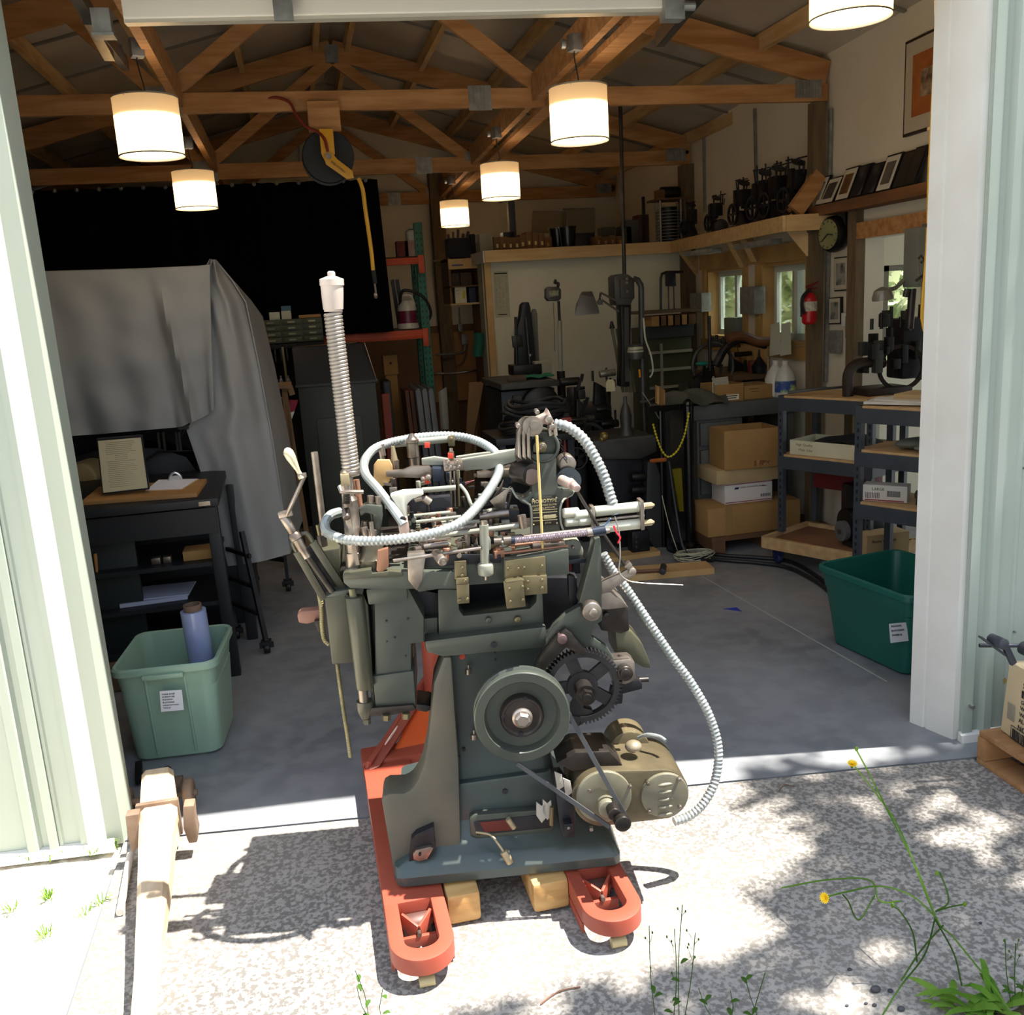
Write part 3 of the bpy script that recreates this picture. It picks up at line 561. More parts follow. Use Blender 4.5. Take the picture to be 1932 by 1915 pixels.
# guide column with coil spring -----------------------------------
c0,c1=Q(672,1076,.06),Q(655,890,.06)
b=B(); L=(c1-c0).length; b.lathe(c0,c1-c0,[(0,.023),(.004,.025),(.05,.025),(.052,.0215),(L*.72,.0205),(L*.76,.013),(L,.013)],26); ob('guide_sleeve',b,steel,mc)
b=B(); b.bar(Q(655,965,.03),Q(675,1066,.03),.010,.006,up=MV); b.cylb(Q(652,962,.04),Q(654,978,.02),.010); ob('guide_lever',b,steel,mc)
sp0,sp1=Q(662,888,.06),Q(628,590,.06); 
rod('spring_rod',662,896,627,560,.06,.010,steeld)
b=B(); n=44*14; L=(sp1-sp0).length; d=(sp1-sp0).normalized(); e1=d.orthogonal().normalized(); e2=d.cross(e1)
pts=[sp0+d*(L*i/n)+(e1*math.cos(2*PI*44*i/n)+e2*math.sin(2*PI*44*i/n))*.0185 for i in range(n+1)]
b.tube(pts,.0050,8); ob('coil_spring',b,mat('spring_steel','#b3aaa2','#a0968d',.3,.75,scale=9),mc)
b=B(); a=Q(629,588,.06); d=(Q(626,535,.06)-a); b.lathe(a,d,[(0,.0225),(.004,.0225),(.006,.0245),(.044,.027),(.062,.0275),(.063,.0295),(.078,.0295),(.080,.024),(.084,.014),(.085,.0095),(.094,.0095),(.097,.006)],30); ob('spring_cap',b,mat('pinkish_cap','#c9bab0','#b5a69c',.4,.2,scale=9),mc)
b=B(); b.cylb(Q(661,898,.06),Q(660,886,.06),.025,n=24); ob('spring_seat',b,steel,mc)
b=B(); b.box(Q(651,905,.03),(.022,.022,.03)); b.sph(Q(650,893,.03),.006); ob('clamp_block',b,MT['socket_steel'],mc,bev=.002)
tb('clamp_lever',[(640,918,.0),(644,928,-.01),(660,928,-.01),(685,928,.0)],.0055)
b=B(); 
for k in range(7): b.lathe(Q(654,932+k*3,.02),(0,0,1),[(0,.009),(.0025,.009)],14)
ob('small_spring',b,steeld,mc); rod('clamp_sleeve',650,912,656,955,.03,.012,steel); rod('post',672,905,680,960,.09,.008,mat('coppery','#a5745c','#8a6450',.4,.5))
tr('arm_casting',[(676,960),(690,952),(720,955),(722,975),(718,1000),(708,1000),(704,972),(690,968),(680,975)],.06,.10,mp1,.005)
for x,y,h in ((699,945,20),(713,948,22),(688,990,14)): rod('post',x,y-h*.5,x,y+h*.5,.08,.0085,steel)
rod('cup',708,968,712,1030,.09,.014,mp1,r2=.009)
b=B(); a=Q(706,1078,.06); b.lathe(a,(0,0,1),[(0,.042),(.038,.042),(.042,.038),(.062,.030),(.085,.026),(.088,.02)],30); ob('oil_pot',b,mat('dark_bronze','#5b5546','#3c382f',.32,.6,scale=5),mc)
rod('pot_lid',702,1030,702,1000,.05,.012,steel); b=B().prism([Q(x,y,.0) for x,y in ((712,1040),(732,1034),(733,1070),(716,1084),(710,1076))],MV*.02); ob('copper_shield',b,MT['coppery'],mc,bev=.003)
rod('pot_post',687,995,690,1010,.05,.009)
tr('bed_rim',[(648,1082),(700,1074),(702,1082),(735,1078),(760,1080),(760,1088),(650,1094)],-.006,.02,mp3,.003)
# conduit loop ----------------------------------------------------
r_=.0125
tb('bare_conduit',[(762,990,.05),(745,965,.07),(715,925,.12),(690,895,.2),(688,870,.28),(702,850,.34),(716,842,.36)],r_,conduit)
ribbed('armoured_hose',[Q(*p) for p in ((714,843,.36),(740,834,.40),(790,825,.44),(850,822,.46),(900,832,.42),(935,855,.34),(942,885,.26),(930,915,.18),(905,950,.08),(870,985,.0),(820,1005,-.03),(760,1016,-.04),(700,1021,-.03),(650,1018,.0),(633,1012,.02))],r_,.011,conduit,.09)
tb('bare_conduit',[(634,1013,.02),(618,1005,.05),(613,988,.08),(624,972,.10),(642,966,.12)],r_*1.05,conduit)
ribbed('armoured_hose',[Q(*p) for p in ((1046,800,.16),(1072,806,.15),(1100,828,.14),(1122,862,.13),(1140,900,.12),(1152,938,.11),(1163,970,.10))],.0145,.012,conduit,.10)
ribbed('armoured_hose',[Q(*p) for p in ((1138,1045,.2),(1155,1075,.2),(1185,1115,.2),(1225,1175,.18),(1265,1235,.16),(1305,1290,.14),(1338,1350,.12),(1355,1410,.10),(1350,1470,.08),(1328,1515,.06),(1300,1540,.05),(1272,1550,.04))],.0125,.0115,conduit,.10)
# pipes over the loop top
rod('cross_pipe',716,840,850,828,.42,.011,MT['pale_grey_enamel']); rod('pipe_clamp',718,838,722,860,.36,.010); rod('pipe_post',720,855,729,910,.36,.0075)
b=B(); p0=Q(780,862,.34); b.lathe(p0,(0,0,1),[(0,.017),(.04,.0165),(.042,.019),(.05,.019),(.052,.015),(.058,.011),(.066,.007),(.068,.003)],20); b.lathe(Q(783,885,.34),(0,0,1),[(0,.014),(.034,.016)],20); ob('oil_tower',b,steel,mc)
rod('air_nozzle',744,868,741,842,.33,.010,MT['socket_steel'],r2=.005); rod('air_nozzle',746,885,745,868,.33,.012,steel)
tr('wooden_board',[(705,878),(712,868),(735,868),(740,880),(740,905),(712,925),(705,900)],.30,.315,pine,.002)
tr('bracket',[(845,824),(858,822),(858,842),(846,842)],.40,.42,brass,.002); boss('bolt',851,829,.39,.41,.006,brass)
# lever arms across the back of the bed
E1=MT['pale_grey_enamel']
tr('cam_lever',[(795,866),(820,862),(860,868),(925,858),(980,846),(980,868),(925,885),(870,888),(840,878),(796,878)],.26,.28,E1,.003)
tr('cam_lever',[(860,862),(900,856),(972,848),(972,856),(900,866),(862,872)],.34,.36,E1,.003)
tr('cam_lever',[(728,890),(760,888),(775,882),(810,880),(818,890),(816,902),(780,902),(728,900)],.24,.27,steel,.003)
tr('cam_lever',[(900,892),(980,884),(980,900),(900,902)],.3,.33,steel,.002)
tr('bearing_block',[(815,884),(838,884),(838,908),(817,910)],.22,.27,mat('navy_iron','#2c3342','#1c2230',.35,.4),.003)
tr('turret_plate',[(836,874),(872,872),(876,886),(838,890)],.2,.28,steel,.003)
for k,(x,y) in enumerate(((842,881),(850,882),(858,882),(866,881),(846,872),(862,872))): boss('screw',x,y,.19,.21,.005,steel,n=10)
rod('turret',852,872,851,852,.24,.008,brass); rod('turret',851,856,851,846,.24,.005,steel)
for x in (850,857,864): rod('pull_rod',x,888,x+2,955,.2,.0032,brass if x==864 else steel)
tb('curved_arm',[(868,915,.18),(880,930,.16),(888,950,.14),(895,962,.14)],.005,E1)
tr('y_casting',[(735,935),(760,928),(795,926),(800,934),(778,942),(768,952),(768,975),(770,995),(768,1015),(752,1000),(756,975),(748,955)],.08,.12,mat('bright_casting','#cfccbf','#c2bfb2',.45,.1,scale=6),.006)
tr('nozzle_plate',[(750,985),(768,975),(772,1000),(772,1020),(756,1020)],.05,.07,mat('pink_steel','#b09a90',rough=.45,metal=.3),.003); boss('hole',760,980,.045,.05,.008,black)
rod('control_rod',796,925,860,920,.15,.0075,E1); rod('control_rod',800,940,812,948,.12,.010,steel); rod('knob',782,941,795,938,.12,.010,steel)
tr('cavity_shade',[(772,944),(850,936),(858,990),(775,1010)],.16,.2,black,.002)  # another black slab drawn in place of deep shade behind the rods
b=B(); 
for k in range(22): b.lathe(Q(902+k*1.9,956-k*.45,.2),MU,[(0,.011),(.0016,.011)],10)
ob('worm_rod',b,steeld,mc)
for (x1,y1,x2,y2,v,r,mm) in ((770,975,850,967,.14,.006,E1),(785,985,870,975,.10,.005,E1),(905,968,968,958,.16,.008,E1),(775,1003,830,998,.1,.006,steel),(835,990,905,984,.1,.006,E1),(860,1000,900,992,.06,.007,steel),(905,975,960,968,.1,.010,steel),
    (790,1022,850,1014,.05,.006,steel),(800,1032,846,1026,.04,.008,steel),(950,1018,985,1014,.02,.009,steel),(700,985,703,1012,.04,.006,steel),(926,1034,1060,1018,.07,.005,MT['coppery']),(950,1044,1072,1030,.03,.004,MT['coppery']),(905,1025,1000,1018,.12,.006,steel)): rod('control_rod',x1,y1,x2,y2,v,r,mm)
cl=random.Random(3)
# small fittings that crowd the bed: each on a short foot standing on the bed top
for k in range(120):
    x=cl.uniform(765,965); y=cl.uniform(965,1046); v=.02+(1050-y)/85*.14; kind=cl.choice(('lever','collar','screw','bracket','bracket','spring'))
    mm=cl.choice((steel,steel,steeld,E1,MT['coppery'],brass,black)); h=cl.uniform(.008,.022)
    c=Q(x,y,v)
    if kind=='lever': b=B().bar(c-MU*cl.uniform(.01,.025),c+MU*cl.uniform(.01,.03)+V((0,0,cl.uniform(-.01,.01))),.006,.009)
    elif kind=='collar': b=B().cylb(c-V((0,0,h)),c+V((0,0,h)),cl.uniform(.005,.011),n=14)
    elif kind=='screw': b=B().cyl(c,c-MV*.014,cl.uniform(.004,.008),n=10)
    elif kind=='spring': 
        b=B(); 
        for q in range(6): b.lathe(c+V((0,0,q*.004)),(0,0,1),[(0,.006),(.0022,.006)],10)
    else: b=B().box(c,(cl.uniform(.012,.03),cl.uniform(.01,.02),cl.uniform(.008,.024)),rz=cl.uniform(-.3,.3))
    ob(kind,b,mm,mc,bev=.0012 if kind=='bracket' else 0)
for k in range(46):
    x=cl.uniform(735,965); y=cl.uniform(880,960); v=.22+(960-y)/85*.14; c=Q(x,y,v); kind=cl.choice(('lever','collar','bracket')); mm=cl.choice((steel,E1,steeld,black,MT['navy_iron'],steel))
    if kind=='lever': b=B().bar(c-MU*.02,c+MU*cl.uniform(.01,.03)+V((0,0,cl.uniform(-.01,.01))),.006,.009)
    elif kind=='collar': b=B().cylb(c-V((0,0,.018)),c+V((0,0,.012)),cl.uniform(.005,.010),n=14)
    else: b=B().box(c,(cl.uniform(.012,.03),cl.uniform(.01,.02),cl.uniform(.008,.024)))
    ob(kind,b,mm,mc,bev=.0012 if kind=='bracket' else 0)
for x,y in ((806,908),(806,840),(850,860)): tr('red_tag',[(x-5,y-5),(x+5,y-5),(x+5,y+5),(x-5,y+5)],.23,.235,mat('red_tag','#d8402a',rough=.6),.0005)
boss('bolt',808,902,.2,.22,.008,steel); boss('bolt',798,905,.2,.22,.006,steel)
tr('pink_rag',[(868,912),(895,906),(872,918)],.3,.302,mat('pink','#c2707a',rough=.7),.0003)
# tower -----------------------------------------------------------
tw=mp1
tr('tower',[(1003,856),(1004,930),(990,940),(975,935),(982,948),(1000,955),(1004,985),(1004,1050),(1060,1045),(1058,1000),(1055,960),(1062,948),(1085,930),(1078,922),(1054,922),(1050,905),(1050,856)],.10,.16,tw,.006)
b=B(); c=Q(1025,843,.10); b.lathe(c+MV*.07,-MV,[(0,.044),(.07,.044),(.074,.040),(.074,.036),(.05,.034),(.05,.005)],40,cap=False); ob('tower_ring',b,tw,mc)
tr('tower_boss',[(1005,842),(1010,834),(1028,832),(1034,842),(1030,854),(1006,854)],.06,.11,mp3,.004); boss('tower_nut',1024,844,.035,.07,.011,brass); boss('tower_nut',1024,844,.025,.04,.006,steel)
for k_ in range(3):
    x_=980+9*k_; tr('cam_plate',[(x_-3,862),(x_-4,815),(x_,806),(x_+3,806),(x_+2,830),(x_+4,868)],.06-.01*k_,.10-.01*k_,steel,.002); tr('cam_gap_shade',[(x_+3,858),(x_+3,820),(x_+6,820),(x_+6,862)],.09,.12,black,.001)  # black strips between the plates stand in for the shade there
for x_,v_ in ((994,.07),(1005,.045)): ob('cam_disc',B().lathe(Q(x_,804,v_+.006),-MV,[(0,.026),(.006,.026)],28),steel,mc); ob('cam_disc_hub',B().lathe(Q(x_+3,802,v_),-MV,[(0,.012),(.012,.012)],20),steel,mc)
tr('cam_housing',[(974,865),(976,840),(1002,840),(1008,862),(1006,876),(978,880)],.10,.16,steeld,.003)
tr('top_rocker',[(1000,800),(1012,790),(1030,782),(1034,772),(1040,784),(1046,796),(1040,804),(1028,800),(1016,806),(1006,812)],.08,.13,mat('pink_steel','#b09a90',rough=.45,metal=.3),.004)
for x,y,r in ((1014,806,.012),(1036,792,.010),(1042,806,.008),(978,804,.006),(1014,778,.006)): boss('rocker_pin',x,y,.05,.09,r,steel)
for x in (1036,1046): rod('link',x,800,x+2,822,.09,.006,steel)
b=B(); b.cylb(Q(976,888,.12),Q(1003,896,.07),.030,n=24,bev=.05); ob('drum',b,steeld,mc)
boss('drum',1003,900,.06,.1,.022,mat('drum_inner','#6a5a52',rough=.5,metal=.3))
boss('drum',1071,876,.16,.22,.024,steel); ob('disc_cam',B().lathe(Q(1072,906,.15),-MV,[(0,.035),(.006,.035)],36),mat('blue_grey_disc','#4b545c',rough=.35,metal=.4),mc)
b=B(); b.cylb(Q(1058,905,.10),Q(1080,915,.06),.014,n=20); b.cylb(Q(1076,908,.09),Q(1089,922,.04),.010); ob('pivot_shaft',b,MT['pink_steel'],mc)
b=B(); b.tube([Q(1087,924,.06),Q(1130,995,.06),Q(1180,1068,.06)],.0045,8); ob('tie_rod',b,steeld,mc)
b=B(); b.tube([Q(1160,975,.05),Q(1168,1005,.05),Q(1170,1050,.04),Q(1168,1078,.04),Q(1182,1094,.04),Q(1210,1100,.04),Q(1288,1104,.05)],.0016,6,.01); ob('loose_wire',b,mat('wire','#a09a92',rough=.4,metal=.5),mc)
b=B(); b.tube([Q(1158,992,.03),Q(1164,1006,.03),Q(1170,1014,.03),Q(1166,1025,.03)],.0026,8,.004); ob('red_wire_end',b,mat('red_wire','#d8283a',rough=.5),mc)
tb('blue_wire',[(1152,978,.05),(1142,990,.06),(1130,998,.06)],.0018,mat('blue_wire','#5c7cb0',rough=.5))
# chain
b=B()
for k in range(8):
    t=k/7; c=Q(1056+12*t,832+38*t,.12); d=(MU*.5-V((0,0,1))).normalized(); e=MV if k%2 else MU
    pts=[c+d*.006*math.cos(2*PI*j/10)+e*.0035*math.sin(2*PI*j/10) for j in range(11)]; b.tube(pts,.0012,5)
ob('chain',b,steeld,mc)
tr('fan_blade',[(924,945),(964,917),(956,935),(952,965),(935,960)],.14,.144,steel,.001); tr('fan_blade',[(944,915),(950,905),(946,930),(930,940)],.18,.184,steel,.001); rod('blade_stem',966,926,956,968,.14,.004,steeld)
tr('blade_foot',[(940,962),(980,962),(982,985),(938,988)],.13,.2,black,.003)
tb('tower_pipe',[(965,920,.12),(975,938,.11),(990,945,.10),(1000,952,.09),(1003,970,.09),(1003,1010,.09)],.0032,E1); tb('tower_pipe',[(1085,922,.12),(1078,934,.11),(1064,942,.10),(1057,958,.09),(1058,985,.09),(1064,1003,.09)],.0032,E1)
rod('wooden_stick',1013,822,1024,1040,.03,.0035,mat('bamboo','#c9ae6c',rough=.6),r2=.0035)
# name plate
npp=[(1003,940),(1051,936),(1053,990),(1005,992)]
pl=tr('name_plate',npp,.088,.094,mat('plate_black','#2b2722',rough=.5,metal=.3),.001)
o=Q(1027,949,.0865); xd=(Q(1050,945,.0865)-Q(1005,949,.0865)).normalized(); yd=(Q(1003,940,.0865)-Q(1005,990,.0865)).normalized()
gold=mat('plate_gold','#c8b98c',rough=.5,metal=.2)
for s,y,sz in (('MONOTYPE',948,.0125),('COMPOSITION CASTER',954.5,.0062),('LONDON, ENGLAND',959.5,.0058)): txt('plate_lettering',s,sz,Q(1027+(y-948)*.05,y,.0865),xd,yd,gold,mc,'CENTER')
for y in (962,967,976,982): ob('plate_line',B().bar(Q(1005.5,y+1,.087),Q(1051.5,y-2,.087),.0016,.001,up=MV),gold,mc)
tr('plate_field',[(1026,972),(1049,970),(1049,977),(1026,979)],.0865,.088,gold,.0002)
txt('plate_lettering','37174',.0065,Q(1034,988,.0865),xd,yd,gold,mc,'CENTER')
for x,y in ((1006,943),(1050,939),(1007,990),(1051,987)): boss('screw',x,y,.085,.09,.0022,gold,n=8)
# air cylinders
for y,x1,x2 in ((965,1122,1214),(997,1122,1214)): 
    a,c=Q(x1,y,.10),Q(x2,y-10,.10); ob('air_cylinder',B().cylb(a,c,.0145,n=26,bev=.08),mat('pale_cylinder','#c7c6b4','#b9b8a6',.35,.3,scale=6),mc)
    ob('cylinder_fitting',B().lathe(c,c-a,[(0,.009),(.022,.009),(.03,.003)],8),MT['socket_steel'],mc)
tr('cylinder_plate',[(1208,946),(1215,945),(1217,1000),(1210,1001)],.075,.125,steel,.002); tr('cylinder_plate',[(1116,958),(1123,957),(1123,1008),(1116,1009)],.075,.125,steel,.002)
rod('tie_bar',1122,982,1216,972,.1,.004); 
for x,y,r in ((1070,968,.0135),(1092,972,.0135),(1075,985,.0125),(1100,983,.0125)): 
    a=Q(x-9,y+1,.09); c=Q(x+22,y-2,.10); ob('cylinder_knuckle',B().cylb(a,c,r,n=20,bev=.3),MT['pale_cylinder'],mc)
tr('cylinder_bracket',[(1064,985),(1116,984),(1116,1004),(1070,1006)],.10,.15,black,.003)
# threaded rod across the front
a,c=Q(970,1020,.0),Q(1118,1004,.02)
ob('threaded_rod',B().tube([a,a.lerp(c,.5),c],.0085,12,.0012,rf=lambda s:.0085*(1+.10*math.sin(2*PI*s/.0045))),mat('purple_steel','#8c7f86','#746870',.35,.6,scale=20),mc)
rod('rod_sleeve',975,1016,1120,1000,.03,.008,steel); rod('rod_nut',932,1022,946,1021,.0,.010); rod('rod_nut',950,1020,964,1019,.0,.011,steel); rod('rod_nut',964,1020,972,1019,.0,.009,MT['navy_iron'])
rod('rod_end',1118,1004,1142,1000,.02,.013,MT['navy_iron']); rod('rod_end',1108,1005,1120,1004,.02,.011); rod('rod_end',1140,1002,1150,1001,.02,.007,steel)
tr('rear_cover',[(1062,1022),(1085,1018),(1094,1022),(1102,1040),(1098,1058),(1062,1056)],.14,.22,E1,.008); boss('screw',1082,1034,.12,.14,.004,steel)
tr('rear_rail',[(1072,1056),(1106,1054),(1104,1062),(1072,1065)],.09,.13,MT['navy_iron'],.002)
tr('jam_block',[(1005,1028),(1066,1022),(1068,1036),(1006,1040)],.05,.12,steel,.003)
# ================================================================ PALLET JACK
pj=T('pallet_jack','red-orange hydraulic pallet jack whose two forks carry the casting machine','pallet jack',V((.36,2.6,0)))
def fork(xc,w,yt,yr,zt,zl):
    b=B(); n=22; r=w/2
    out=[]; inn=[]
    for k in range(n+1):
        a=PI+PI*k/n; out.append((xc+r*math.cos(a),yt+r*1.05+r*1.05*math.sin(a)))
    # outline: rear-left, tip arc, rear-right
    o=[(xc-r,yr)]+out+[(xc+r,yr)]
    ri=r-.038; i_=[]
    yi0,yi1=yt+.050,yt+.245
    for k in range(n+1):
        a=PI+PI*k/n; i_.append((xc+ri*math.cos(a),yi0+ri*.8+ri*.8*math.sin(a)))
    V3=lambda p,z:b.b.verts.new(V((p[0],p[1],z)))
    tipo=out; top=[V3(p,zt) for p in tipo]; bot=[V3(p,zt-.045) for p in tipo]; it=[V3(p,zt) for p in i_]; ib=[V3(p,zt-.04) for p in i_]
    for k in range(n):
        for q in ((top[k],top[k+1],it[k+1],it[k]),(bot[k+1],bot[k],top[k],top[k+1]),(it[k],it[k+1],ib[k+1],ib[k])): b.b.faces.new(q)
    # side rails of the window
    for s,kk in ((-1,0),(1,n)):
        xo=xc+s*r; xi=xc+s*ri
        p=[V3((xo,tipo[kk][1]),zt),V3((xi,i_[kk][1]),zt),V3((xi,yi1),zt),V3((xo,yi1),zt)]; b.b.faces.new(p)
        q=[V3((xo,tipo[kk][1]),zt-.05),V3((xo,yi1),zt-.05)]; b.b.faces.new((p[0],p[3],q[1],q[0]))
        q2=[V3((xi,i_[kk][1]),zt-.04),V3((xi,yi1),zt-.04)]; b.b.faces.new((p[1],p[2],q2[1],q2[0]))
    b.quadbox([V((xc-r,yi1,zl)),V((xc-r,yr,zl)),V((xc+r,yr,zl)),V((xc+r,yi1,zl)),V((xc-r,yi1,zt)),V((xc-r,yr,zt)),V((xc+r,yr,zt)),V((xc+r,yi1,zt))])
    b.box((xc-r+.004,yi1+.3,zl-.012),(.008,.9,.03)).box((xc+r-.004,yi1+.3,zl-.012),(.008,.9,.03))
    f=ob('fork',b,redp,pj,bev=.004)
    b=B()
    for s in (-1,1): b.bar((xc+s*.042,yi1-.03,zt-.03),(xc+s*.004,yi1-.075,zt-.045),.008,.045)
    b.box((xc,yi1-.085,zt-.062),(.09,.012,.03)); ob('fork_bracket',b,redp,pj,bev=.002)
    b=B(); b.cylb((xc-.038,yi1-.018,.036),(xc+.038,yi1-.018,.036),.030,n=24,bev=.2); ob('load_roller',b,mat('roller_steel','#6b4a42','#4c3a36',.5,.3),pj)
    ob('pivot_pin',B().cyl((xc,yi1-.075,zt-.04),(xc,yi1-.095,zt-.04),.006),steel,pj)
    b=B(); b.cyl((xc-.02,yt+.03,.014),(xc+.02,yt+.03,.014),.014); ob('entry_roller',b,mat('pale_roller','#b0a077',rough=.5),pj)
fl_=F(790,1818,.075); fr_=F(1165,1757,.075)
fork(.145,.165,fl_.y-.02,3.12,.097,.035); fork(.652,.160,2.035,3.12,.097,.035)
# rear frame
b=B(); yr=3.14
def PZ(x,y,Y): return P(x,y,Y)
b.prism([P(x,y,3.10) for x,y in ((694,1452),(775,1445),(782,1470),(775,1500),(770,1560),(705,1560),(697,1500))],(0,.08,0)); ob('fork_heel',b,redp,pj,bev=.006)
b=B(); b.prism([P(728,1444,3.10),P(832,1432,3.10),P(832,1272,3.50),P(800,1300,3.46)],(0,.02,-.012)); ob('sloped_cover',b,mat('red_paint_sunlit','#cf5a22','#c24a1c',.45,scale=6),pj,bev=.003)  # cover colour is the jack's red brightened to look sunlit
b=B(); b.prism([P(x,y,3.13) for x,y in ((735,1446),(830,1436),(860,1434),(860,1500),(742,1490),(705,1462))],(0,.10,0)); ob('cross_frame',b,redp,pj,bev=.006)
b=B(); b.prism([P(693,1456,3.06),P(716,1446,3.07),P(812,1296,3.44),P(812,1266,3.47)],(.01,.03,-.01)); ob('frame_flange',b,redp,pj,bev=.003)
b=B(); b.tube([P(694,1450,3.09),P(697,1438,3.09),P(735,1385,3.22),P(808,1272,3.49)],.012,10,.03); ob('frame_edge',b,redp,pj)
b=B(); c=P(738,1385,3.19); e_=(P(750,1368,3.24)-P(726,1402,3.14)).normalized(); u_=V((0,-.4,1)).normalized()
b.tube([c+e_*.05*math.cos(t*PI/8)+V((.012*math.sin(t*PI/8),-.01,.018*math.sin(t*PI/8))) for t in range(17)],.0022,6); ob('oval_badge',b,mat('badge_white','#e8ccc0',rough=.5),pj)
b=B(); b.box((.37,3.16,.075),(.62,.12,.07)); ob('cross_frame',b,redp,pj,bev=.01)
b=B(); b.cylb((.30,3.42,.09),(.36,3.42,.09),.09,n=26); b.cylb((.40,3.42,.09),(.46,3.42,.09),.09,n=26); ob('steer_wheel',b,blackp,pj); b=B(); b.cyl((.38,3.42,.09),(.38,3.36,.5),.05); ob('pump_unit',b,redp,pj)

# timbers under the machine
tim=mat('timber_block','#c19a62','#a67c45',.7,scale=5,stretch=(1,6,6))
for k,(x0,x1,y0,y1,lb) in enumerate(((847,912,1690,1745,'squared timber skid under the machine beside the left pallet jack fork'),(1008,1080,1665,1722,'squared timber skid under the machine beside the right pallet jack fork'))):
    a=F(x0,y1,.012); c=F(x1,y1-4,.012); t_=ob('timber_skid',B().box(((a.x+c.x)/2,a.y+.33,.052),((c.x-a.x),.66,.088)),tim,bev=.012)
    tag(t_,lb,'timber','timber skids under the casting machine')
# ================================================================ INTERIOR, LEFT SIDE
def single(name,b,m,label,cat,group=None,**k): return tag(ob(name,b,m,**k),label,cat,group)
# black curtain
def curtain(u,v):
    x=P(36,355,8.02).x*(1-u)+P(711,335,8.02).x*u; x+=.03*u**8*v
    z0=2.68; z1=P(700,628,8.02).z
    return V((x,8.02+.02*math.sin(u*150+3*math.sin(u*21))+.02*math.sin(u*37),z0*(1-v)+z1*v))
cu=single('curtain',B().grid(curtain,200,8,.004),mat('black_velvet','#040409','#080810',.95,scale=5,spec=.1),'long black curtain hanging below the middle roof truss','curtain')
b=B()
for k in range(16):
    x=P(60+k*42,350,8.0).x; b.sph((x,7.985,2.672),.018,8)
ob('grommet',b,gal,cu)
# grey tarp in two sheets over a press
tarpm=mat('grey_canvas','#8e8d8d','#838383',.85,scale=2.2,bump=.25,bscale=9)
def lerpc(c,t):
    for (a,p),(b_,q) in zip(c,c[1:]):
        if t<=b_: k=(t-a)/(b_-a); k=k*k*(3-2*k) if 0 else k; return p[0]+(q[0]-p[0])*k,p[1]+(q[1]-p[1])*k
    return c[-1][1]
top=[(0,(-120,532)),(.45,(64,514)),(.75,(260,508)),(.93,(370,503)),(1,(396,500))]; bot=[(0,(-40,835)),(.3,(122,824)),(.72,(330,806)),(.80,(345,804)),(.93,(396,780)),(1,(402,772))]
def tA(u,v):
    a,b_=lerpc(top,u),lerpc(bot,u); sag=math.sin(PI*v)*(-4); x=a[0]*(1-v)+b_[0]*v; y=a[1]*(1-v)+b_[1]*v
    fold=.010*math.sin(u*38+v*2)*(.3+.7*v)+.03*math.exp(-((u-.80-.05*v)/.018)**2)*min(1,v*3)+.006*noise.noise(V((u*9,v*6,1)))*2
    return P(x,y,4.95-.16*v*(1-v)-.05*v-fold*1.6)
def tAtop(u,v):
    a=lerpc(top,u); p=P(a[0],a[1],4.95); return p+V((0,v*.9,.03*math.sin(PI*v)-.02*v))
Bt=[(0,(352,812)),(.12,(366,786)),(.12,(366,786)),(.5,(408,700)),(.5,(408,700)),(1,(548,1052))]
tt=T('tarp','big grey canvas tarp draped over a tall press on the left','tarp',(-.9,5.3,.42))
ob('front_sheet',B().grid(tA,90,30,.006),tarpm,tt); ob('top_sheet',B().grid(tAtop,40,6,.006),tarpm,tt)
lft=[(0,(396,489)),(.1,(362,540)),(.35,(372,640)),(.6,(385,760)),(.66,(366,785)),(.7,(352,812)),(.8,(382,900)),(.9,(408,980)),(1,(430,1068))]
rgt=[(0,(408,490)),(.1,(440,530)),(.2,(465,570)),(.45,(490,690)),(.7,(517,840)),(1,(548,1044))]
def tB(u,v):
    a,b_=lerpc(lft,v),lerpc(rgt,v); x=a[0]*(1-u)+b_[0]*u; y=a[1]*(1-u)+b_[1]*u+4*math.sin(PI*u)*(v>.95)
    f=.018*math.sin(u*11+v*3)+.014*math.sin(u*23-v*5)*(1-v)+.01*noise.noise(V((u*6,v*8,3)))
    return P(x,y,5.05-.10*math.sin(PI*u)-.12*v+.10*u-f)
ob('side_sheet',B().grid(tB,50,70,.006),tarpm,tt)
def tBr(u,v):
    b_=lerpc(rgt,v); p=P(b_[0],b_[1],5.03-.12*v+.10); return p+V((.10*u*(.4+v*.3),u*.8,-.10*u*(1-v)))
ob('side_sheet',B().grid(tBr,10,40,.006),tarpm,tt)
p=P(346,806,4.93); ob('binder_clip',B().box(p,(.05,.02,.02)).tube([p+V((-.01,-.01,-.01)),p+V((-.02,-.015,-.05)),p+V((.01,-.01,-.01))],.002,5),blackp,tt)
# the press under the tarp
pr_=T('covered_press','black press under the grey tarp, with a tan drum at its left','press',(-1.0,5.4,0))
b=B(); b.prism([P(x,y,5.15) for x,y in ((110,880),(150,858),(200,845),(300,845),(352,862),(380,900),(385,940),(110,960))],(0,.3,0)); ob('press_body',b,black,pr_,bev=.01)
b=B(); b.box((-1.0,5.5,.45),(1.2,.6,.9)).box((-1.0,5.6,1.35),(1.1,.35,.9)); ob('press_frame',b,black,pr_)
a=P(150,905,5.0); ob('drum',B().cylb(a,a+V((.06,.25,0)),.085,n=30),mat('tan_drum','#a08b63','#8c7850',.5,scale=5),pr_)
for x in (298,308,332,338): ob('bracket_bar',B().bar(P(x,815,5.1),P(x+4,850,5.1),.012,.012),steeld,pr_)
b=B(); b.tube([P(380,850,5.1),P(300,852,5.1),P(268,872,5.1)],.006); ob('rail',b,steeld,pr_)
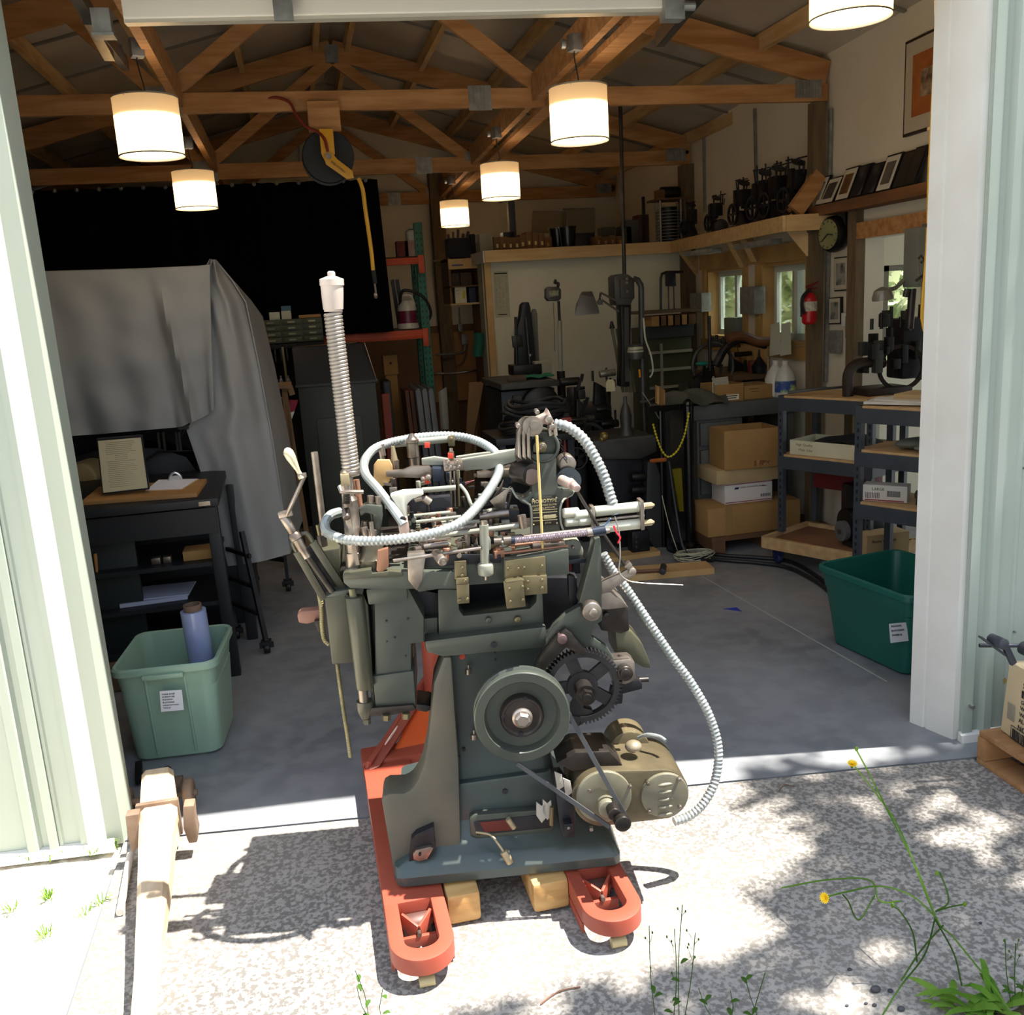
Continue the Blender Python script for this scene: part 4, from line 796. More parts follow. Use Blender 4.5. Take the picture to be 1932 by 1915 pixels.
# black composing stand ------------------------------------------
st=T('composing_stand','black wooden composing stand with open shelves under a slanted top','cabinet',(-.95,4.6,0)); stm=mat('black_painted_wood','#191a1f','#121317',.5,scale=5)
L0=P(150,968,4.42); R0_=P(408,950,4.42); xl,xr=-1.45,-.435; zt=.84
b=B(); b.quadbox([V((xl,4.36,zt)),V((xl,4.98,zt+.04)),V((xr,4.98,zt+.04)),V((xr,4.36,zt)),V((xl,4.36,zt+.035)),V((xl,4.98,zt+.075)),V((xr,4.98,zt+.075)),V((xr,4.36,zt+.035))]); ob('top_board',b,stm,st,bev=.003)
ob('top_rail',B().box(((xl+xr)/2,4.40,zt-.07),(xr-xl-.04,.03,.12)),stm,st); b=B(); b.box((xr-.06,4.355,zt+.017),(.05,.006,.02)); ob('label_holder',b,steel,st)
for x,y in ((xr-.03,4.42),(xr+.03,4.92),(xl+.03,4.42),(xl+.03,4.92)): ob('leg',B().bar((x,y,0),(x-.01,y,zt),.055,.05,up=(0,1,0)),stm,st,bev=.006)
for z in (.17,.37,.56): ob('shelf',B().box(((xr-.42),4.66,z),(.74,.5,.02)),stm,st)
ob('side_panel',B().box((-1.12,4.5,.45),(.56,.03,.6)),mat('dark_green_panel','#141d1d',rough=.5),st,bev=.003); ob('back_panel',B().box(((xl+xr)/2,4.96,.46),(1.0,.012,.7)),stm,st)
ob('bottom_rail',B().box(((xl+xr)/2,4.42,.15),(xr-xl-.06,.03,.05)),stm,st)
p=P(182,1072,4.46); ob('door_tool',B().lathe(p,(0.06,0,1),[(-.04,.004),(0,.007),(.05,.009),(.07,.008)],12),mat('wood_handle','#a8713c',rough=.5),st)
# things on the stand
def onstand(x,y): return PL(x,y,V((0,-.0645,1)),zt+.0355-.0645*4.36)
q=[onstand(*p_) for p_ in ((153,954),(372,938),(391,910),(188,925))]
drw=single('drawing_board',B().prism(q,(0,0,.018)),mat('wood_board','#a67a48','#946b3c',.6,scale=3,stretch=(1,7,7)),'light brown wooden board lying on the black composing stand','board',bev=.002)
q=[onstand(*p_)+V((0,0,.019)) for p_ in ((275,935),(345,932),(376,912),(300,914))]
cb=T('clipboard','clipboard with white sheet and metal clip on the brown board','clipboard',q[0])
ob('backing',B().prism(q,(0,0,.004)),pine,cb); ob('sheet',B().prism([a*.96+sum(q,V())/4*.04+V((0,0,.0045)) for a in q],(0,0,.001)),mat('white_sheet','#d8d8e0',rough=.8),cb)
p=P(331,905,4.70); b=B(); b.box(p+V((0,0,-.015)),(.11,.03,.006)); b.tube([p+V((-.03,0,-.01)),p+V((-.022,0,.02)),p+V((0,0,.034)),p+V((.022,0,.02)),p+V((.03,0,-.01))],.006,8,.005); b.box(p+V((0,0,.005)),(.045,.004,.03)); ob('clip',b,mat('chrome','#d8d8d8',rough=.25,metal=.8),cb)
fr=T('framed_notice','cream typed notice in a thin black frame leaning on the composing stand','picture frame',P(235,930,4.55))
q=[P(193,933,4.52),P(282,923,4.50),P(268,822,4.62),P(182,829,4.64)]
ob('frame',B().prism(q,(0,.02,.004)),blackp,fr); q2=[q[0]*.97+q[2]*.03,q[1]*.97+q[3]*.03,q[2]*.97+q[0]*.03,q[3]*.97+q[1]*.03]; q2=[p_+V((0,-.0025,0)) for p_ in q2]
ob('notice_sheet',B().prism(q2,(0,-.001,0)),mat('cream_sheet','#b5ab8c',rough=.8),fr)
b=B(); c0_,ux,uy=q2[3],(q2[2]-q2[3]),(q2[0]-q2[3])
for k in range(24):
    t=.05+k*.037; 
    if 6<k<10: a_,b_=.35,.65
    else: a_,b_=.14+.04*rnd.random(),.86-.2*rnd.random()
    b.bar(c0_+uy*t+ux*a_+V((0,-.002,0)),c0_+uy*t+ux*b_+V((0,-.002,0)),.0006,.0022)
ob('typed_line',b,mat('faint_print','#94896b',rough=.8),fr)
for x,y,w_,h_,d_,mm,lb,ct in ((374,1058,.13,.045,.12,card,'brown cardboard tray on the middle shelf of the composing stand','tray'),(295,1066,.04,.03,.04,steel,'small metal furniture block on the shelf of the composing stand, left of the tray','block'),(316,1064,.035,.03,.04,steel,'small metal block next to the cardboard tray in the composing stand','block')):
    p=P(x,y,4.47); single('tray' if ct=='tray' else 'metal_block',B().box((p.x,p.y+d_/2,.571+h_/2),(w_,d_,h_)),mm,lb,ct,bev=.002)
single('paper_stack',B().box((-.80,4.6,.3905),(.30,.24,.018),rz=.06).box((-.78,4.61,.402),(.30,.22,.006),rz=-.05),mat('bluish_paper','#a4a8c0',rough=.8),'stack of bluish-white papers on the lower shelf of the composing stand','papers')
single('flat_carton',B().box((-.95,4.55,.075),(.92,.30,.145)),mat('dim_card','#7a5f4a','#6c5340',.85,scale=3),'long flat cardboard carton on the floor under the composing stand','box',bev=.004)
# tote, left
totem=mat('sage_plastic','#8fac99','#87a491',.35,scale=2); totet=mat('teal_plastic','#185c50','#15554a',.35,scale=2)
def tote(name,label,c,ang,wt,dt,wb,db,h,m,rim=.022,group='plastic storage totes'):
    t=T(name,label,'tote',c,group); c=V(c); R=Matrix.Rotation(ang,3,'Z')
    def ring(z,w,d,r=.05,n=5):
        o=[]
        for cx,cy,a0 in ((w/2-r,d/2-r,0),(-w/2+r,d/2-r,90),(-w/2+r,-d/2+r,180),(w/2-r,-d/2+r,270)):
            for k in range(n+1): a=math.radians(a0+90*k/n); o.append(c+R@V((cx+r*math.cos(a),cy+r*math.sin(a),z)))
        return o
    b=B(); hs=h*.72
    L=[(0,wb-.03,db-.03),(.012,wb,db),(hs,wb+(wt-wb)*.7,db+(dt-db)*.7),(hs+.004,wt-.02,dt-.02),(h-.03,wt,dt),(h-.03,wt+rim,dt+rim),(h-.008,wt+rim,dt+rim),(h,wt+rim*.5,dt+rim*.5),(h-.004,wt-.008,dt-.008),(hs,wt-.04,dt-.04),(.02,wb-.02,db-.02)]
    rs_=[[b.b.verts.new(p) for p in ring(*l)] for l in L]
    for a,d in zip(rs_,rs_[1:]):
        for i in range(len(a)): b.b.faces.new((a[i],a[(i+1)%len(a)],d[(i+1)%len(a)],d[i]))
    b.b.faces.new(rs_[0][::-1]); b.b.faces.new(rs_[-1]); ob('tub',b,m,t)
    for s in (-1,1): ob('handle_lip',B().box(c+R@V((0,s*(dt/2+.012),h-.035)),(.15,.03,.018),rz=ang),m,t,bev=.002)
    b=B()
    for x in (-.045,.045):
        a=c+R@V((x*1.6,-(db+.01)/2,.03)); d=c+R@V((x*1.6,-(dt-.012)/2-.004,h-.03)); b.bar(a,d,.008,.012,up=(0,1,0))
    ob('moulded_rib',b,m,t,bev=.002); return t,R
a,c_=F(250,1445),F(420,1425)
ctr=(a+c_)/2; ang=math.atan2((c_-a).y,(c_-a).x); nv=V((-math.sin(ang),math.cos(ang),0))
wb_=(c_-a).length
tL=ctr+nv*.20; th=P(320,1270,(ctr-nv*.05).y).z
print('tote L',tL,ang,wb_,th)
tote('storage_tote','sage green plastic tote holding a stretch film roll, by the left jamb',(tL.x,tL.y,0),ang,.375,.43,.33,.36,.40,totem)
def note(x1,y1,x2,y2,Y,lines,par,skew=0):
    q=[P(x1,y2,Y),P(x2,y2-4,Y),P(x2-4,y1-3,Y),P(x1-3,y1,Y)]; ob('paper_label',B().prism(q,(0,-.0012,0)),mat('white_note','#dcdce0',rough=.8),par)
    b_=q[3]+V((.006,-.002,-.012)); xd=(q[2]-q[3]).normalized(); yd=(q[3]-q[0]).normalized()
    for k,(s,sz) in enumerate(lines): txt('note_writing',s,sz,q[3]+xd*.008-yd*(.016+k*(.011 if len(lines)>4 else .02))+V((0,-.0022,0)),xd,yd,ink,par)
toteL=bpy.data.objects['storage_tote']
p=ctr-nv*.035; note(304,1304,347,1343,p.y-.022,(('MAKE EDGE',.0085),('FURNITURE',.0085),('RIGGING',.009),('BLOCKING',.0085),('WEDGE PLYWOOD',.0065),('TOOLS',.0085)),toteL)
rl=T('stretch_film_roll','roll of bluish stretch film on a cardboard core, standing in the sage green tote','roll',tL+nv*.0+V((.10,.03,.03)))
fc=OR[rl.name]; b=B(); b.lathe(fc,(-.03,0,1),[(0,.05),(.50,.05)],30); ob('film',b,mat('blue_film','#8794bd','#9aa6cc',.25,.05,scale=4),rl)
b=B(); b.lathe(fc+V((-.0145,0,.49)),(-.03,0,1),[(0,.036),(.035,.036),(.035,.030),(0,.030)],24,cap=False); ob('core',b,mat('core_card','#6a5648',rough=.8),rl)
# second tote at the right jamb
a=F(1642,1262); tc_=V((2.49,3.40,0)); ar=math.radians(8)
tote('storage_tote','teal plastic tote standing behind the right door jamb, partly hidden',(a.x+.235,a.y+.13,0),ar,.46,.58,.38,.48,.385,totet)
toteR=bpy.data.objects['storage_tote.001']
note(1680,1177,1714,1213,a.y-.145,(('RIGGING',.012),('BLOCKING',.012),('(WHEELS)',.011)),toteR)
# cart and stool behind the stand
def caster(c,r=.04,m=blackp,par=None,name='caster'):
    b=B(); c=V(c); b.cylb(c+V((-.015,0,r)),c+V((.015,0,r)),r,n=20); b.box(c+V((0,0,r*2.1)),(.05,.05,.02)).bar(c+V((.02,0,r)),c+V((.02,0,r*2.1)),.004,.03).bar(c+V((-.02,0,r)),c+V((-.02,0,r*2.1)),.004,.03); return ob(name,b,m,par)
ct=T('wheeled_stool_frame','dark wheeled metal stand with rails behind the black composing stand','stand',(-.3,4.7,0))
for x,y in ((448,1205),(505,1232)):
    a=F(x,y); caster(a,.028,par=ct); ob('upright',B().bar(a+V((0,0,.06)),a+V((-.06,.1,.62)),.022,.022),black,ct)
a,c_=F(448,1205),F(505,1232)
for z in (.2,.34,.5): ob('rail',B().bar(a+V((-.02,.03,z)),c_+V((-.03,.05,z)),.015,.02),black,ct)
ct2=T('rolling_rack_base','black wheeled rack base deeper in the shop beneath the tarp edge','rack',F(540,1110))
for x,y in ((545,1115),(480,1105)): a=F(x,y); caster(a,.03,par=ct2); ob('upright',B().bar(a+V((0,0,.06)),a+V((0,.02,.6)),.02,.02),black,ct2)
ob('rail',B().bar(F(480,1105)+V((0,0,.2)),F(545,1115)+V((0,0,.2)),.015,.03),black,ct2)
# ---------------------------------------------------------------- centre left
olive=mat('olive_steel','#3c3f2a','#333624',.5,.2,scale=5); oliv2=mat('dark_olive_cabinet','#2a2c25','#23251f',.5,.1,scale=3)
Yc=7.2
dc=T('drawer_cabinet','olive steel small-parts drawer cabinet before the black curtain','cabinet',P(545,650,Yc))
a=P(455,652,Yc); c_=P(607,600,Yc); cw=c_.x-a.x; ch_=P(530,603,Yc).z-P(530,648,Yc).z; zc=P(530,648,Yc).z
ob('body',B().box(((a.x+c_.x)/2,Yc+.15,zc+ch_/2),(cw,.3,ch_)),olive,dc,bev=.003)
for i in range(4):
    for j in range(4):
        x=a.x+cw*(i+.5)/4; z=zc+ch_*(j+.5)/4; d_=ob('drawer',B().box((x,Yc-.004,z),(cw/4*.9,.012,ch_/4*.86)),olive,dc,bev=.001)
        ob('drawer_pull',B().box((x,Yc-.014,z),(.05,.01,.012)),brass,d_)
for x,y,w_,h_,mm,lb in ((518,594,.075,.055,mat('pale_box','#a9a99c',rough=.7),'small pale carton on the olive drawer cabinet, left one'),(540,592,.07,.06,MT['pale_box'],'small pale carton on the olive drawer cabinet under a blue box'),(540,584,.07,.035,mat('blue_box','#3a6070',rough=.7),'small blue box topmost on the olive drawer cabinet')):
    p=P(x,y,Yc+.1); z0=zc+ch_ if h_>.04 else zc+ch_+.0605
    single('small_box',B().box((p.x,Yc+.1,z0+h_/2+.0005),(w_,.08,h_)),mm,lb,'box',bev=.002)
p=P(585,600,Yc); single('brown_tray',B().box((p.x,Yc+.12,zc+ch_+.012),(.16,.15,.022)),card,'flat brown tray at the right end of the olive drawer cabinet top','tray',bev=.002)
rk=T('galley_rack','dark rack of hanging tools and slots below the olive drawer cabinet','rack',(P(530,900,Yc).x,Yc,0))
ob('frame',B().box(((a.x+c_.x)/2,Yc+.28,zc/2),(cw,.04,zc-.01)).box((a.x+.02,Yc+.1,zc/2),(.03,.3,zc-.01)).box(((a.x+c_.x)/2,Yc+.1,zc-.02),(cw,.3,.03)),mat('nearly_black','#0d0d10',rough=.8),rk)
for k in range(14): x=a.x+cw*(k+.5)/14; ob('hook',B().bar((x,Yc-.01,zc-.04),(x,Yc-.01,zc-.13),.008,.012),steeld,rk)
p,q=P(517,655,7.0),P(524,752,7.0); ob('wooden_bar',B().bar((P(504,655,7.0).x,7.0,p.z),(P(514,722,7.0).x,7.0,P(514,722,7.0).z),.025,.03),mat('red_brown_wood','#5c3a26',rough=.7),rk)
ob('light_bar',B().bar(P(533,655,7.0),P(543,735,7.0),.012,.015),mat('dull_yellow','#8a7f58',rough=.7),rk)
for x in (522,532,546): ob('small_bottle',B().lathe(P(x,730,6.9),(0,0,1),[(0,.014),(.05,.014),(.06,.006),(.08,.006)],12),mat('bottle_grey','#8c8a88',rough=.3),rk)
# wooden tray ladder (drying rack)
lr=T('tray_rack','narrow wooden rack of stacked dark trays beside the tarp','rack',P(520,1000,6.2)); Yl=6.2
zt_=P(530,727,Yl).z; z0_=0.0; x0,x1=P(500,730,Yl).x,P(545,730,Yl).x
woodr=mat('rack_wood','#8c6a45','#775836',.7,scale=4)
for (xa,ya,xb,yb) in ((536,727,560,960),(546,727,552,745)): ob('side_post',B().bar(P(xa,ya,Yl),P(xb,yb,Yl),.035,.03,up=(0,1,0)),woodr,lr)
ob('side_post',B().bar((P(544,800,Yl).x+.05,Yl,0),(P(536,727,Yl).x,Yl,zt_-.02),.03,.03,up=(0,1,0)),woodr,lr); ob('side_post',B().bar((x0-.02,Yl+.1,0),(x0-.02,Yl+.1,zt_),.03,.03,up=(0,1,0)),woodr,lr)
ob('top_board',B().bar(P(500,729,Yl),P(550,726,Yl),.3,.02),woodr,lr)
for k in range(11):
    y=752+k*22; ob('tray_rail',B().bar(P(500+k*2.2,y,Yl),P(540+k*2.2,y-1,Yl),.02,.015),woodr,lr); ob('tray',B().bar(P(503+k*2.2,y-9,Yl+.1),P(537+k*2.2,y-9,Yl+.1),.2,.05),MT['nearly_black'],lr)
p=P(553,765,6.0); b=B(); b.prism([P(x,y,6.3) for x,y in ((546,757),(562,757),(556,775),(546,778))],(0,.1,0)); ob('red_folder',b,mat('crimson','#8e1836',rough=.7),lr)
b=B(); b.prism([P(x,y,6.3) for x,y in ((546,779),(556,776),(550,792),(546,792))],(0,.1,0)); ob('white_folder',b,paper,lr)
# tall dark cabinet with top hood
kb=T('tall_cabinet','tall dark green cabinet with sloping black upper part, directly behind the spring column','cabinet',(P(640,900,6.6).x,6.6,0)); Yk=6.6
pts=[(560,728),(708,722),(722,835),(738,1010),(580,1010)]
zz=lambda x,y:P(x,y,Yk)
xL,xR=P(565,760,Yk).x,P(712,760,Yk).x; zm=P(640,725,Yk).z; ztp=P(640,652,Yk).z
ob('body',B().box(((xL+xR)/2,Yk+.25,zm/2),(xR-xL,.5,zm)),oliv2,kb,bev=.004); ob('door_panel',B().box(((xL+xR)/2-.01,Yk-.006,zm/2-.05),(xR-xL-.22,.014,zm-.35)),mat('cabinet_door','#32352a','#2b2d23',.5,scale=3),kb,bev=.004)
ob('hood',B().prism([V((xL-.01,Yk-.01,zm)),V((xR+.01,Yk-.01,zm)),V((xR-.05,Yk+.12,ztp)),V((xL-.01,Yk+.12,ztp))],(0,.35,0)),mat('hood_black','#111219',rough=.6),kb,bev=.004)
ob('cornice',B().box(((xL+xR)/2,Yk+.0,zm+.008),(xR-xL+.03,.05,.016)),oliv2,kb); ob('spine_rivets',B().bar((xR+.01,Yk-.012,zm-.01),(xR-.045,Yk+.11,ztp),.004,.012),steel,kb)
single('wooden_rail',B().bar(P(562,661,6.9),P(672,650,6.9),.05,.05),mat('rail_wood','#6b4325','#5b381e',.7,scale=4),'brown wooden rail above the dark cabinet','board',smooth_=False)
# pallet rack ------------------------------------------------------
rt=T('pallet_rack','green pallet rack with orange beams behind the curtain edge','rack',(P(818,850,8.0).x,8.0,0)); Yr=8.2
def upright(px,py,px2,py2,Y,zt):
    a=P(px,py,Y); x=a.x
    b=B(); b.box((x,Y,zt/2),(.07,.012,zt)).box((x-.033,Y+.03,zt/2),(.005,.06,zt)).box((x+.033,Y+.03,zt/2),(.005,.06,zt)); u=ob('upright',b,green,rt,smooth_=False)
    h=B()
    for k in range(int(zt/.05)-1):
        for s in (-.018,.018): h.box((x+s,Y-.0065,.06+k*.05),(.011,.002,.018))
    ob('slot',h,blackp,u,kind='stuff')
    return x
xr1=upright(788,420,0,0,8.2,P(788,420,8.2).z); xr2=upright(778,430,0,0,8.75,P(776,432,8.75).z)
for z in (.5,1.2,1.7): ob('brace',B().bar((xr1,8.25,z),(xr2,8.75,z+.3),.02,.03),green,rt)
for (y1,xl_,xr_,hh) in ((492,P(560,498,8.18).x,P(795,490,8.18).x,.055),(636,P(606,640,8.18).x,P(804,632,8.18).x,.075)):
    z=P(790 if y1<600 else 700,y1,8.18).z; b=B(); b.box(((xl_+xr_)/2,8.16,z),(xr_-xl_,.05,hh)); b.box(((xl_+xr_)/2,8.132,z-hh*.1),(xr_-xl_-.02,.008,hh*.4)); ob('beam',b,orange,rt,bev=.002)
    ob('beam_end_plate',B().box((xr_-.01,8.13,z-.03),(.05,.012,.15)),orange,rt,bev=.002); ob('shelf_deck',B().box(((xl_+xr_)/2,8.45,z+hh/2+.006),(xr_-xl_,.55,.012)),mat('dark_deck','#3a2f26',rough=.8),rt)
    if y1<600: zu=z+hh/2+.012
    else: zlw=z+hh/2+.012
for x,w_,h_,mm,lb in ((760,.10,.13,mat('red_carton','#7a2c24','#5e1f1a',.7,scale=20),'small red carton on the top orange beam of the pallet rack'),(776,.11,.13,mat('pinkish_carton','#94716a','#a38f86',.7,scale=12),'pinkish carton beside the red one on the top orange beam')):
    p=P(x,480,8.25); single('carton',B().box((p.x,8.28,zu+h_/2+.001),(w_,.12,h_)),mm,lb,'box',bev=.003)
p=P(777,450,8.3); single('white_tub',B().lathe((p.x,8.28,zu+.1325),(0,0,1),[(0,.05),(.07,.055),(.075,.05),(.085,.045)],20),mat('tub_white','#b5b0a8',rough=.5),'rounded white tub standing on the pinkish carton of the pallet rack','tub')
vc=T('shop_vacuum','small maroon and white vacuum cleaner with black hose on the lower orange beam','vacuum cleaner',(P(770,600,8.2).x,8.24,zlw)); c=OR[vc.name]
ob('tank',B().lathe(c,(0,0,1),[(.02,.07),(.03,.085),(.06,.085),(.062,.08),(.15,.078)],24),mat('maroon','#6e1d38',rough=.35),vc); ob('base_ring',B().lathe(c,(0,0,1),[(0,.09),(.02,.095),(.045,.088)],24),mat('vac_white','#c9c4bc',rough=.35),vc)
ob('lid',B().lathe(c,(0,0,1),[(.15,.082),(.165,.082),(.2,.075),(.235,.05),(.24,.02)],24),MT['vac_white'],vc); ob('handle',B().tube([c+V((-.05,0,.22)),c+V((-.03,0,.28)),c+V((.04,0,.27)),c+V((.07,0,.2))],.010,8,.01),MT['vac_white'],vc)
ob('hose',B().tube([c+V((-.06,-.02,.2)),c+V((-.02,-.05,.32)),c+V((.14,-.05,.26)),c+V((.2,-.03,.12)),c+V((.14,-.02,.03)),c+V((.06,-.02,.03))],.013,10,.012),blackp,vc)
for s in (0,1): p=P(752+9*s,560,8.3); single('standing_tube',B().bar((p.x,8.42,zlw),(p.x-.03,8.42,zlw+.42),.03,.03),blackp,'thin black upright tube behind the vacuum cleaner, %s of the pair'%('right' if s else 'left'),'tube')
# under the rack
bp_=P(740,690,9.0); 
wl=P(765,660,9.3); S('trim_20',B().box((P(790,700,10.3).x,10.36,.72),(2.6,.03,1.42)),mat('dark_ply','#7a5c40','#6b4f36',.8,scale=2),smooth_=False)
S('trim_21',B().box((P(855,700,10.2).x+.22,10.32,.98),(1.1,.03,.75)),mat('ply_light','#a5784c','#96693e',.7,scale=2),smooth_=False)
p=P(740,690,8.3); ob_=single('cardboard_carton',B().box((p.x,8.5,p.z),(.125,.14,.17)).box((p.x,8.5,(p.z-.085)/2),(.10,.1,p.z-.086)),card,'upright cardboard carton with a black mark, under the lower orange beam','box',bev=.002); 
ob('printed_mark',B().sph((p.x,8.428,p.z+.015),.012,8,(1,.1,1)),ink,ob_)
for k in range(3):
    xx=784+k*12; b=B(); q=[P(xx,738,7.7),P(xx+3,733,7.7),P(xx+8,733,7.7),P(xx+11,742,7.7),P(xx+21,840,7.7),P(xx+11,842,7.7)]; z=.0
    q=q[:4]+[V((q[4].x+.03,7.7,0)),V((q[5].x+.03,7.7,0))]; b.prism(q,(0,.55,0)); o=ob('folding_table',b,mat('table_grey','#6d6f74','#62646a',.5,scale=3),bev=.006)
    tag(o,('grey plastic folding table stored on edge below the rack, '+('leftmost of three','middle of three','rightmost of three')[k]),'folding table','folding tables stored on edge')
for k in range(2):
    xx=764+k*9; q=[P(xx,738,7.8),P(xx+7,737,7.8)]; q=q+[V((P(xx+17,842,7.8).x+.03,7.8,0)),V((P(xx+9,842,7.8).x+.03,7.8,0))]; o=ob('plank',B().prism(q,(0,.4,0)),mat('plank_red','#6b422c','#5c3823',.7,scale=4),bev=.002); tag(o,'reddish-brown plank standing upright left of the folding tables, %s one'%('left','right')[k],'plank','planks left of the folding tables')
for k,(x0,y0,x1,y1,mm,lb) in enumerate(((722,720,750,870,black,'black case standing under the rack beside the dark cabinet'),(727,745,733,770,mat('dull_red','#8e3b2c',rough=.6),'small red box in front of the black case'))):
    p=P((x0+x1)/2,(y0+y1)/2,7.6 if k==0 else 7.4); a_=P(x0,y0,7.6 if k==0 else 7.4); c2=P(x1,y1,7.6 if k==0 else 7.4)
    if k==0: single('black_case',B().box(((a_.x+c2.x)/2,7.75,a_.z/2),(c2.x-a_.x,.3,a_.z)),mm,lb,'case',bev=.01)
    else: single('red_box',B().box((p.x,7.5,a_.z/2),(.06,.08,a_.z)),mm,lb,'box',bev=.003)
# hose reel on the front truss --------------------------------------
hr=T('hose_reel','black hose reel on a yellow bracket hung from the nearest truss','hose reel',P(620,330,5.42)); Yh=5.42
c=P(619,298,Yh+.1); ob('reel_disc',B().lathe(c+V((0,.06,0)),(0,-1,0),[(0,.135),(.008,.14),(.012,.13),(.02,.08),(.09,.08),(.1,.13),(.104,.14),(.112,.135)],40),blackp,hr)
for r in (.095,.108,.12): ob('wound_hose',B().tube([c+V((r*math.cos(t*PI/12),.02,r*math.sin(t*PI/12))) for t in range(25)],.011,8),mat('black_rubber','#17171b',rough=.5),hr)
ym=mat('yellow_enamel','#d09a1e','#c08c18',.45,scale=6)
ob('mount_block',B().box(P(611,220,5.45),(.17,.05,.15)),wood,hr,smooth_=False,bev=.003)
ob('yellow_bracket',B().prism([P(x,y,Yh-.05) for x,y in ((602,243),(628,243),(632,290),(622,305),(612,302),(606,290))],(0,.012,0)),ym,hr,bev=.002); ob('yellow_bracket',B().prism([P(x,y,Yh-.062) for x,y in ((610,292),(624,285),(636,300),(665,322),(668,336),(655,338),(615,310))],(0,.012,0)),ym,hr,bev=.002)
b=B(); p=P(624,306,Yh-.064); xd=(P(660,334,Yh-.064)-P(624,306,Yh-.064)).normalized(); yd=V((0,-1,0)).cross(xd)*-1
txt('bracket_lettering','REELWORKS',.0155,p,xd,V((-xd.z,0,xd.x)),ink,hr)
boss_=P(620,294,Yh-.07); ob('hub_bolt',B().cyl(boss_,boss_+V((0,.03,0)),.016),steel,hr)
b=B(); b.tube([P(490,196,5.5),P(515,184,5.48),P(545,192,5.45),P(558,215,5.42),P(575,237,5.4),P(598,248,5.38),P(612,262,5.36),P(618,285,5.35)],.008,8,.02); ob('red_air_line',b,mat('dark_red_hose','#7a2418',rough=.5),hr)
b=B(); b.tube([P(676,336,5.5),P(684,356,5.5),P(690,400,5.5),P(700,470,5.5),P(704,510,5.5)],.0115,10,.02); ob('yellow_hose',b,yel,hr); ob('hose_end',B().tube([P(704,510,5.5),P(708,535,5.5)],.013,8),black,hr)
b=B(); b.tube([P(707,535,5.5),P(710,560,5.5)],.006,8); b.sph(P(709,558,5.5),.012,8,(1,1,1.6)); ob('air_chuck',b,steel,hr)
S('trim_22',B().prism([P(x,y,7.3) for x,y in ((563,268),(672,266),(673,305),(564,306))],(0,.004,0)) if 0 else B().bar(P(563,268,10.3),P(564,306,10.3),.02,.02),gal)
# ================================================================ BACK CENTRE: post area and shelves
pc_=T('wall_outlet','grey outlet boxes with conduit on the plywood wall','outlet',P(872,640,10.1))
for x,y,w_,h_ in ((868,618,.045,.085),(876,640,.06,.11)): ob('outlet_box',B().box(P(x,y,10.2),(w_,.04,h_)),gal,pc_,bev=.003)
ob('conduit',B().tube([P(877,650,10.2),P(876,662,10.2),P(862,667,10.15),P(822,670,10.1)],.012,8,.03),gal,pc_); ob('conduit',B().cyl(P(866,580,10.25),P(867,612,10.25),.008),gal,pc_)
for y,x1,lb in ((704,897,'lower'),): single('grab_rail',B().tube([P(820,706,10.3),P(822,705,10.0),P(860,704,10.0),P(897,698,10.0),P(897,698,10.3)],.014,8,.05),steel,'horizontal steel rail crossing the back wall post','rail')
single('wall_rod',B().tube([P(817,493,10.1),P(842,492,10.1)],.014,8),steel,'short chrome rod sticking out left of the back wall post','rod')
bs=T('plank_shelf','pine shelf between the post and the white partition holding a tool bag','shelf',P(875,500,8.4)); Ys=8.3
a,c_=P(845,497,Ys),P(905,493,Ys); zs=a.z+.045
ob('shelf_front',B().box(((a.x+c_.x)/2,Ys,a.z-.01),(c_.x-a.x,.04,.085)),pine,bs,smooth_=False,bev=.002); ob('shelf_board',B().box(((a.x+c_.x)/2,Ys+.35,zs-.02),(c_.x-a.x,.7,.02)),pine,bs); ob('label_tape',B().box((a.x+.08,Ys-.022,a.z-.02),(.10,.003,.014)),mat('blue_tape','#4a5078',rough=.7),bs)
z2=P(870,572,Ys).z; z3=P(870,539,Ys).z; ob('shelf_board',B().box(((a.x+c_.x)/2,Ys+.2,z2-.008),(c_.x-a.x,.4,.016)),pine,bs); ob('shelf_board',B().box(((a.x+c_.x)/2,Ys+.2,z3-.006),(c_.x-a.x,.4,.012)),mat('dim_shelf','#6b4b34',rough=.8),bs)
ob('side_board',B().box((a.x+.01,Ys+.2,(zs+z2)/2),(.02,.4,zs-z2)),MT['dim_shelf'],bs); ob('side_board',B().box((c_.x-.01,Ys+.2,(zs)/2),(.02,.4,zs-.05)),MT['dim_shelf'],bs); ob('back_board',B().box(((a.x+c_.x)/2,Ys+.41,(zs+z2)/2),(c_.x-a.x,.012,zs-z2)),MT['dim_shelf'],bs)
xm=(a.x+c_.x)/2; wd=c_.x-a.x
tbg=T('tool_bag','open black tool bag with pockets on the pine shelf','bag',(xm+.0,Ys+.15,zs)); c=OR[tbg.name]
ob('bag_body',B().box(c+V((-.02,0,.085)),(.20,.18,.17)).box(c+V((.11,.04,.10)),(.06,.16,.20)),mat('bag_black','#16161c',rough=.8),tbg,bev=.015); b=B()
for k in range(5): b.bar(c+V((-.10+k*.04,-.05,.16)),c+V((-.10+k*.045,-.03,.20+.02*(k%3))),.018,.022)
ob('tool',b,mat('tool_mixed','#5a4444','#3c3a44',.5,scale=40),tbg); ob('strap',B().tube([c+V((-.11,-.08,.14)),c+V((-.135,-.09,.07)),c+V((-.12,-.09,.01))],.008,6,.02),MT['bag_black'],tbg)
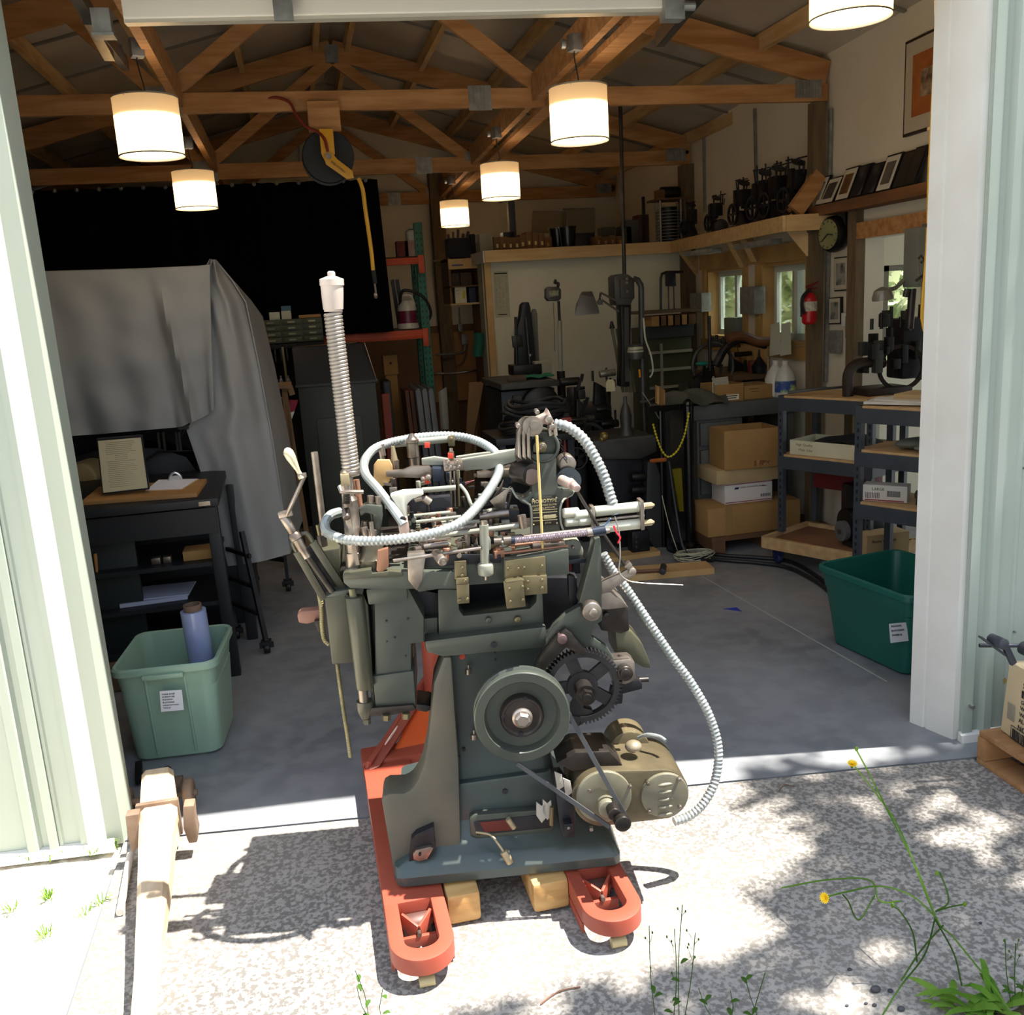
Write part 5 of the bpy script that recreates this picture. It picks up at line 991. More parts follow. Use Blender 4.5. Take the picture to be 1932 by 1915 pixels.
for x,w_,h_,mm,lb in ((868,.10,.14,mat('white_yellow_box','#c9c4a8','#d8d2b8',.7,scale=15),'white product box with a yellow tool picture on the lower shelf'),(890,.06,.13,mat('navy_box','#232540',rough=.6),'narrow navy box beside the white product box')):
    p=P(x,550,Ys+.08); o=single('product_box',B().box((p.x,Ys+.1,z2+h_/2),(w_,.1,h_)),mm,lb,'box',bev=.002)
    if w_>.08: ob('printed_picture',B().prism([V((p.x+.012+dx,Ys+.0485,z2+dz)) for dx,dz in ((0,.04),(.02,.035),(.03,.09),(.015,.12),(.005,.09))],(0,-.001,0)),mat('print_yellow','#c7b43c',rough=.7),o); ob('printed_line',B().bar((p.x-.04,Ys+.048,z2+.11),(p.x,Ys+.048,z2+.11),.001,.006).bar((p.x-.04,Ys+.048,z2+.085),(p.x-.005,Ys+.048,z2+.085),.001,.004),gink,o)
for x,w_,lb in ((858,.07,'small brown box on the middle dim shelf, left'),(878,.10,'wider brown box with a pale sticker on the middle dim shelf')):
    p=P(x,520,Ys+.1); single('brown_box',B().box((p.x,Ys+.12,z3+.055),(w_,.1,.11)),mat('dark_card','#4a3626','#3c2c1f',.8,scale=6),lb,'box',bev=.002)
single('leaning_board',B().prism([P(x,y,8.1) for x,y in ((885,722),(913,720),(901,800))]+[V((P(880,830,8.1).x,7.9,.01)),V((P(858,830,8.1).x,7.9,.01))],(0,.02,0)),mat('fibreboard','#8a6a48','#7c5d3e',.8,scale=2),'brown board leaning against the white partition end','board',smooth_=False)
jk=single('green_jacket',B().grid(lambda u,v:P(896+16*u+2*math.sin(v*5)+(v*2-3)*.5,628+45*v,8.05-.04*math.sin(PI*u)),10,10,.01),mat('teal_cloth','#1c5a4c',rough=.9),'teal jacket hanging at the partition end','jacket')
single('hanging_cloth',B().grid(lambda u,v:P(828+13*u+5*v,740+70*v-10*u*(1-v),8.0-.03*math.sin(PI*u)),6,10,.008),mat('dull_white','#a8a69e',rough=.6),'dull white curved cloth hanging low at the green rack upright','cloth')
# ---------------------------------------------------------------- white partition and its wrap-around shelf
Yp=7.98; xa_=P(925,600,Yp).x; xb_=wx(Yp)-.1; zsh=P(1000,470,7.85).z
print('partition',xa_,xb_,zsh)
S('wall_partition',B().box(((xa_+xb_)/2,Yp+.05,zsh/2-.02),(xb_-xa_,.1,zsh-.04)),mat('partition_white','#dcd8c6','#d2cdba',.8,scale=1.5),smooth_=False)
S('trim_23',B().box((xa_-.015,Yp+.02,zsh/2-.03),(.05,.2,zsh-.06)).box((xa_+.0,Yp-.02,zsh/2-.03),(.045,.04,zsh-.06)),pine,smooth_=False)
S('trim_24',B().box((xa_-.045,Yp+.08,zsh/2-.03),(.01,.2,zsh-.06)),mat('grey_stud','#9a9684',rough=.8),smooth_=False)
sh=T('long_shelf','long pine shelf over the white partition and along the right wall','shelf',(2.3,7.85,zsh-.05)); sf=mat('shelf_pine','#d0b080','#c09c68',.65,scale=3,stretch=(1,8,8))
cr0=P(1268,459,7.80); cr1=P(1482,403,5.42); 
zf=zsh-.045; p0=V((xa_-.05,7.80,zf)); p1=V((cr0.x,7.80,zf)); p2=V((cr1.x,5.42,zf+.0)); p3=V((wx(5.4)-.02,5.38,zf))
for a,c in ((p0,p1),(p1,p2),(p2,p3)): ob('front_board',B().bar(a,c,.035,.095),sf,sh,smooth_=False,bev=.002)
ob('end_board',B().bar(p0,p0+V((-.01,.5,0)),.03,.095),mat('pale_end','#bdb8ad',rough=.8),sh,smooth_=False)
b=B(); b.prism([V((p0.x,7.80,zf+.02)),V((p1.x,7.80,zf+.02)),V((p2.x,5.40,zf+.02)),V((wx(5.4)-.01,5.40,zf+.02)),V((wx(8.5)-.01,8.5,zf+.02)),V((p0.x,8.5,zf+.02))],(0,0,.018)); ob('shelf_board',b,sf,sh,smooth_=False)
def brace(x1,y1,x2,Y2,z2_,Y1): 
    a=P(x1,y1,Y1); ob('brace',B().bar(a,V((x2,Y2,z2_)),.045,.10),sf,sh,smooth_=False,bev=.002)
for a,c in ((P(1285,465,7.7),P(1322,515,7.85)),(P(1482,412,5.6),P(1534,475,5.52)),(P(1375,440,6.6),Wp(1405,497,.04)),(P(1400,432,6.35),Wp(1425,485,.04))): ob('brace',B().bar(a,c,.045,.09),sf,sh,smooth_=False,bev=.002)
for x1,y1,x2,y2,Y in ((1297,458,1352,447,6.9),(1395,440,1463,422,6.0)): 
    a,c=P(x1,y1,Y+.2),P(x2,y2,Y-.3); ft=single('fluorescent_fixture',B().bar(V((a.x,a.y,zf-.09)),V((c.x,c.y,zf-.09)),.09,.035),gal,'unlit strip light under the long shelf, %s one'%('left' if x1<1350 else 'right'),'light fixture','strip lights under the long shelf',bev=.004)
zs2=zf+.0395
# poster on partition
po=T('wall_poster','tall typographic poster in small grey print on the white partition','poster',P(948,598,Yp-.01)); q=[P(935,600,Yp-.004),P(963,598,Yp-.004),P(958,511,Yp-.004),P(930,512,Yp-.004)]
ob('sheet',B().prism(q,(0,-.002,0)),mat('poster_paper','#b8b39c',rough=.8),po); b=B(); c0_,ux,uy=q[3],q[2]-q[3],q[0]-q[3]
b.bar(c0_+ux*.08+uy*.05+V((0,-.004,0)),c0_+ux*.92+uy*.05+V((0,-.004,0)),.001,.010); b.bar(c0_+ux*.2+uy*.93+V((0,-.004,0)),c0_+ux*.8+uy*.93+V((0,-.004,0)),.001,.006); ob('heading',b,ink,po); b=B()
for i in range(4):
    for k in range(22):
        if rnd.random()<.2: continue
        b.bar(c0_+ux*(.07+.23*i)+uy*(.12+k*.034)+V((0,-.004,0)),c0_+ux*(.07+.23*i+.1+.09*rnd.random())+uy*(.12+k*.034)+V((0,-.004,0)),.001,.003)
ob('small_print',b,gink,po)
# boxes and objects along the shelf over the partition
def onsh(x,Y=8.0): 
    d=ray(x,470); return V((d.x/d.y*Y,Y,zs2))
Ysh=8.0
p=onsh(914); single('white_label_box',B().box(p+V((0,0,.075)),(.11,.2,.15)),mat('greyish_box','#8a8272','#7b7363',.8,scale=4),'greyish carton with white label at the left end of the long shelf','box',bev=.002)
bxm=mat('brown_carton','#6e4d2e','#5f4026',.8,scale=6)
for k,(x,w_,h_) in enumerate(((935,.07,.12),(948,.07,.12),(960,.07,.11),(972,.07,.11),(983,.06,.13),(995,.06,.15),(1007,.06,.14),(1019,.06,.13),(1030,.08,.10),(1125,.07,.09),(1138,.07,.08),(1151,.07,.09),(1165,.07,.08))):
    p=onsh(x); o=ob('parts_carton',B().box(p+V((0,0,h_/2)),(w_*.86,.16,h_)),bxm,bev=.002); ob('carton_label',B().box(p+V((0,-.082,h_*.4)),(.018,.003,.03)),mat('label_cream','#c9b278',rough=.8) if k<8 else card,o)
    tag(o,'small brown carton on the long shelf, %s'%('number %d from the left end'%(k+1) if 0 else ('standing at the far left of the row','second from the left of the row','third in the row','fourth, behind the upright bench tool','fifth, right of the upright bench tool','tallest one of the row','next right of the tallest one','eighth, ending the labelled cartons','wide one, left of the black buckets','first one right of the black buckets','second one right of the black buckets','third one right of the black buckets','fourth one right of the black buckets')[k]),'box','brown cartons on the long shelf')
ah=T('bench_shear','dark cast bench tool with tall upright head on the long shelf','tool',onsh(965,8.2)); c=OR[ah.name]
ob('base',B().box(c+V((0,0,.05)),(.16,.2,.10)).box(c+V((-.03,0,.13)),(.1,.12,.08)),black,ah,bev=.01); ob('column',B().box(c+V((.015,0,.27)),(.06,.07,.38)),mat('dull_iron','#35333a',rough=.6),ah,bev=.008); ob('head',B().cylb(c+V((-.07,0,.45)),c+V((.05,0,.46)),.028).sph(c+V((-.07,0,.45)),.035,10),MT['dull_iron'],ah)
for x,lb in ((1053,'black plastic bucket behind, left of the pair on the long shelf'),(1072,'black plastic bucket in front, right of the pair on the long shelf')):
    p=onsh(x,8.15 if x<1060 else 8.0); t=T('bucket',lb,'bucket',p,'black buckets on the long shelf'); ob('pail',B().lathe(p,(0,0,1),[(0,.058),(.17,.075),(.172,.082),(.182,.082)],28),mat('shiny_black','#111114',rough=.25),t)
for x1,x2,y1,y2,lb in ((1003,1070,398,440,'large clear plastic sheet leaning at the back wall behind the cartons, left'),(1060,1122,393,440,'large clear plastic sheet leaning at the back wall, behind the black buckets')):
    q=[P(x1,y2,9.9),P(x2,y2,9.9),P(x2,y1,9.95),P(x1+2,y1+1,9.95)]; o=ob('clear_sheet',B().prism(q,(0,.005,0)),mat('hazy_acrylic','#8f8a7c',rough=.15,alpha=.35)); tag(o,lb,'plastic sheet')
    ob('sheet_edge',B().tube([q[3],q[2],q[1]],.006,6),gal,o)
S('trim_25',B().box((P(1080,440,9.9).x,9.6,zs2-.03),(2.6,1.5,.03)),sf)
for k,(x,w_,h_,mm,lb) in enumerate(((1100,.18,.13,black,'low dark machine box on the long shelf right of the buckets'),(1145,.12,.17,mat('dark_greenish','#3a3f30',rough=.7),'dark green tin standing behind the cartons'),(1190,.13,.22,mat('dim_grey_box','#46443e',rough=.7),'dim grey box beside the hanging pipe on the long shelf'),(1210,.10,.26,mat('dim_red_box','#4a2a20',rough=.7),'tall dark red box left of the wire ring stand'),(1178,.10,.17,mat('dim_green_box','#3a4034',rough=.7),'dim green box at the left of the grey one'))):
    p=onsh(x,8.15); single('shelf_box',B().box(p+V((0,0,h_/2)),(w_,.15,h_)),mm,lb,'box',bev=.006)
# spinner of rings
rs=T('wire_spinner','round wire rack of steel rings topped by a black roll, on the shelf corner','rack',onsh(1263,7.95)); c=OR[rs.name]; H=.36
for k in range(4): a=k*PI/2+.6; ob('post',B().cyl(c+V((.125*math.cos(a),.125*math.sin(a),0)),c+V((.125*math.cos(a),.125*math.sin(a),H)),.009),gal,rs)
for k in range(10): ob('ring',B().tube([c+V((.115*math.cos(t*PI/12),.115*math.sin(t*PI/12),.03+k*.026)) for t in range(25)],.0045,6),mat('bright_wire','#b0b0b0',rough=.3,metal=.7),rs)
ob('core',B().cyl(c+V((0,0,.02)),c+V((0,0,.3)),.07),black,rs); ob('top_board',B().box(c+V((0,0,H)),(.30,.26,.015)),MT['dim_shelf'],rs); ob('black_roll',B().cylb(c+V((-.07,0,H+.06)),c+V((.10,0,H+.06)),.05,n=20),blackp,rs); ob('small_carton',B().box(c+V((-.08,0,H+.045)),(.06,.1,.075)),bxm,rs)
single('dark_stick_tool',B().box(onsh(1216,8.0)+V((0,0,.2)),(.02,.03,.40)),black,'dark upright stick tool left of the wire spinner','tool')
# small tabletop presses on the shelf along the right wall
def minipress(c,h,seed,label,ph=0):
    r=random.Random(seed); t=T('tabletop_press',label,'press',c,'small black presses on the shelf'); c=V(c); s=h/.45
    ob('base',B().box(c+V((0,0,.02*s)),(.13*s,.24*s,.04*s)).prism([c+V((-.03*s,y*s,z*s)) for y,z in ((-.11,.04),(.09,.04),(.11,.10),(.02,.16),(-.05,.12))],(.06*s,0,0)),black,t,bev=.004)
    ob('flywheel',B().lathe(c+V((-.10*s,.02*s,.13*s)),(1,0,0),[(0,.09*s),(.02*s,.09*s),(.02*s,.075*s),(0,.075*s),(0,.09*s)],24,cap=False).bar(c+V((-.09*s,-.06*s,.13*s)),c+V((-.09*s,.10*s,.13*s)),.01,.015).bar(c+V((-.09*s,.02*s,.05*s)),c+V((-.09*s,.02*s,.21*s)),.01,.015),black,t)
    b=B()
    for k in range(4): x,y=r.uniform(-.05,.05)*s,r.uniform(-.08,.08)*s; b.box(c+V((x,y,.24*s)),(.035*s,.05*s,r.uniform(.12,.2)*s))
    b.box(c+V((0,0,.26*s)),(.09*s,.12*s,.13*s)); ob('bed_and_platen',b,mat('press_dark','#101014','#1c1a1c',.5,.3,scale=15),t,bev=.003)
    for k in range(5): x,y=r.uniform(-.06,.06)*s,r.uniform(-.08,.08)*s; b=B(); b.cyl(c+V((x,y,.3*s)),c+V((x*1.2,y,r.uniform(.36,.45)*s)),.006*s); b.bar(c+V((x-.02*s,y,.4*s)),c+V((x+.03*s,y,.41*s)),.008*s,.008*s); ob('lever_post',b,black,t)
    ob('ink_disc',B().lathe(c+V((-.02*s,-.05*s,.37*s)),(0,-.6,1),[(0,.05*s),(.008*s,.05*s)],20),black,t)
lbs=['dark tabletop press crowded against the wire spinner','smaller tabletop press with a round wheel, left of the tall ones','tabletop press with a grey wheel, next right along the shelf','taller tabletop press in the middle of the shelf row','narrow tall tabletop press directly right of the middle one','farthest right tabletop press beside the curved wood brace']
for k,(x,Y,h) in enumerate(((1305,7.4,.33),(1352,7.0,.34),(1403,6.5,.40),(1442,6.1,.42),(1466,5.95,.43),(1503,5.62,.42))):
    d=ray(x,420); minipress(V((d.x/d.y*Y-.0,Y,zs2)),h*.95,k,lbs[k])
for k,(x,y,Y) in enumerate(((1392,432,6.6),(1345,440,7.0),(1475,415,5.8))): d=ray(x,420); single('grey_wheel_part',B().sph((d.x/d.y*Y+.02,Y-.10,zs2+.055),.055,16,(1,.8,1)),mat('dull_grey','#3c3a38',rough=.7),'dull grey rounded casting at the front of the shelf, '+('before the third press','before the second press','before the tall pair')[k],'casting','grey castings on the shelf')
b=B(); b.tube([P(1488,398,5.55),P(1510,372,5.55),P(1524,340,5.55),P(1530,310,5.55),P(1537,292,5.55)],.012,8,.03,rf=lambda s:.016-.004*s); single('bent_stick',b,woodr,'bent wooden handle propped against the post on the shelf','handle')
single('post_brace',B().bar(P(1500,398,5.48),P(1548,330,5.48),.04,.10),wood,'diagonal wood brace rising from the shelf to the post','brace',smooth_=False)
S('trim_26',B().bar(Wp(1424,205,.012),Wp(1428,402,.012),.02,.02),gal)
S('trim_27',B().bar(Wp(1328,245,.012),Wp(1330,400,.012),.02,.02),gal); S('trim_28',B().bar(Wp(1567,205,.02),Wp(1557,720,.02),.02,.02),gal)
# ================================================================ WINDOWS AND DOORWAY, right wall
vinyl=mat('vinyl_white','#c4ccc4',rough=.5); jamb=mat('pine_jamb','#b8935c','#a07a45',.6,scale=4)
for n_,(ya,yb) in enumerate(WIN,1):
    t=bpy.data.objects.new('window_%d'%n_,None); col.objects.link(t); t['kind']='structure'; OR[t.name]=V((0,0,0))
    X0=wx(ya); X1=wx(yb); xo=lambda Y,o:wx(Y)+o
    b=B()
    for Y in (ya+.012,yb-.012): b.box((xo(Y,.07),Y,(wz0+wz1)/2),(.15,.024,wz1-wz0))
    for z in (wz0+.012,wz1-.012): b.bar((xo(ya,.07),ya,z),(xo(yb,.07),yb,z),.15,.024)
    ob('window_jamb',b,jamb,t,smooth_=False)
    b=B()
    for Y in (ya+.04,yb-.04,(ya+yb)/2): b.box((xo(Y,.11),Y,(wz0+wz1)/2),(.04,.045,wz1-wz0-.05))
    for z in (wz0+.045,wz1-.045): b.bar((xo(ya,.11),ya+.02,z),(xo(yb,.11),yb-.02,z),.04,.045)
    ob('window_frame',b,vinyl,t,smooth_=False)
    ob('pane',B().bar((xo(ya,.115),ya+.03,(wz0+wz1)/2),(xo(yb,.115),yb-.03,(wz0+wz1)/2),.004,wz1-wz0-.06),glassm,t,smooth_=False)
# casing boards around the windows
b=B()
for ya,yb in WIN:
    for Y in (ya-.03,yb+.03): b.box((wx(Y,.012),Y,(wz0+wz1)/2+.02),(.03,.055,wz1-wz0+.22))
    b.bar((wx(ya-.115,.012),ya-.115,wz1+.06),(wx(yb+.115,.012),yb+.115,wz1+.06),.032,.12); b.bar((wx(ya-.115,.012),ya-.115,wz0-.05),(wx(yb+.115,.012),yb+.115,wz0-.05),.032,.09)
S('trim_30',b,jamb,smooth_=False)
# side room seen through the doorway, with a window of its own
RY=6.15; pw0,pw1=P(1668,500,RY),P(1748,500,RY); rz0=P(1690,690,RY).z; rz1=P(1690,500,RY).z
b=B(); xa=wx(RY)+.14
b.box(((xa+pw0.x)/2,RY+.05,1.3),(pw0.x-xa,.1,2.6)).box((pw1.x+1.0,RY+.05,1.3),(2.0,.1,2.6)).box(((pw0.x+pw1.x)/2,RY+.05,rz0/2),(pw1.x-pw0.x,.1,rz0)).box(((pw0.x+pw1.x)/2,RY+.05,(rz1+2.6)/2),(pw1.x-pw0.x,.1,2.6-rz1))
S('wall_side_room',b,mat('side_room_white','#d8d2bd',rough=.8),smooth_=False)
b=B(); 
for x in (pw0.x+.02,pw1.x-.02): b.box((x,RY+.03,(rz0+rz1)/2),(.04,.06,rz1-rz0))
for z in (rz0+.02,rz1-.02): b.box(((pw0.x+pw1.x)/2,RY+.03,z),(pw1.x-pw0.x,.06,.04))
S('window_3',b,mat('bronze_frame','#6f6a58',rough=.5),smooth_=False)
S('ceiling_side_room',B().box((4.9,4.6,2.62),(3.1,3.4,.05)),white,smooth_=False)
# shrubs outside the windows
def leaves(b,c,rx,ry,rz,n,s,r):
    for i in range(n):
        while 1:
            p=V((r.uniform(-1,1),r.uniform(-1,1),r.uniform(-1,1)))
            if p.length<1: break
        q=V(c)+V((p.x*rx,p.y*ry,p.z*rz)); a=V((r.gauss(0,1),r.gauss(0,1),r.gauss(0,.5))).normalized()*s*r.uniform(.6,1.3); e=a.cross(V((r.gauss(0,1),r.gauss(0,1),r.gauss(0,1)))).normalized()*a.length*.45
        b.b.faces.new([b.b.verts.new(v) for v in (q-a,q+e,q+a,q-e)])
def leafmat(name,c1,c2,tr_=.35):
    m=bpy.data.materials.new(name); m.use_nodes=True; n=m.node_tree; n.nodes.clear(); o=n.nodes.new('ShaderNodeOutputMaterial'); mx=n.nodes.new('ShaderNodeMixShader'); d=n.nodes.new('ShaderNodeBsdfDiffuse'); t=n.nodes.new('ShaderNodeBsdfTranslucent'); mx.inputs[0].default_value=tr_
    tc=n.nodes.new('ShaderNodeTexCoord'); nz=n.nodes.new('ShaderNodeTexNoise'); nz.inputs['Scale'].default_value=3; n.links.new(tc.outputs['Object'],nz.inputs[0]); r=n.nodes.new('ShaderNodeValToRGB'); r.color_ramp.elements[0].color=C(c1); r.color_ramp.elements[1].color=C(c2); r.color_ramp.elements[0].position=.4; r.color_ramp.elements[1].position=.6
    n.links.new(nz.outputs[0],r.inputs[0]); n.links.new(r.outputs[0],d.inputs[0]); n.links.new(r.outputs[0],t.inputs[0]); n.links.new(d.outputs[0],mx.inputs[1]); n.links.new(t.outputs[0],mx.inputs[2]); n.links.new(mx.outputs[0],o.inputs[0]); return m
lg=leafmat('shrub_leaf','#85966a','#c3cba6')
def shrub(c,rx,ry,h,n,s,seed,label,cat='shrub',group=None):
    t=T('leafy_shrub',label,cat,c,group); c=V(c); b=B(); r=random.Random(seed); leaves(b,c+V((0,0,h*.55)),rx,ry,h*.5,n,s,r); ob('foliage',b,lg,t,smooth_=False)
    b=B(); [b.tube([c,c+V((r.uniform(-.2,.2)*rx,r.uniform(-.2,.2)*ry,h*.3)),c+V((r.uniform(-.7,.7)*rx,r.uniform(-.7,.7)*ry,h*.8))],.02,5) for k in range(5)]; ob('stem',b,mat('bark','#5a4a38',rough=.9),t); return t
shrub((4.75,10.3,0),.7,1.1,3.0,2600,.10,1,'leafy green shrub outside the left window of the right wall')
shrub((4.9,8.2,0),.65,.8,3.0,1800,.11,2,'leafy green shrub outside the right window of the right wall')
shrub((6.4,9.0,0),.8,.7,2.8,2000,.09,3,'sunlit shrub seen through the window of the side room')
shrub((8.1,8.6,0),.8,.7,2.3,1500,.10,5,'second sunlit shrub behind the side room window, farther right')
# unseen tree added right of the driveway, its crown shaped to throw the dappled shade
tr_t=T('shade_tree','tall leafy tree right of the driveway, outside the view, crown shaped for dappled shade','tree',(5.6,.2,0)); tb_=B(); r=random.Random(11); tb_.tube([V((5.6,.2,0)),V((5.5,.3,2.5)),V((5.1,.6,5)),V((4.6,.9,7.6))],.16,12,.2,rf=lambda s:.2-.017*s)
for k in range(9): tb_.tube([V((5.2,.55,4.2+.3*k)),V((5.2+r.uniform(-1.6,1.0),.55+r.uniform(-1.2,1.2),5.4+.25*k)),V((5.0+r.uniform(-2.4,1.2),.6+r.uniform(-1.8,1.6),6.4+.2*k))],.035,6)
ob('trunk',tb_,MT['bark'],tr_t)
spots=[(F(1420,1590),.16),(F(1300,1490),.17),(F(1595,1418),.10),(F(1340,1425),.16),(F(1240,1640),.17),(F(1480,1410),.08),(F(1250,1720),.12),(F(1000,1830),.10),(F(870,1790),.10),(F(1180,1850),.05),(F(1040,1905),.05),(V((2.25,2.76,0))+V((.42,-.08,0))*-.0,.02)]
b=B(); r=random.Random(5); H0=6.5
def shadeD(x,y):
    d=1.0
    e=(x-(.95+.35*(y-1.7)))           # left of this line the sun is free
    if y<1.95: e=x-(-.25+.9*(y-1.45))
    d=min(1,max(0,e/.16+.35))
    for s,rr in spots:
        q=math.hypot(x-s.x,(y-s.y)); 
        if q<rr*1.0: d=0
        elif q<rr*1.5: d=min(d,(q/rr-1)*2)
    if y>2.7: d=min(d,.8)
    return d*(1 if noise.noise(V((x*2.4,y*2.4,7)))>-.36 else .3)
made=0
while made<13500:
    x,y=r.uniform(-.6,4.2),r.uniform(-.8,3.6)
    if r.random()>shadeD(x,y): continue
    z=H0+r.uniform(-.9,1.3); q=V((x+.42*z,y-.08*z,z)); a=V((r.gauss(0,1),r.gauss(0,1),r.gauss(0,.35))).normalized()*r.uniform(.05,.085); e=a.cross(V((r.gauss(0,.5),r.gauss(0,.5),1))).normalized()*a.length*.5
    b.b.faces.new([b.b.verts.new(v) for v in (q-a,q+e,q+a,q-e)]); made+=1
ob('crown',b,leafmat('tree_leaf','#3f5a2a','#5c7a3c',.2),tr_t,smooth_=False)
# ================================================================ CENTRE: presses and machines before the partition
iron=mat('oily_iron','#1b1a1b','#2b2826',.4,.5,scale=12); iron2=mat('grey_iron','#4a4946','#3a3937',.5,.4,scale=7)
def base(x,y,Y): p=P(x,y,Y); return V((p.x,p.y,0))
# black type cabinet with green cloth
p0=P(942,725,6.4); p1=P(1050,715,6.4); zt2=(p0.z+p1.z)/2
tc2=T('type_cabinet','black cabinet with a grey slab top before the white partition','cabinet',((p0.x+p1.x)/2,6.6,0)); w_=p1.x-p0.x
ob('body',B().box(((p0.x+p1.x)/2,6.72,zt2/2-.03),(w_*.94,.6,zt2-.06)),black,tc2,bev=.005); ob('top',B().box(((p0.x+p1.x)/2,6.70,zt2-.02),(w_,.72,.04)),mat('slab_grey','#4a4944','#35342f',.6,scale=6),tc2,bev=.003); ob('hinge',B().box((p0.x+.12,6.40,zt2-.15),(.06,.03,.12)),iron2,tc2)
ob('round_cover',B().lathe(P(1020,765,6.38),(0,-1,0),[(0,.14),(.03,.135),(.04,.12)],30),iron,tc2)
g=[P(985,722,6.45),P(1005,712,6.5),P(1035,702,6.8),P(1038,708,6.7),P(1005,722,6.5)]
p=P(1010,712,6.6); single('green_cloth',B().grid(lambda u,v:V((p.x-.10+.22*u+.03*v,6.50+.22*v+.03*math.sin(u*9),zt2+.012+.012*abs(math.sin(u*7+v*5)))),14,8,.004),mat('green_cloth','#1d6a4e',rough=.9),'crumpled green cloth on the black cabinet top','cloth')
p=P(972,716,6.6); single('brown_tray',B().box((p.x,6.55,zt2+.018),(.13,.16,.03),rz=-.2),mat('brown_tray','#4a3a28',rough=.7),'flat brown wooden tray left of the green cloth on the black cabinet','tray',bev=.002)
p=P(1024,687,6.95); single('white_carton',B().box((p.x,6.98,zt2+.05),(.13,.1,.09)),mat('greyish_white','#9d9886',rough=.8),'pale small carton at the back of the black cabinet top','box')
# arched tall tools on the cabinet
td=T('tall_bench_tool','tall black arched bench tool at the back of the black cabinet','tool',(P(992,680,7.0).x,7.02,zt2)); Yd=7.02
ob('body',B().prism([P(x,y,Yd) for x,y in ((975,690),(975,660),(976,620),(982,600),(985,575),(990,570),(998,570),(1001,580),(1003,600),(1008,640),(1011,680),(1000,692))],(0,.10,0)),black,td,bev=.006); ob('side_plate',B().prism([P(x,y,Yd-.03) for x,y in ((966,634),(985,632),(987,654),(968,656))],(0,.02,0)),steeld,td,bev=.002)
ob('column',B().cyl(P(975,690,Yd-.02),P(973,598,Yd-.02),.012),iron,td); ob('rod',B().cyl(P(1000,690,Yd-.04),P(992,600,Yd-.04),.008),iron2,td); ob('rod_collar',B().cyl(P(1000,672,Yd-.045),P(1000,668,Yd-.045),.013),steel,td)
ob('saddle',B().box((P(990,690,Yd).x,Yd,zt2+.04),(.22,.2,.08)),iron,td,bev=.008)
td2=T('round_top_gauge','grey round-topped upright bar beside the arched tool','tool',(P(1011,690,7.1).x,7.12,zt2)); ob('bar',B().prism([P(x,y,7.1) for x,y in ((1006,690),(1003,590),(1006,583),(1011,583),(1014,592),(1018,690))],(0,.03,0)),mat('bar_grey','#5e5c52',rough=.6),td2,bev=.003); ob('foot',B().box((P(1011,690,7.1).x,7.14,zt2+.025),(.16,.12,.05)),iron,td2,bev=.004)
sc_=T('weighing_column','square-headed instrument on a slim pole with a pale lower sleeve','instrument',base(1060,800,6.6)); Ys_=6.6
ob('head',B().prism([P(x,y,Ys_) for x,y in ((1031,545),(1036,541),(1054,541),(1059,546),(1059,563),(1054,568),(1036,568),(1031,562))],(0,.07,0)),iron2,sc_,bev=.006); ob('dial',B().prism([P(x,y,Ys_-.004) for x,y in ((1036,549),(1054,547),(1054,558),(1037,560))],(0,.004,0)),mat('dial_glass','#8d8c70','#4f503f',.3,scale=40),sc_)
ob('top_hook',B().tube([P(1052,541,Ys_),P(1054,535,Ys_),P(1046,533,Ys_),P(1049,528,Ys_)],.010,8,.01),iron,sc_); ob('pole',B().cyl(P(1054,568,Ys_),P(1057,632,Ys_),.010),iron,sc_); ob('sleeve',B().cyl(P(1056,605,Ys_),P(1058,700,Ys_),.017),mat('sleeve_grey','#8a887a',rough=.5),sc_)
ob('pole',B().cyl(P(1058,700,Ys_),V((P(1062,800,Ys_).x,Ys_,0)),.03),iron,sc_); ob('clamp',B().cylb(P(1050,724,Ys_-.03),P(1066,723,Ys_-.03),.018),steel,sc_); ob('wire',B().tube([P(1044,570,Ys_),P(1046,620,Ys_),P(1047,664,Ys_)],.002,5),iron2,sc_)
# standing press with pipe
sp=T('standing_press','tall standing machine with boxed head, bent pipe and rod rising to the truss','press',base(1190,870,6.1)); Ys2=6.1
ob('head',B().prism([P(x,y,Ys2) for x,y in ((1159,522),(1164,518),(1176,516),(1186,518),(1197,526),(1198,562),(1194,566),(1190,576),(1163,576),(1160,560))],(0,.14,0)),iron2,sp,bev=.008); ob('head_plate',B().prism([P(x,y,Ys2-.012) for x,y in ((1170,528),(1194,527),(1196,562),(1171,562))],(0,.012,0)),mat('head_plate','#3c3a38',rough=.5,metal=.3),sp,bev=.002)
for y in (526,534,550): a=P(1183,y,Ys2-.02); ob('bolt',B().cyl(a,a+V((0,.012,0)),.010),steel,sp)
ob('pipe',B().tube([P(1196,526,Ys2),P(1203,528,Ys2),P(1209,538,Ys2),P(1210,560,Ys2),P(1211,650,Ys2),P(1214,760,Ys2),P(1217,820,Ys2)],.020,10,.03),iron2,sp)
ob('column',B().prism([P(x,y,Ys2+.03) for x,y in ((1171,574),(1191,574),(1190,640),(1188,730),(1172,730),(1174,640))],(0,.10,0)),iron,sp,bev=.004); ob('rack',B().bar(P(1181,580,Ys2+.01),P(1183,720,Ys2+.01),.02,.03),iron2,sp)
ob('ceiling_rod',B().cyl(P(1178,518,Ys2+.05),V((P(1171,215,Ys2+.05).x,Ys2+.05,2.93)),.013),steeld,sp)
for k in range(4): ob('strut',B().bar(P(1155+k*9,620,Ys2+.2),P(1176+k*7,740,Ys2+.2),.012,.02),mat('strut_metal','#6b654e',rough=.5,metal=.3),sp)
ob('cap_bolt',B().cyl(P(1155,620,Ys2+.15),P(1154,606,Ys2+.15),.02,.008),iron,sp)
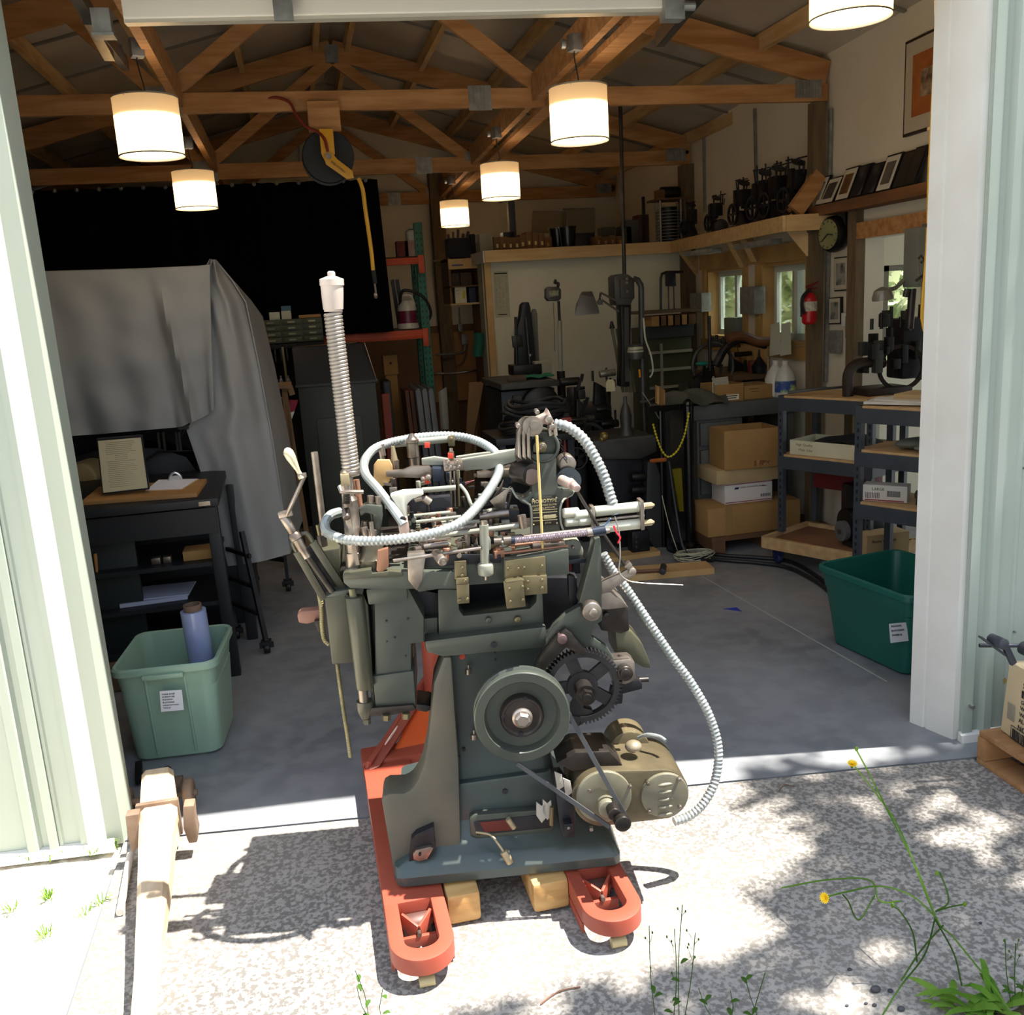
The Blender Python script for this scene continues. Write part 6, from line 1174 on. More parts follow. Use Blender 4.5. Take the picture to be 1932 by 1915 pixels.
b=B(); b.lathe(P(1199,660,Ys2-.06),(0,0,1),[(-.06,.05),(0,.055),(.035,.04),(.04,.03)],18); ob('jar_lamp',b,iron2,sp); ob('jar_cover',B().lathe(P(1199,664,Ys2-.06),(0,0,1),[(0,.057),(.035,.05)],18),mat('jar_white','#a8a68e',rough=.5),sp)
ob('flame_tab',B().bar(P(1206,697,Ys2-.05),P(1207,712,Ys2-.05),.01,.012),mat('amber','#c77f20',rough=.4),sp)
# lower casting and motor of the standing machine
ob('bench_casting',B().prism([P(x,y,5.75) for x,y in ((1115,838),(1120,832),(1232,820),(1238,824),(1240,852),(1210,866),(1120,868),(1115,860))],(0,.45,0)),iron2,sp,bev=.012); ob('vertical_barrel',B().lathe(P(1182,828,5.85),(0,0,1),[(0,.06),(.04,.05),(.08,.035),(.15,.04),(.20,.03),(.24,.012),(.28,.012)],16),iron2,sp)
ob('brass_fitting',B().sph(P(1140,823,5.75),.03,10).sph(P(1136,828,5.75),.02,8),mat('old_brass','#8a7440',rough=.4,metal=.6),sp)
ob('pedestal',B().prism([V((P(1125,866,5.8).x,5.8,P(1125,866,5.8).z)),V((P(1232,860,5.8).x,5.8,P(1232,860,5.8).z)),V((P(1245,1040,5.8).x,5.8,0)),V((P(1165,1040,5.8).x,5.8,0))],(0,.35,0)),black,sp,bev=.01)
for k,y in enumerate((900,925,950)): ob('pedestal_part',B().cylb(P(1190,y,5.74),P(1230,y-2,5.74),.03),iron,sp)
ob('control_box',B().box(P(1205,1035,5.6)+V((0,0,.05)),(.12,.10,.16)),black,sp,bev=.01)
for k in range(3): a=P(1201,1014+9*k,5.54); ob('button',B().cyl(a,a+V((0,.012,0)),.008),iron2,sp)
ob('white_cord',B().tube([P(1214,600,6.0),P(1218,640,6.0),P(1228,670,6.0),P(1232,700,6.0),P(1226,712,6.0)],.006,6,.02),mat('cord_white','#b8b4a0',rough=.5),sp); ob('thin_wire',B().tube([P(1212,740,5.7),P(1225,760,5.7),P(1238,780,5.7),P(1248,800,5.7),P(1249,812,5.7)],.003,5,.02),gal,sp)
# lamp
tl=T('swing_arm_lamp','grey swing-arm task lamp with angular metal hood before the white partition','lamp',P(1110,575,6.05)); Yl2=6.05
ob('hood',B().quadbox([P(x,y,Y) for x,y,Y in ((1084,596,Yl2-.05),(1086,575,Yl2+.12),(1129,580,Yl2+.12),(1131,592,Yl2-.05),(1094,555,Yl2-.01),(1098,550,Yl2+.07),(1117,549,Yl2+.07),(1121,560,Yl2-.01))]),mat('lamp_grey','#6a6a6c','#57585a',.4,.5,scale=7),tl,bev=.006)
for a,c in (((1130,575),(1133,552)),((1133,552),(1162,567)),((1130,562),(1168,588)),((1133,552),(1132,568))): ob('arm',B().bar(P(*a,Yl2),P(*c,Yl2),.010,.012),mat('arm_brown','#4a443a',rough=.5,metal=.4),tl)
ob('joint',B().cylb(P(1131,570,Yl2-.03),P(1132,570,Yl2+.03),.018),iron2,tl); ob('spring',B().cyl(P(1134,560,Yl2),P(1136,575,Yl2),.007),steel,tl)
# cluster of big presses
def bigpress(name,x0,x1,yt,yb,Y,seed,label,n=16):
    r=random.Random(seed); t=T(name,label,'press',base((x0+x1)/2,yb,Y)); A=P(x0,yb,Y); D=P(x1,yt,Y); w=D.x-A.x; h=D.z
    cx=(A.x+D.x)/2
    ob('side_frame',B().prism([V((cx-w*.42,Y,0)),V((cx-w*.2,Y,0)),V((cx-w*.12,Y,h*.55)),V((cx-w*.2,Y,h*.86)),V((cx-w*.45,Y,h*.8))],(0,.06,0)),iron,t,bev=.006)
    ob('side_frame',B().prism([V((cx+w*.42,Y+.1,0)),V((cx+w*.2,Y+.1,0)),V((cx+w*.12,Y+.1,h*.55)),V((cx+w*.2,Y+.1,h*.9)),V((cx+w*.45,Y+.1,h*.84))],(0,.06,0)),iron,t,bev=.006)
    ob('flywheel',B().lathe(V((cx-w*.1,Y-.05,h*.55)),(.25,1,0),[(0,w*.36),(.03,w*.36),(.03,w*.31),(0,w*.31),(0,w*.36)],32,cap=False),iron,t)
    for k in range(3): a=k*PI/3+.3; d=V((math.cos(a),0,math.sin(a)))*w*.33; ob('spoke',B().bar(V((cx-w*.1,Y-.035,h*.55))-d,V((cx-w*.1,Y-.035,h*.55))+d,.015,.02),iron,t)
    ob('bed',B().box((cx,Y+.2,h*.72),(w*.8,.35,.1)),iron,t,bev=.01); ob('lower_body',B().box((cx,Y+.3,h*.3),(w*.8,.3,h*.58)),black,t)
    for k in range(n):
        x=cx+r.uniform(-.42,.42)*w; z=h*r.uniform(.62,.95); q=r.random(); mm=r.choice((iron,iron,iron2,steeld)); y=Y+r.uniform(-.08,.2)
        if q<.35: ob('roller',B().cylb((x-r.uniform(.03,.10),y,z),(x+.06,y,z),r.uniform(.012,.03)),mm,t)
        elif q<.7: ob('link_bar',B().bar((x,y,z-r.uniform(.03,.15)),(x+r.uniform(-.04,.04),y,z+r.uniform(.0,.08)),.016,.02),mm,t)
        elif q<.85: ob('bracket',B().box((x,y,z),(.05,.05,r.uniform(.04,.09)),rz=r.random()),mm,t,bev=.003)
        else: ob('pin',B().cyl((x,y,z),(x,y,z+r.uniform(.05,.12)),.008),mm,t)
    return t
bigpress('platen_press',1058,1165,688,870,6.3,4,'black platen press crowded with rollers and levers, with a manila tag hanging on it',26)
ob('ink_cylinder',B().cylb(P(1131,706,6.2),P(1161,702,6.2),.025,n=20),mat('bright_roller','#8f8c7c','#5a574c',.35,.6,scale=15),bpy.data.objects['platen_press'])
single('manila_tag',B().prism([P(x,y,6.15) for x,y in ((1143,722),(1147,716),(1157,716),(1160,721),(1161,738),(1144,739)) ],(0,.002,0)),mat('manila','#c8be98',rough=.8),'blank manila tag hanging on the black platen press','tag')
bigpress('jobbing_press',1062,1112,716,900,5.95,9,'lower black press with many upright levers in front of the platen press',22)
bigpress('table_press',1305,1430,640,800,6.5,14,'long low black press under the windows with a curved wooden arm over it',18)
tp=bpy.data.objects['table_press']; ob('wooden_arm',B().tube([P(1372,641,6.3),P(1388,634,6.3),P(1408,636,6.3),P(1430,645,6.3),P(1450,644,6.3),P(1475,652,6.3),P(1482,665,6.3)],.03,10,.03,rf=lambda s:.034),mat('brown_arm','#6f4526','#55361f',.5,scale=5),tp)
ob('iron_arm',B().tube([P(1350,690,6.35),P(1370,655,6.35),P(1400,640,6.35),P(1440,650,6.35),P(1480,655,6.35)],.03,10,.03),iron,tp); ob('big_wheel',B().tube([P(1345+38*math.cos(t*PI/14),690+42*math.sin(-t*PI/14),6.45) for t in range(-2,17)],.014,8),iron2,tp)
ob('upright_rod',B().cyl(P(1340,700,6.2),P(1338,596,6.2),.012),iron,tp); single('teal_rag',B().sph(P(1325,686,6.4),.04,10,(1.3,.8,.4)),mat('teal_rag','#1c8070',rough=.9),'small bright teal rag on the long black press','rag')
for k in range(9): x=1338+k*7; ob('stud',B().cyl(P(x,655,6.7),P(x,640-(k*37%11),6.7),.012),black,tp)
# black cable coil
cc=T('cable_coil','thick black cable coil lying on a dark bench behind the machine tower','cable',P(1000,800,5.5)); p=P(1000,800,5.5)
for k in range(7): rr=.155+.012*((k*5)%3); ob('cable_loop',B().tube([V((p.x+(rr*1.1)*math.cos(t*PI/14)+.008*k,5.5+rr*math.sin(t*PI/14),p.z-.03+.026*k+.012*math.sin(t*.7+k))) for t in range(29)],.011,7),mat('black_rubber','#17171b',rough=.5),cc)
ob('cable_tail',B().tube([P(1035,775,5.4),P(1060,768,5.45),P(1066,785,5.4),P(1055,805,5.4)],.011,7,.02),MT['black_rubber'],cc)
kbk=T('dark_bench','low dark bench with hanging gear carrying the black cable coil','bench',(p.x,5.5,0)); ob('bench_top',B().box((p.x,5.55,p.z-.07),(.5,.45,.04)),black,kbk,bev=.004)
for sx_ in (-.21,.21): 
    for sy in (-.18,.18): ob('leg',B().box((p.x+sx_,5.55+sy,(p.z-.09)/2),(.04,.04,p.z-.09)),black,kbk)
ob('side_box',B().box((p.x-.12,5.5,p.z-.22),(.16,.3,.2)),iron2,kbk,bev=.01)
single('red_spool',B().box(P(1067,795,5.4),(.06,.05,.05)).box((P(1067,795,5.4).x,5.42,P(1067,795,5.4).z/2-.02),(.03,.03,P(1067,795,5.4).z-.05)),mat('red_spool','#7e2a22',rough=.5),'small red block on a dark post right of the cable coil','block',bev=.004)
# olive flat file with pallet-like top
ol=T('flat_file','olive drawer cabinet with pale drawer edges at the partition corner','cabinet',(P(1265,720,7.3).x,7.3,0)); Yo=7.35
x0,x1=P(1222,620,Yo).x,P(1304,620,Yo).x; zt3=P(1260,618,Yo).z
ob('body',B().box(((x0+x1)/2,Yo+.2,zt3/2),(x1-x0,.4,zt3)),olive,ol,bev=.004); ob('dark_lintel',B().box(((x0+x1)/2,Yo-.01,zt3-.03),(x1-x0+.02,.04,.10)),mat('slate','#2e3234',rough=.6),ol)
for k in range(5): z=P(1260,626+k*33,Yo).z; ob('drawer_edge',B().box(((x0+x1)/2,Yo-.012,z-.02),(x1-x0,.02,.022)),mat('pale_edge','#8d8a78',rough=.6),ol)
ob('drawer_edge',B().box((P(1246,650,Yo).x,Yo-.013,zt3/2-.05),(.02,.02,zt3-.15)),MT['pale_edge'],ol)
ob('top_board',B().box(((x0+x1)/2-.02,Yo+.15,zt3+.13),(x1-x0+.12,.5,.02)),mat('top_dark_wood','#5a4a35',rough=.6),ol)
for k in range(6): ob('end_block',B().box((x0+.04+k*(x1-x0-.08)/5,Yo+.05,zt3+.06),(.08,.3,.08)),(card,bxm)[k%2],ol,bev=.002)
pf=T('pipe_stand','black bent pipe with a hanging black block behind the flat file','stand',P(1247,582,7.5)); ob('pipe',B().tube([P(1247,590,7.6),P(1247,525,7.6),P(1249,517,7.6),P(1256,514,7.6),P(1288,513,7.6)],.012,8,.02),iron,pf); ob('block',B().prism([P(x,y,7.58) for x,y in ((1258,512),(1275,512),(1276,540),(1259,540))],(0,.05,0)),black,pf,bev=.006)
for x in (1261,1271): ob('rod',B().cyl(P(x,540,7.6),P(x+1,585,7.6),.005),steeld,pf)
# grey switch boxes at wall
for k,(x1_,y1_,x2_,y2_,lb) in enumerate(((1312,552,1331,588,'grey electrical switch box on the corner post beside the left window'),(1408,540,1432,592,'grey electrical panel on the wall between the windows'))):
    a,c=Wp(x1_,y2_,.05),Wp(x2_,y1_,.05); single('switch_box',B().box(((a.x+c.x)/2,(a.y+c.y)/2,(a.z+c.z)/2),(.09,abs(a.y-c.y),abs(a.z-c.z))),gal,lb,'electrical box',bev=.004)
a,c=P(1381,640,6.9),P(1431,596,6.9); single('grey_cabinet',B().box(((a.x+c.x)/2-.02,(a.y+c.y)/2,(a.z+c.z)/2),(c.x-a.x,.2,a.z and abs(a.z-c.z))),mat('cab_grey','#6f726a',rough=.6),'small grey steel cabinet below the wall panel between the windows','cabinet',bev=.004)
# bench along the window wall
wb=T('window_bench','brown workbench along the window wall behind the grey desk','bench',(3.05,6.2,0)); zb=P(1500,697,6.4).z
ob('bench_top',B().prism([V((wx(6.32)-.02,6.32,zb)),V((wx(7.1)-.02,7.1,zb)),V((wx(7.1)-.30,7.1,zb)),V((wx(6.32)-.30,6.32,zb))],(0,0,-.04)),mat('bench_brown','#6b4e33','#58402a',.7,scale=3),wb,bev=.003)
for Y in (6.38,7.0): ob('leg',B().box((wx(Y)-.25,Y,zb/2-.02),(.07,.07,zb-.04)),MT['bench_brown'],wb)
ob('back_board',B().prism([V((wx(6.32)-.03,6.32,zb)),V((wx(6.9)-.03,6.9,zb)),V((wx(6.9)-.03,6.9,zb+.18)),V((wx(6.32)-.03,6.32,zb+.18))],(.015,0,0)),pine,wb)
def benchp(x,Y): d=ray(x,695); return V((min(d.x/d.y*(Y+.45),wx(Y+.45)-.08),Y+.45,zb))
for x,Y,lb,ct_,pr,mm in ((1493,6.0,'brick-red tin on the bench below the right window','tin',[(0,.045),(.08,.045),(.085,.04)],mat('brick_tin','#5e2418',rough=.5)),(1515,5.9,'black round-bellied oil can on the bench by the post','can',[(0,.05),(.05,.055),(.09,.03),(.12,.01),(.17,.006)],black),(1503,6.3,'tan bottle with pointed spout on the window bench','bottle',[(0,.03),(.10,.03),(.13,.01),(.17,.004)],mat('tan_bottle','#8a6a38',rough=.5))):
    single({'tin':'paint_tin','can':'oil_can','bottle':'glue_bottle'}[ct_],B().lathe(benchp(x,Y),(0,0,1),pr,20),mm,lb,ct_)
p=P(1420,632,6.7); single('red_box',B().box((p.x,p.y,zb+.09),(.10,.10,.06)),mat('red_box','#7e1e20',rough=.6),'small red box on the bench below the wall panel','box',bev=.003)
for x,y in ((1464,640),(1484,655)):
    p=Wp(x,y,.12); single('taped_sheet',B().prism([Wp(x-12,672,.10),Wp(x+8,668,.10),Wp(x+6,608,.06),Wp(x-10,612,.06)],(.004,0,0)),mat('hanging_sheet','#b9beaf',rough=.8),'pale sheet of paper leaning at the right window, '+('left one' if x<1470 else 'right one'),'paper','papers at the right window')
# fire extinguisher
fe=T('fire_extinguisher','red fire extinguisher with white label and black hose hung on the post','fire extinguisher',P(1527,610,5.36)); c=P(1527,612,5.36); L=P(1527,552,5.36).z-c.z
ob('cylinder',B().lathe(c,(0,0,1),[(0,.03),(.01,.042),(.02,.045),(L*.78,.045),(L*.9,.035),(L,.018)],24),mat('extinguisher_red','#b01418','#a01015',.3,scale=3),fe); ob('label',B().lathe(c+V((0,0,L*.42)),(0,0,1),[(0,.0462),(L*.3,.0462)],24,cap=False),mat('ext_label','#c4bfae','#8e8b80',.6,scale=60),fe)
ob('valve',B().cyl(c+V((0,0,L)),c+V((0,0,L+.04)),.014).bar(c+V((-.03,-.01,L+.035)),c+V((.05,-.01,L+.06)),.014,.012).bar(c+V((-.02,-.01,L+.02)),c+V((.045,-.01,L+.025)),.012,.01),mat('valve_red','#6a1418',rough=.4),fe); ob('hose',B().tube([c+V((-.01,-.02,L+.02)),c+V((-.06,-.03,L-.02)),c+V((-.068,-.03,L*.6)),c+V((-.05,-.03,L*.35))],.011,8,.01),black,fe)
ob('bracket',B().box(c+V((.0,.05,L*.5)),(.05,.03,.1)),steeld,fe)
# wall clock, frames, switches on the wall strip
ck=T('wall_clock','big round wall clock with black case and yellowed face between the posts','clock',Wp(1582,440,.05)); c=Wp(1590,441,.0)
cn=V((-1,-.12,0)).normalized(); ob('case',B().lathe(c,cn,[(0,.08),(.02,.098),(.06,.108),(.085,.105),(.10,.098),(.105,.088)],40),mat('clock_black','#101012',rough=.3),ck); ob('dial',B().lathe(c+cn*.1055,cn,[(0,.087),(.003,.087)],40),mat('clock_face','#8f8f62','#7d7c54',.5,scale=5),ck)
cu_=cn.cross(V((0,0,1))).normalized(); b=B()
for k in range(12): a=k*PI/6; d=cu_*math.sin(a)+V((0,0,1))*math.cos(a); b.bar(c+cn*.109+d*.070,c+cn*.109+d*.082,.003,.005,up=cn)
ob('hour_mark',b,ink,ck); 
for a,l in ((2.2,.066),(4.6,.05)): ob('hand',B().bar(c+cn*.112,c+cn*.112+(cu_*math.sin(a)+V((0,0,1))*math.cos(a))*l,.006,.002,up=cn),ink,ck)
def wallpic(x1,y1,x2,y2,lb,mm,grp='framed pictures on the narrow wall strip',off=.02):
    q=[Wp(x1,y2[0],off),Wp(x2,y2[1],off),Wp(x2,y1[1],off),Wp(x1,y1[0],off)]; t=T('framed_print',lb,'picture frame',(q[0]+q[1])/2,grp); c=sum(q,V())/4; n=(q[1]-q[0]).cross(q[3]-q[0]).normalized(); n=n if n.x<0 else -n
    ob('frame',B().prism(q,-n*.018),blackp,t); mq=[p+(c-p)*.08+n*.002 for p in q]; ob('mat_board',B().prism(mq,-n*.001),mat('mat_board','#b9b3a2',rough=.8),t); iq=[p+(c-p)*.36+n*.004 for p in q]; ob('print',B().prism(iq,-n*.001),mm,t); return t
phm=mat('photo_grey','#8d8c86','#2c2c2c',.6,scale=16,lo=.42,hi=.58)
wallpic(1574,(486,483),1600,(550,548),'framed grey picture of a standing figure, directly below the wall clock',phm)
wallpic(1601,(490,488),1612,(575,573),'narrow tall framed print partly behind the doorway post',mat('photo_pale','#9c9a90','#5e5c58',.6,scale=14))
wallpic(1564,(562,560),1586,(612,611),'small framed print low on the wall strip, left of the switches',phm)
a,c=Wp(1571,655,.03),Wp(1583,635,.03); single('wall_switch',B().box(((a.x+c.x)/2,(a.y+c.y)/2,(a.z+c.z)/2),(.04,.09,.14)),gal,'grey wall switch box low on the narrow wall strip','switch',bev=.004); p=Wp(1604,617,.03); single('thermostat',B().box(p,(.03,.06,.13)),mat('dark_bronze_box','#3a352c',rough=.6),'dark thermostat box beside the doorway post','thermostat',bev=.003); p=Wp(1593,603,.02); single('light_switch',B().box(p,(.012,.05,.08)),vinyl,'pale light switch plate between the small print and the thermostat','switch',bev=.002)
# picture ledge
lz=lambda x,y:Wp(x,y,.0)
la,lb_=Wp(1560,397,.0),Wp(1790,333,.0); ledge=T('picture_ledge','brown wooden ledge on the right wall carrying leaned framed photographs','shelf',((la.x+lb_.x)/2,(la.y+lb_.y)/2,la.z)); lzz=(Wp(1570,393).z+Wp(1740,346).z)/2
ob('ledge_board',B().bar((wx(5.55)-.06,5.55,lzz-.03),(wx(3.3)-.06,3.3,lzz-.03),.13,.06),mat('ledge_wood','#7a5030','#5f3d24',.7,scale=3,stretch=(6,1,6)),ledge,smooth_=False,bev=.002); ob('bracket',B().prism([Wp(1596,388,.0),Wp(1612,384,.0),Wp(1612,425,.0)],(-.06,0,0)),blackp,ledge)
frs=[(1553,1575,330,386,'paper',0,'leftmost photograph on the picture ledge, its frame partly overlapped'),(1572,1600,332,382,'l',0,'small framed landscape print with white mat, second on the picture ledge'),(1604,1630,312,374,'o',0,'framed orange-toned picture with white mat on the picture ledge'),(1632,1655,304,366,'d',0,'dark unmatted portrait left of the bald man portrait on the ledge'),(1657,1680,302,362,'d',0,'dark unmatted portrait showing a pale head, in the middle of the ledge'),(1683,1712,280,350,'b',0,'taller framed photograph with wide white mat on the picture ledge'),(1716,1738,272,342,'k',0,'dark framed photograph near the yellow hose on the ledge'),(1737,1760,262,336,'k',0,'last dark framed photograph on the ledge, partly behind the yellow hose')]
pm={'paper':phm,'l':mat('pic_l','#5a5a56','#262626',.5,scale=10),'o':mat('pic_o','#8a5a30','#3a2a20',.5,scale=12),'d':mat('pic_d','#1a1b20','#6c6a66',.4,scale=5,lo=.52,hi=.66),'b':mat('pic_b','#4c4038','#6e645c',.5,scale=9),'k':mat('pic_k','#141417','#33322e',.3,scale=7)}
for k,(x1,x2,yt,yb,kd,_,lb) in enumerate(frs):
    Ya,Yb_=Wp(x1,yb).y,Wp(x2,yb).y; hh=(Wp(x1,yt).z-Wp(x1,yb).z)*1.0
    fl_=.105; q=[V((wx(Ya)-fl_,Ya,lzz+.002)),V((wx(Yb_)-fl_,Yb_,lzz+.002)),V((wx(Yb_)-.03,Yb_,lzz+hh)),V((wx(Ya)-.03,Ya,lzz+hh))]
    t=T('framed_photograph',lb,'picture frame',(q[0]+q[1])/2,'framed photographs on the ledge'); n=V((-1,0,.2)).normalized(); c=sum(q,V())/4; ob('frame',B().prism(q,-n*.016),blackp,t)
    if kd not in 'dk': mq=[p+(c-p)*.10+n*.002 for p in q]; ob('mat_board',B().prism(mq,-n*.001),mat('mat_bright','#cdc8b8',rough=.7),t)
    iq=[p+(c-p)*(.40 if kd not in 'dk' else .10)+n*.004 for p in q]; ob('print',B().prism(iq,-n*.001),pm[kd],t)
# large framed poster
q=[Wp(1703,264,.02),Wp(1800,225,.02),Wp(1800,28,.02),Wp(1708,80,.02)]; q[0].z=(q[0].z+q[1].z)/2; q[1]=V((q[1].x,q[1].y,q[0].z)); q[3]=V((q[0].x,q[0].y,q[3].z)); q[2]=V((q[1].x,q[1].y,q[3].z))
gp=T('framed_poster','large framed orange-brown poster with pale centre high on the right wall','picture frame',(q[0]+q[1])/2); n=V((-1,.06,0)).normalized(); c=sum(q,V())/4
ob('frame',B().prism(q,-n*.025),mat('dark_frame','#241c18',rough=.4),gp); ob('mat_board',B().prism([p+(c-p)*.06+n*.002 for p in q],-n*.001),mat('poster_mat','#b3a996',rough=.7),gp); ob('print',B().prism([p+(c-p)*.36+n*.004 for p in q],-n*.001),mat('poster_orange','#a8622c','#8f4c1e',.6,scale=8),gp); ob('print_centre',B().prism([p+(c-p)*.72+n*.006 for p in q],-n*.001),mat('poster_centre','#b59c7c','#4a382c',.6,scale=14),gp)
# electrical cabinet and lamp at the doorway
a,c=P(1703,543,4.3),P(1760,428,4.3); eb=single('electrical_cabinet',B().box(((a.x+c.x)/2+.05,4.3,(a.z+c.z)/2),(c.x-a.x+.02,.12,c.z-a.z)),mat('elec_grey','#7a7d78','#6e716c',.5,.3,scale=4),'large grey electrical disconnect cabinet beside the doorway','electrical box',bev=.006)
ob('hasp',B().tube([P(1733,488,4.2),P(1738,482,4.2),P(1744,490,4.2),P(1738,496,4.2)],.006,6).bar(P(1728,530,4.2),P(1748,515,4.2),.01,.012),iron2,eb)
ob('conduit',B().cyl(P(1722,545,4.3),P(1716,620,4.3),.02).cyl(P(1712,545,4.3),P(1708,560,4.3),.015),steeld,eb)
ll=T('enamel_lamp','grey dome task lamp on a short arm before the doorway','lamp',P(1665,568,4.35)); p=P(1666,566,4.35); ob('dome',B().lathe(p,(-.10,0,1),[(0,.052),(.015,.053),(.05,.040),(.062,.018),(.066,.004)],28),mat('enamel_grey','#77736a',rough=.3,metal=.3),ll); ob('arm',B().tube([p+V((.03,0,.05)),P(1690,543,4.35),P(1706,528,4.35)],.011,8,.02),MT['enamel_grey'],ll)
# yellow hose along the jamb
b=B(); b.tube([P(1768,-30,3.15),P(1768,40,3.15),P(1765,120,3.15),P(1760,220,3.15),P(1755,320,3.15),P(1752,430,3.15),P(1748,500,3.15),P(1743,560,3.15),P(1741,600,3.15),P(1745,622,3.15),P(1752,632,3.15)],.009,8,.03); yh=single('yellow_hose',b,yel,'yellow hose hanging down the inside of the right door jamb','hose')
ob('hose_clip',B().box(P(1761,242,3.16),(.03,.03,.012)).box(P(1752,425,3.16),(.035,.03,.012)),steel,yh); 
single('steel_cable',B().tube([P(1775,-30,3.2),P(1768,230,3.2),P(1757,432,3.2),P(1752,600,3.2)],.003,5),steeld,'thin steel cable behind the yellow hose at the right jamb','cable')
# ================================================================ DESK AND GOODS
yk=5.75; dz_=P(1400,757,yk).z
a=P(1306,765,yk); c=P(1500,760,yk)
dk=T('steel_desk','grey steel desk with a drawer and kneehole below the cardboard boxes','desk',((a.x+c.x)/2,6.0,0))
ob('desk_top',B().box(((a.x+c.x)/2,6.0,dz_-.05),(c.x-a.x,.55,.10)),deskg,dk,bev=.006); m_=P(1403,790,yk).x
ob('pedestal',B().box(((a.x+.02+m_)/2,6.0,(dz_-.1+.06)/2),(m_-a.x-.04,.5,dz_-.16)),deskg,dk,bev=.004); ob('leg',B().box((c.x-.03,6.0,(dz_-.1)/2),(.04,.5,dz_-.1)),deskg,dk)
for z0,h_ in ((dz_-.27,.15),(dz_-.60,.30)): d_=ob('drawer',B().box(((a.x+.02+m_)/2,yk-.01,z0+h_/2),(m_-a.x-.07,.03,h_)),deskg,dk,bev=.003); ob('drawer_pull',B().box(((a.x+.02+m_)/2,yk-.035,z0+h_*.35),(.12,.02,.025)),iron2,d_); ob('lock',B().cyl(((a.x+.02+m_)/2,yk-.03,z0+h_*.8),((a.x+.02+m_)/2,yk-.02,z0+h_*.8),.01),steel,d_)
def carton(x0,x1,yb,yt,Y,d,z0,lb,m=card,open_=False,rz=0,grp=None,name='cardboard_box'):
    A=P(x0,(yb),Y); D=P(x1,yt,Y); w=D.x-A.x; h=P((x0+x1)/2,yt,Y).z-P((x0+x1)/2,yb,Y).z; cx=(A.x+D.x)/2; t=T(name,lb,'box',(cx,Y+d/2,z0),grp); c=V((cx,Y+d/2,z0))
    R=Matrix.Rotation(rz,3,'Z')
    if not open_: ob('carton_body',B().box(c+V((0,0,h/2)),(w,d,h),rz=rz),m,t,bev=.003); ob('flap_seam',B().box(c+V((0,0,h+.0006)),(w*.98,.006,.001),rz=rz),mat('tape_tan','#9a7a4a',rough=.5),t)
    else:
        b=B(); 
        for dx,dy,sx2,sy2 in ((0,-d/2,w,.005),(0,d/2,w,.005),(-w/2,0,.005,d),(w/2,0,.005,d)): b.box(c+R@V((dx,dy,h/2)),(sx2,sy2,h),rz=rz)
        b.box(c+V((0,0,.004)),(w,d,.006),rz=rz); ob('carton_body',b,m,t,smooth_=False)
    return t,c,w,h
zd=dz_+.001
t,c,w,h=carton(1348,1402,755,722,5.78,.22,zd,'open cardboard box with a pale flap and label on the grey desk',card,True,grp='cardboard boxes on the grey desk')
ob('open_flap',B().bar(c+V((-w/2,-.11,h)),c+V((-w/2-.02,-.13,h+.001)),.005,.12).quadbox([c+V(p) for p in ((-w/2,-.11,h),(-w/2,-.105,h),(0,-.105,h),(0,-.11,h),(-w/2-.03,-.14,h+.05),(-w/2-.03,-.135,h+.05),(-.02,-.135,h+.055),(-.02,-.14,h+.055))]),mat('pale_flap','#b5ad9c',rough=.8),t,smooth_=False); ob('shipping_label',B().box(c+V((.02,-.114,h*.25)),(.10,.002,.035)),paper,t); ob('label_line',B().box(c+V((.02,-.1155,h*.32)),(.08,.001,.006)).box(c+V((.02,-.1155,h*.20)),(.06,.001,.006)),ink,t)
t,c,w,h=carton(1404,1461,752,726,5.80,.24,zd,'closed brown cardboard box on the grey desk, right of the open one',card,grp='cardboard boxes on the grey desk'); ob('marker_writing',B().box(c+V((-.04,-.121,h*.75)),(.07,.001,.005)).box(c+V((-.03,-.121,h*.55)),(.05,.001,.004)),mat('marker','#5a3f22',rough=.8),t)
for k,(x,lb) in enumerate(((1463,'translucent gallon jug without label, left one on the desk'),(1481,'translucent gallon jug with a blue and green label on the desk'))):
    p=P(x,745,5.85 if k==0 else 5.78); c=V((p.x,p.y,zd)); t=T('gallon_jug',lb,'jug',c,'translucent jugs on the desk'); s=.92; ob('bottle',B().lathe(c,(0,0,1),[(0,.07*s),(.01,.076*s),(.13*s,.076*s),(.18*s,.06*s),(.22*s,.03*s),(.235*s,.02*s)],24),mat('milky_plastic','#c2c4bc',rough=.35,spec=.6),t); ob('neck',B().cyl(c+V((0,0,.235*s)),c+V((0,0,.262*s)),.022*s),mat('cap_white','#c8c8c0',rough=.5),t)
    if k: ob('label',B().lathe(c+V((0,0,.035)),(0,0,1),[(0,.0712),(.075,.0712)],24,cap=False),mat('jug_label','#2c4a8c','#a9c77a',.5,scale=9,lo=.45,hi=.55),t)
p=P(1515,735,5.8); single('white_tub',B().lathe((p.x,6.0,zd),(0,0,1),[(0,.075),(.06,.085),(.062,.09),(.07,.09)],24),mat('tub2','#c4c2ba',rough=.4),'low white plastic tub at the right end of the grey desk','tub')
# grey folded tarp
def ft_(u,v):
    x=1243+128*u; p=P(x,760,5.72); z=zd+.015+.075*math.sin(PI*min(1,v*1.15))*(.6+.4*math.sin(PI*u))+.012*math.sin(u*17+v*7)+.008*noise.noise(V((u*8,v*8,2)))
    return V((p.x+.02*math.sin(v*5),5.68+.36*v,z))
single('folded_tarp',B().grid(ft_,40,20,.006),mat('greenish_canvas','#55574e','#42443c',.9,scale=4),'folded greenish grey tarp heaped on the left end of the desk','tarp')
p=P(1244,755,5.7); single('kraft_paper',B().grid(lambda u,v:P(1237+18*u,760-34*v+10*u,5.66-.03*math.sin(u*6)),6,8,.003),card,'crumpled kraft paper sticking out left of the folded tarp','paper')
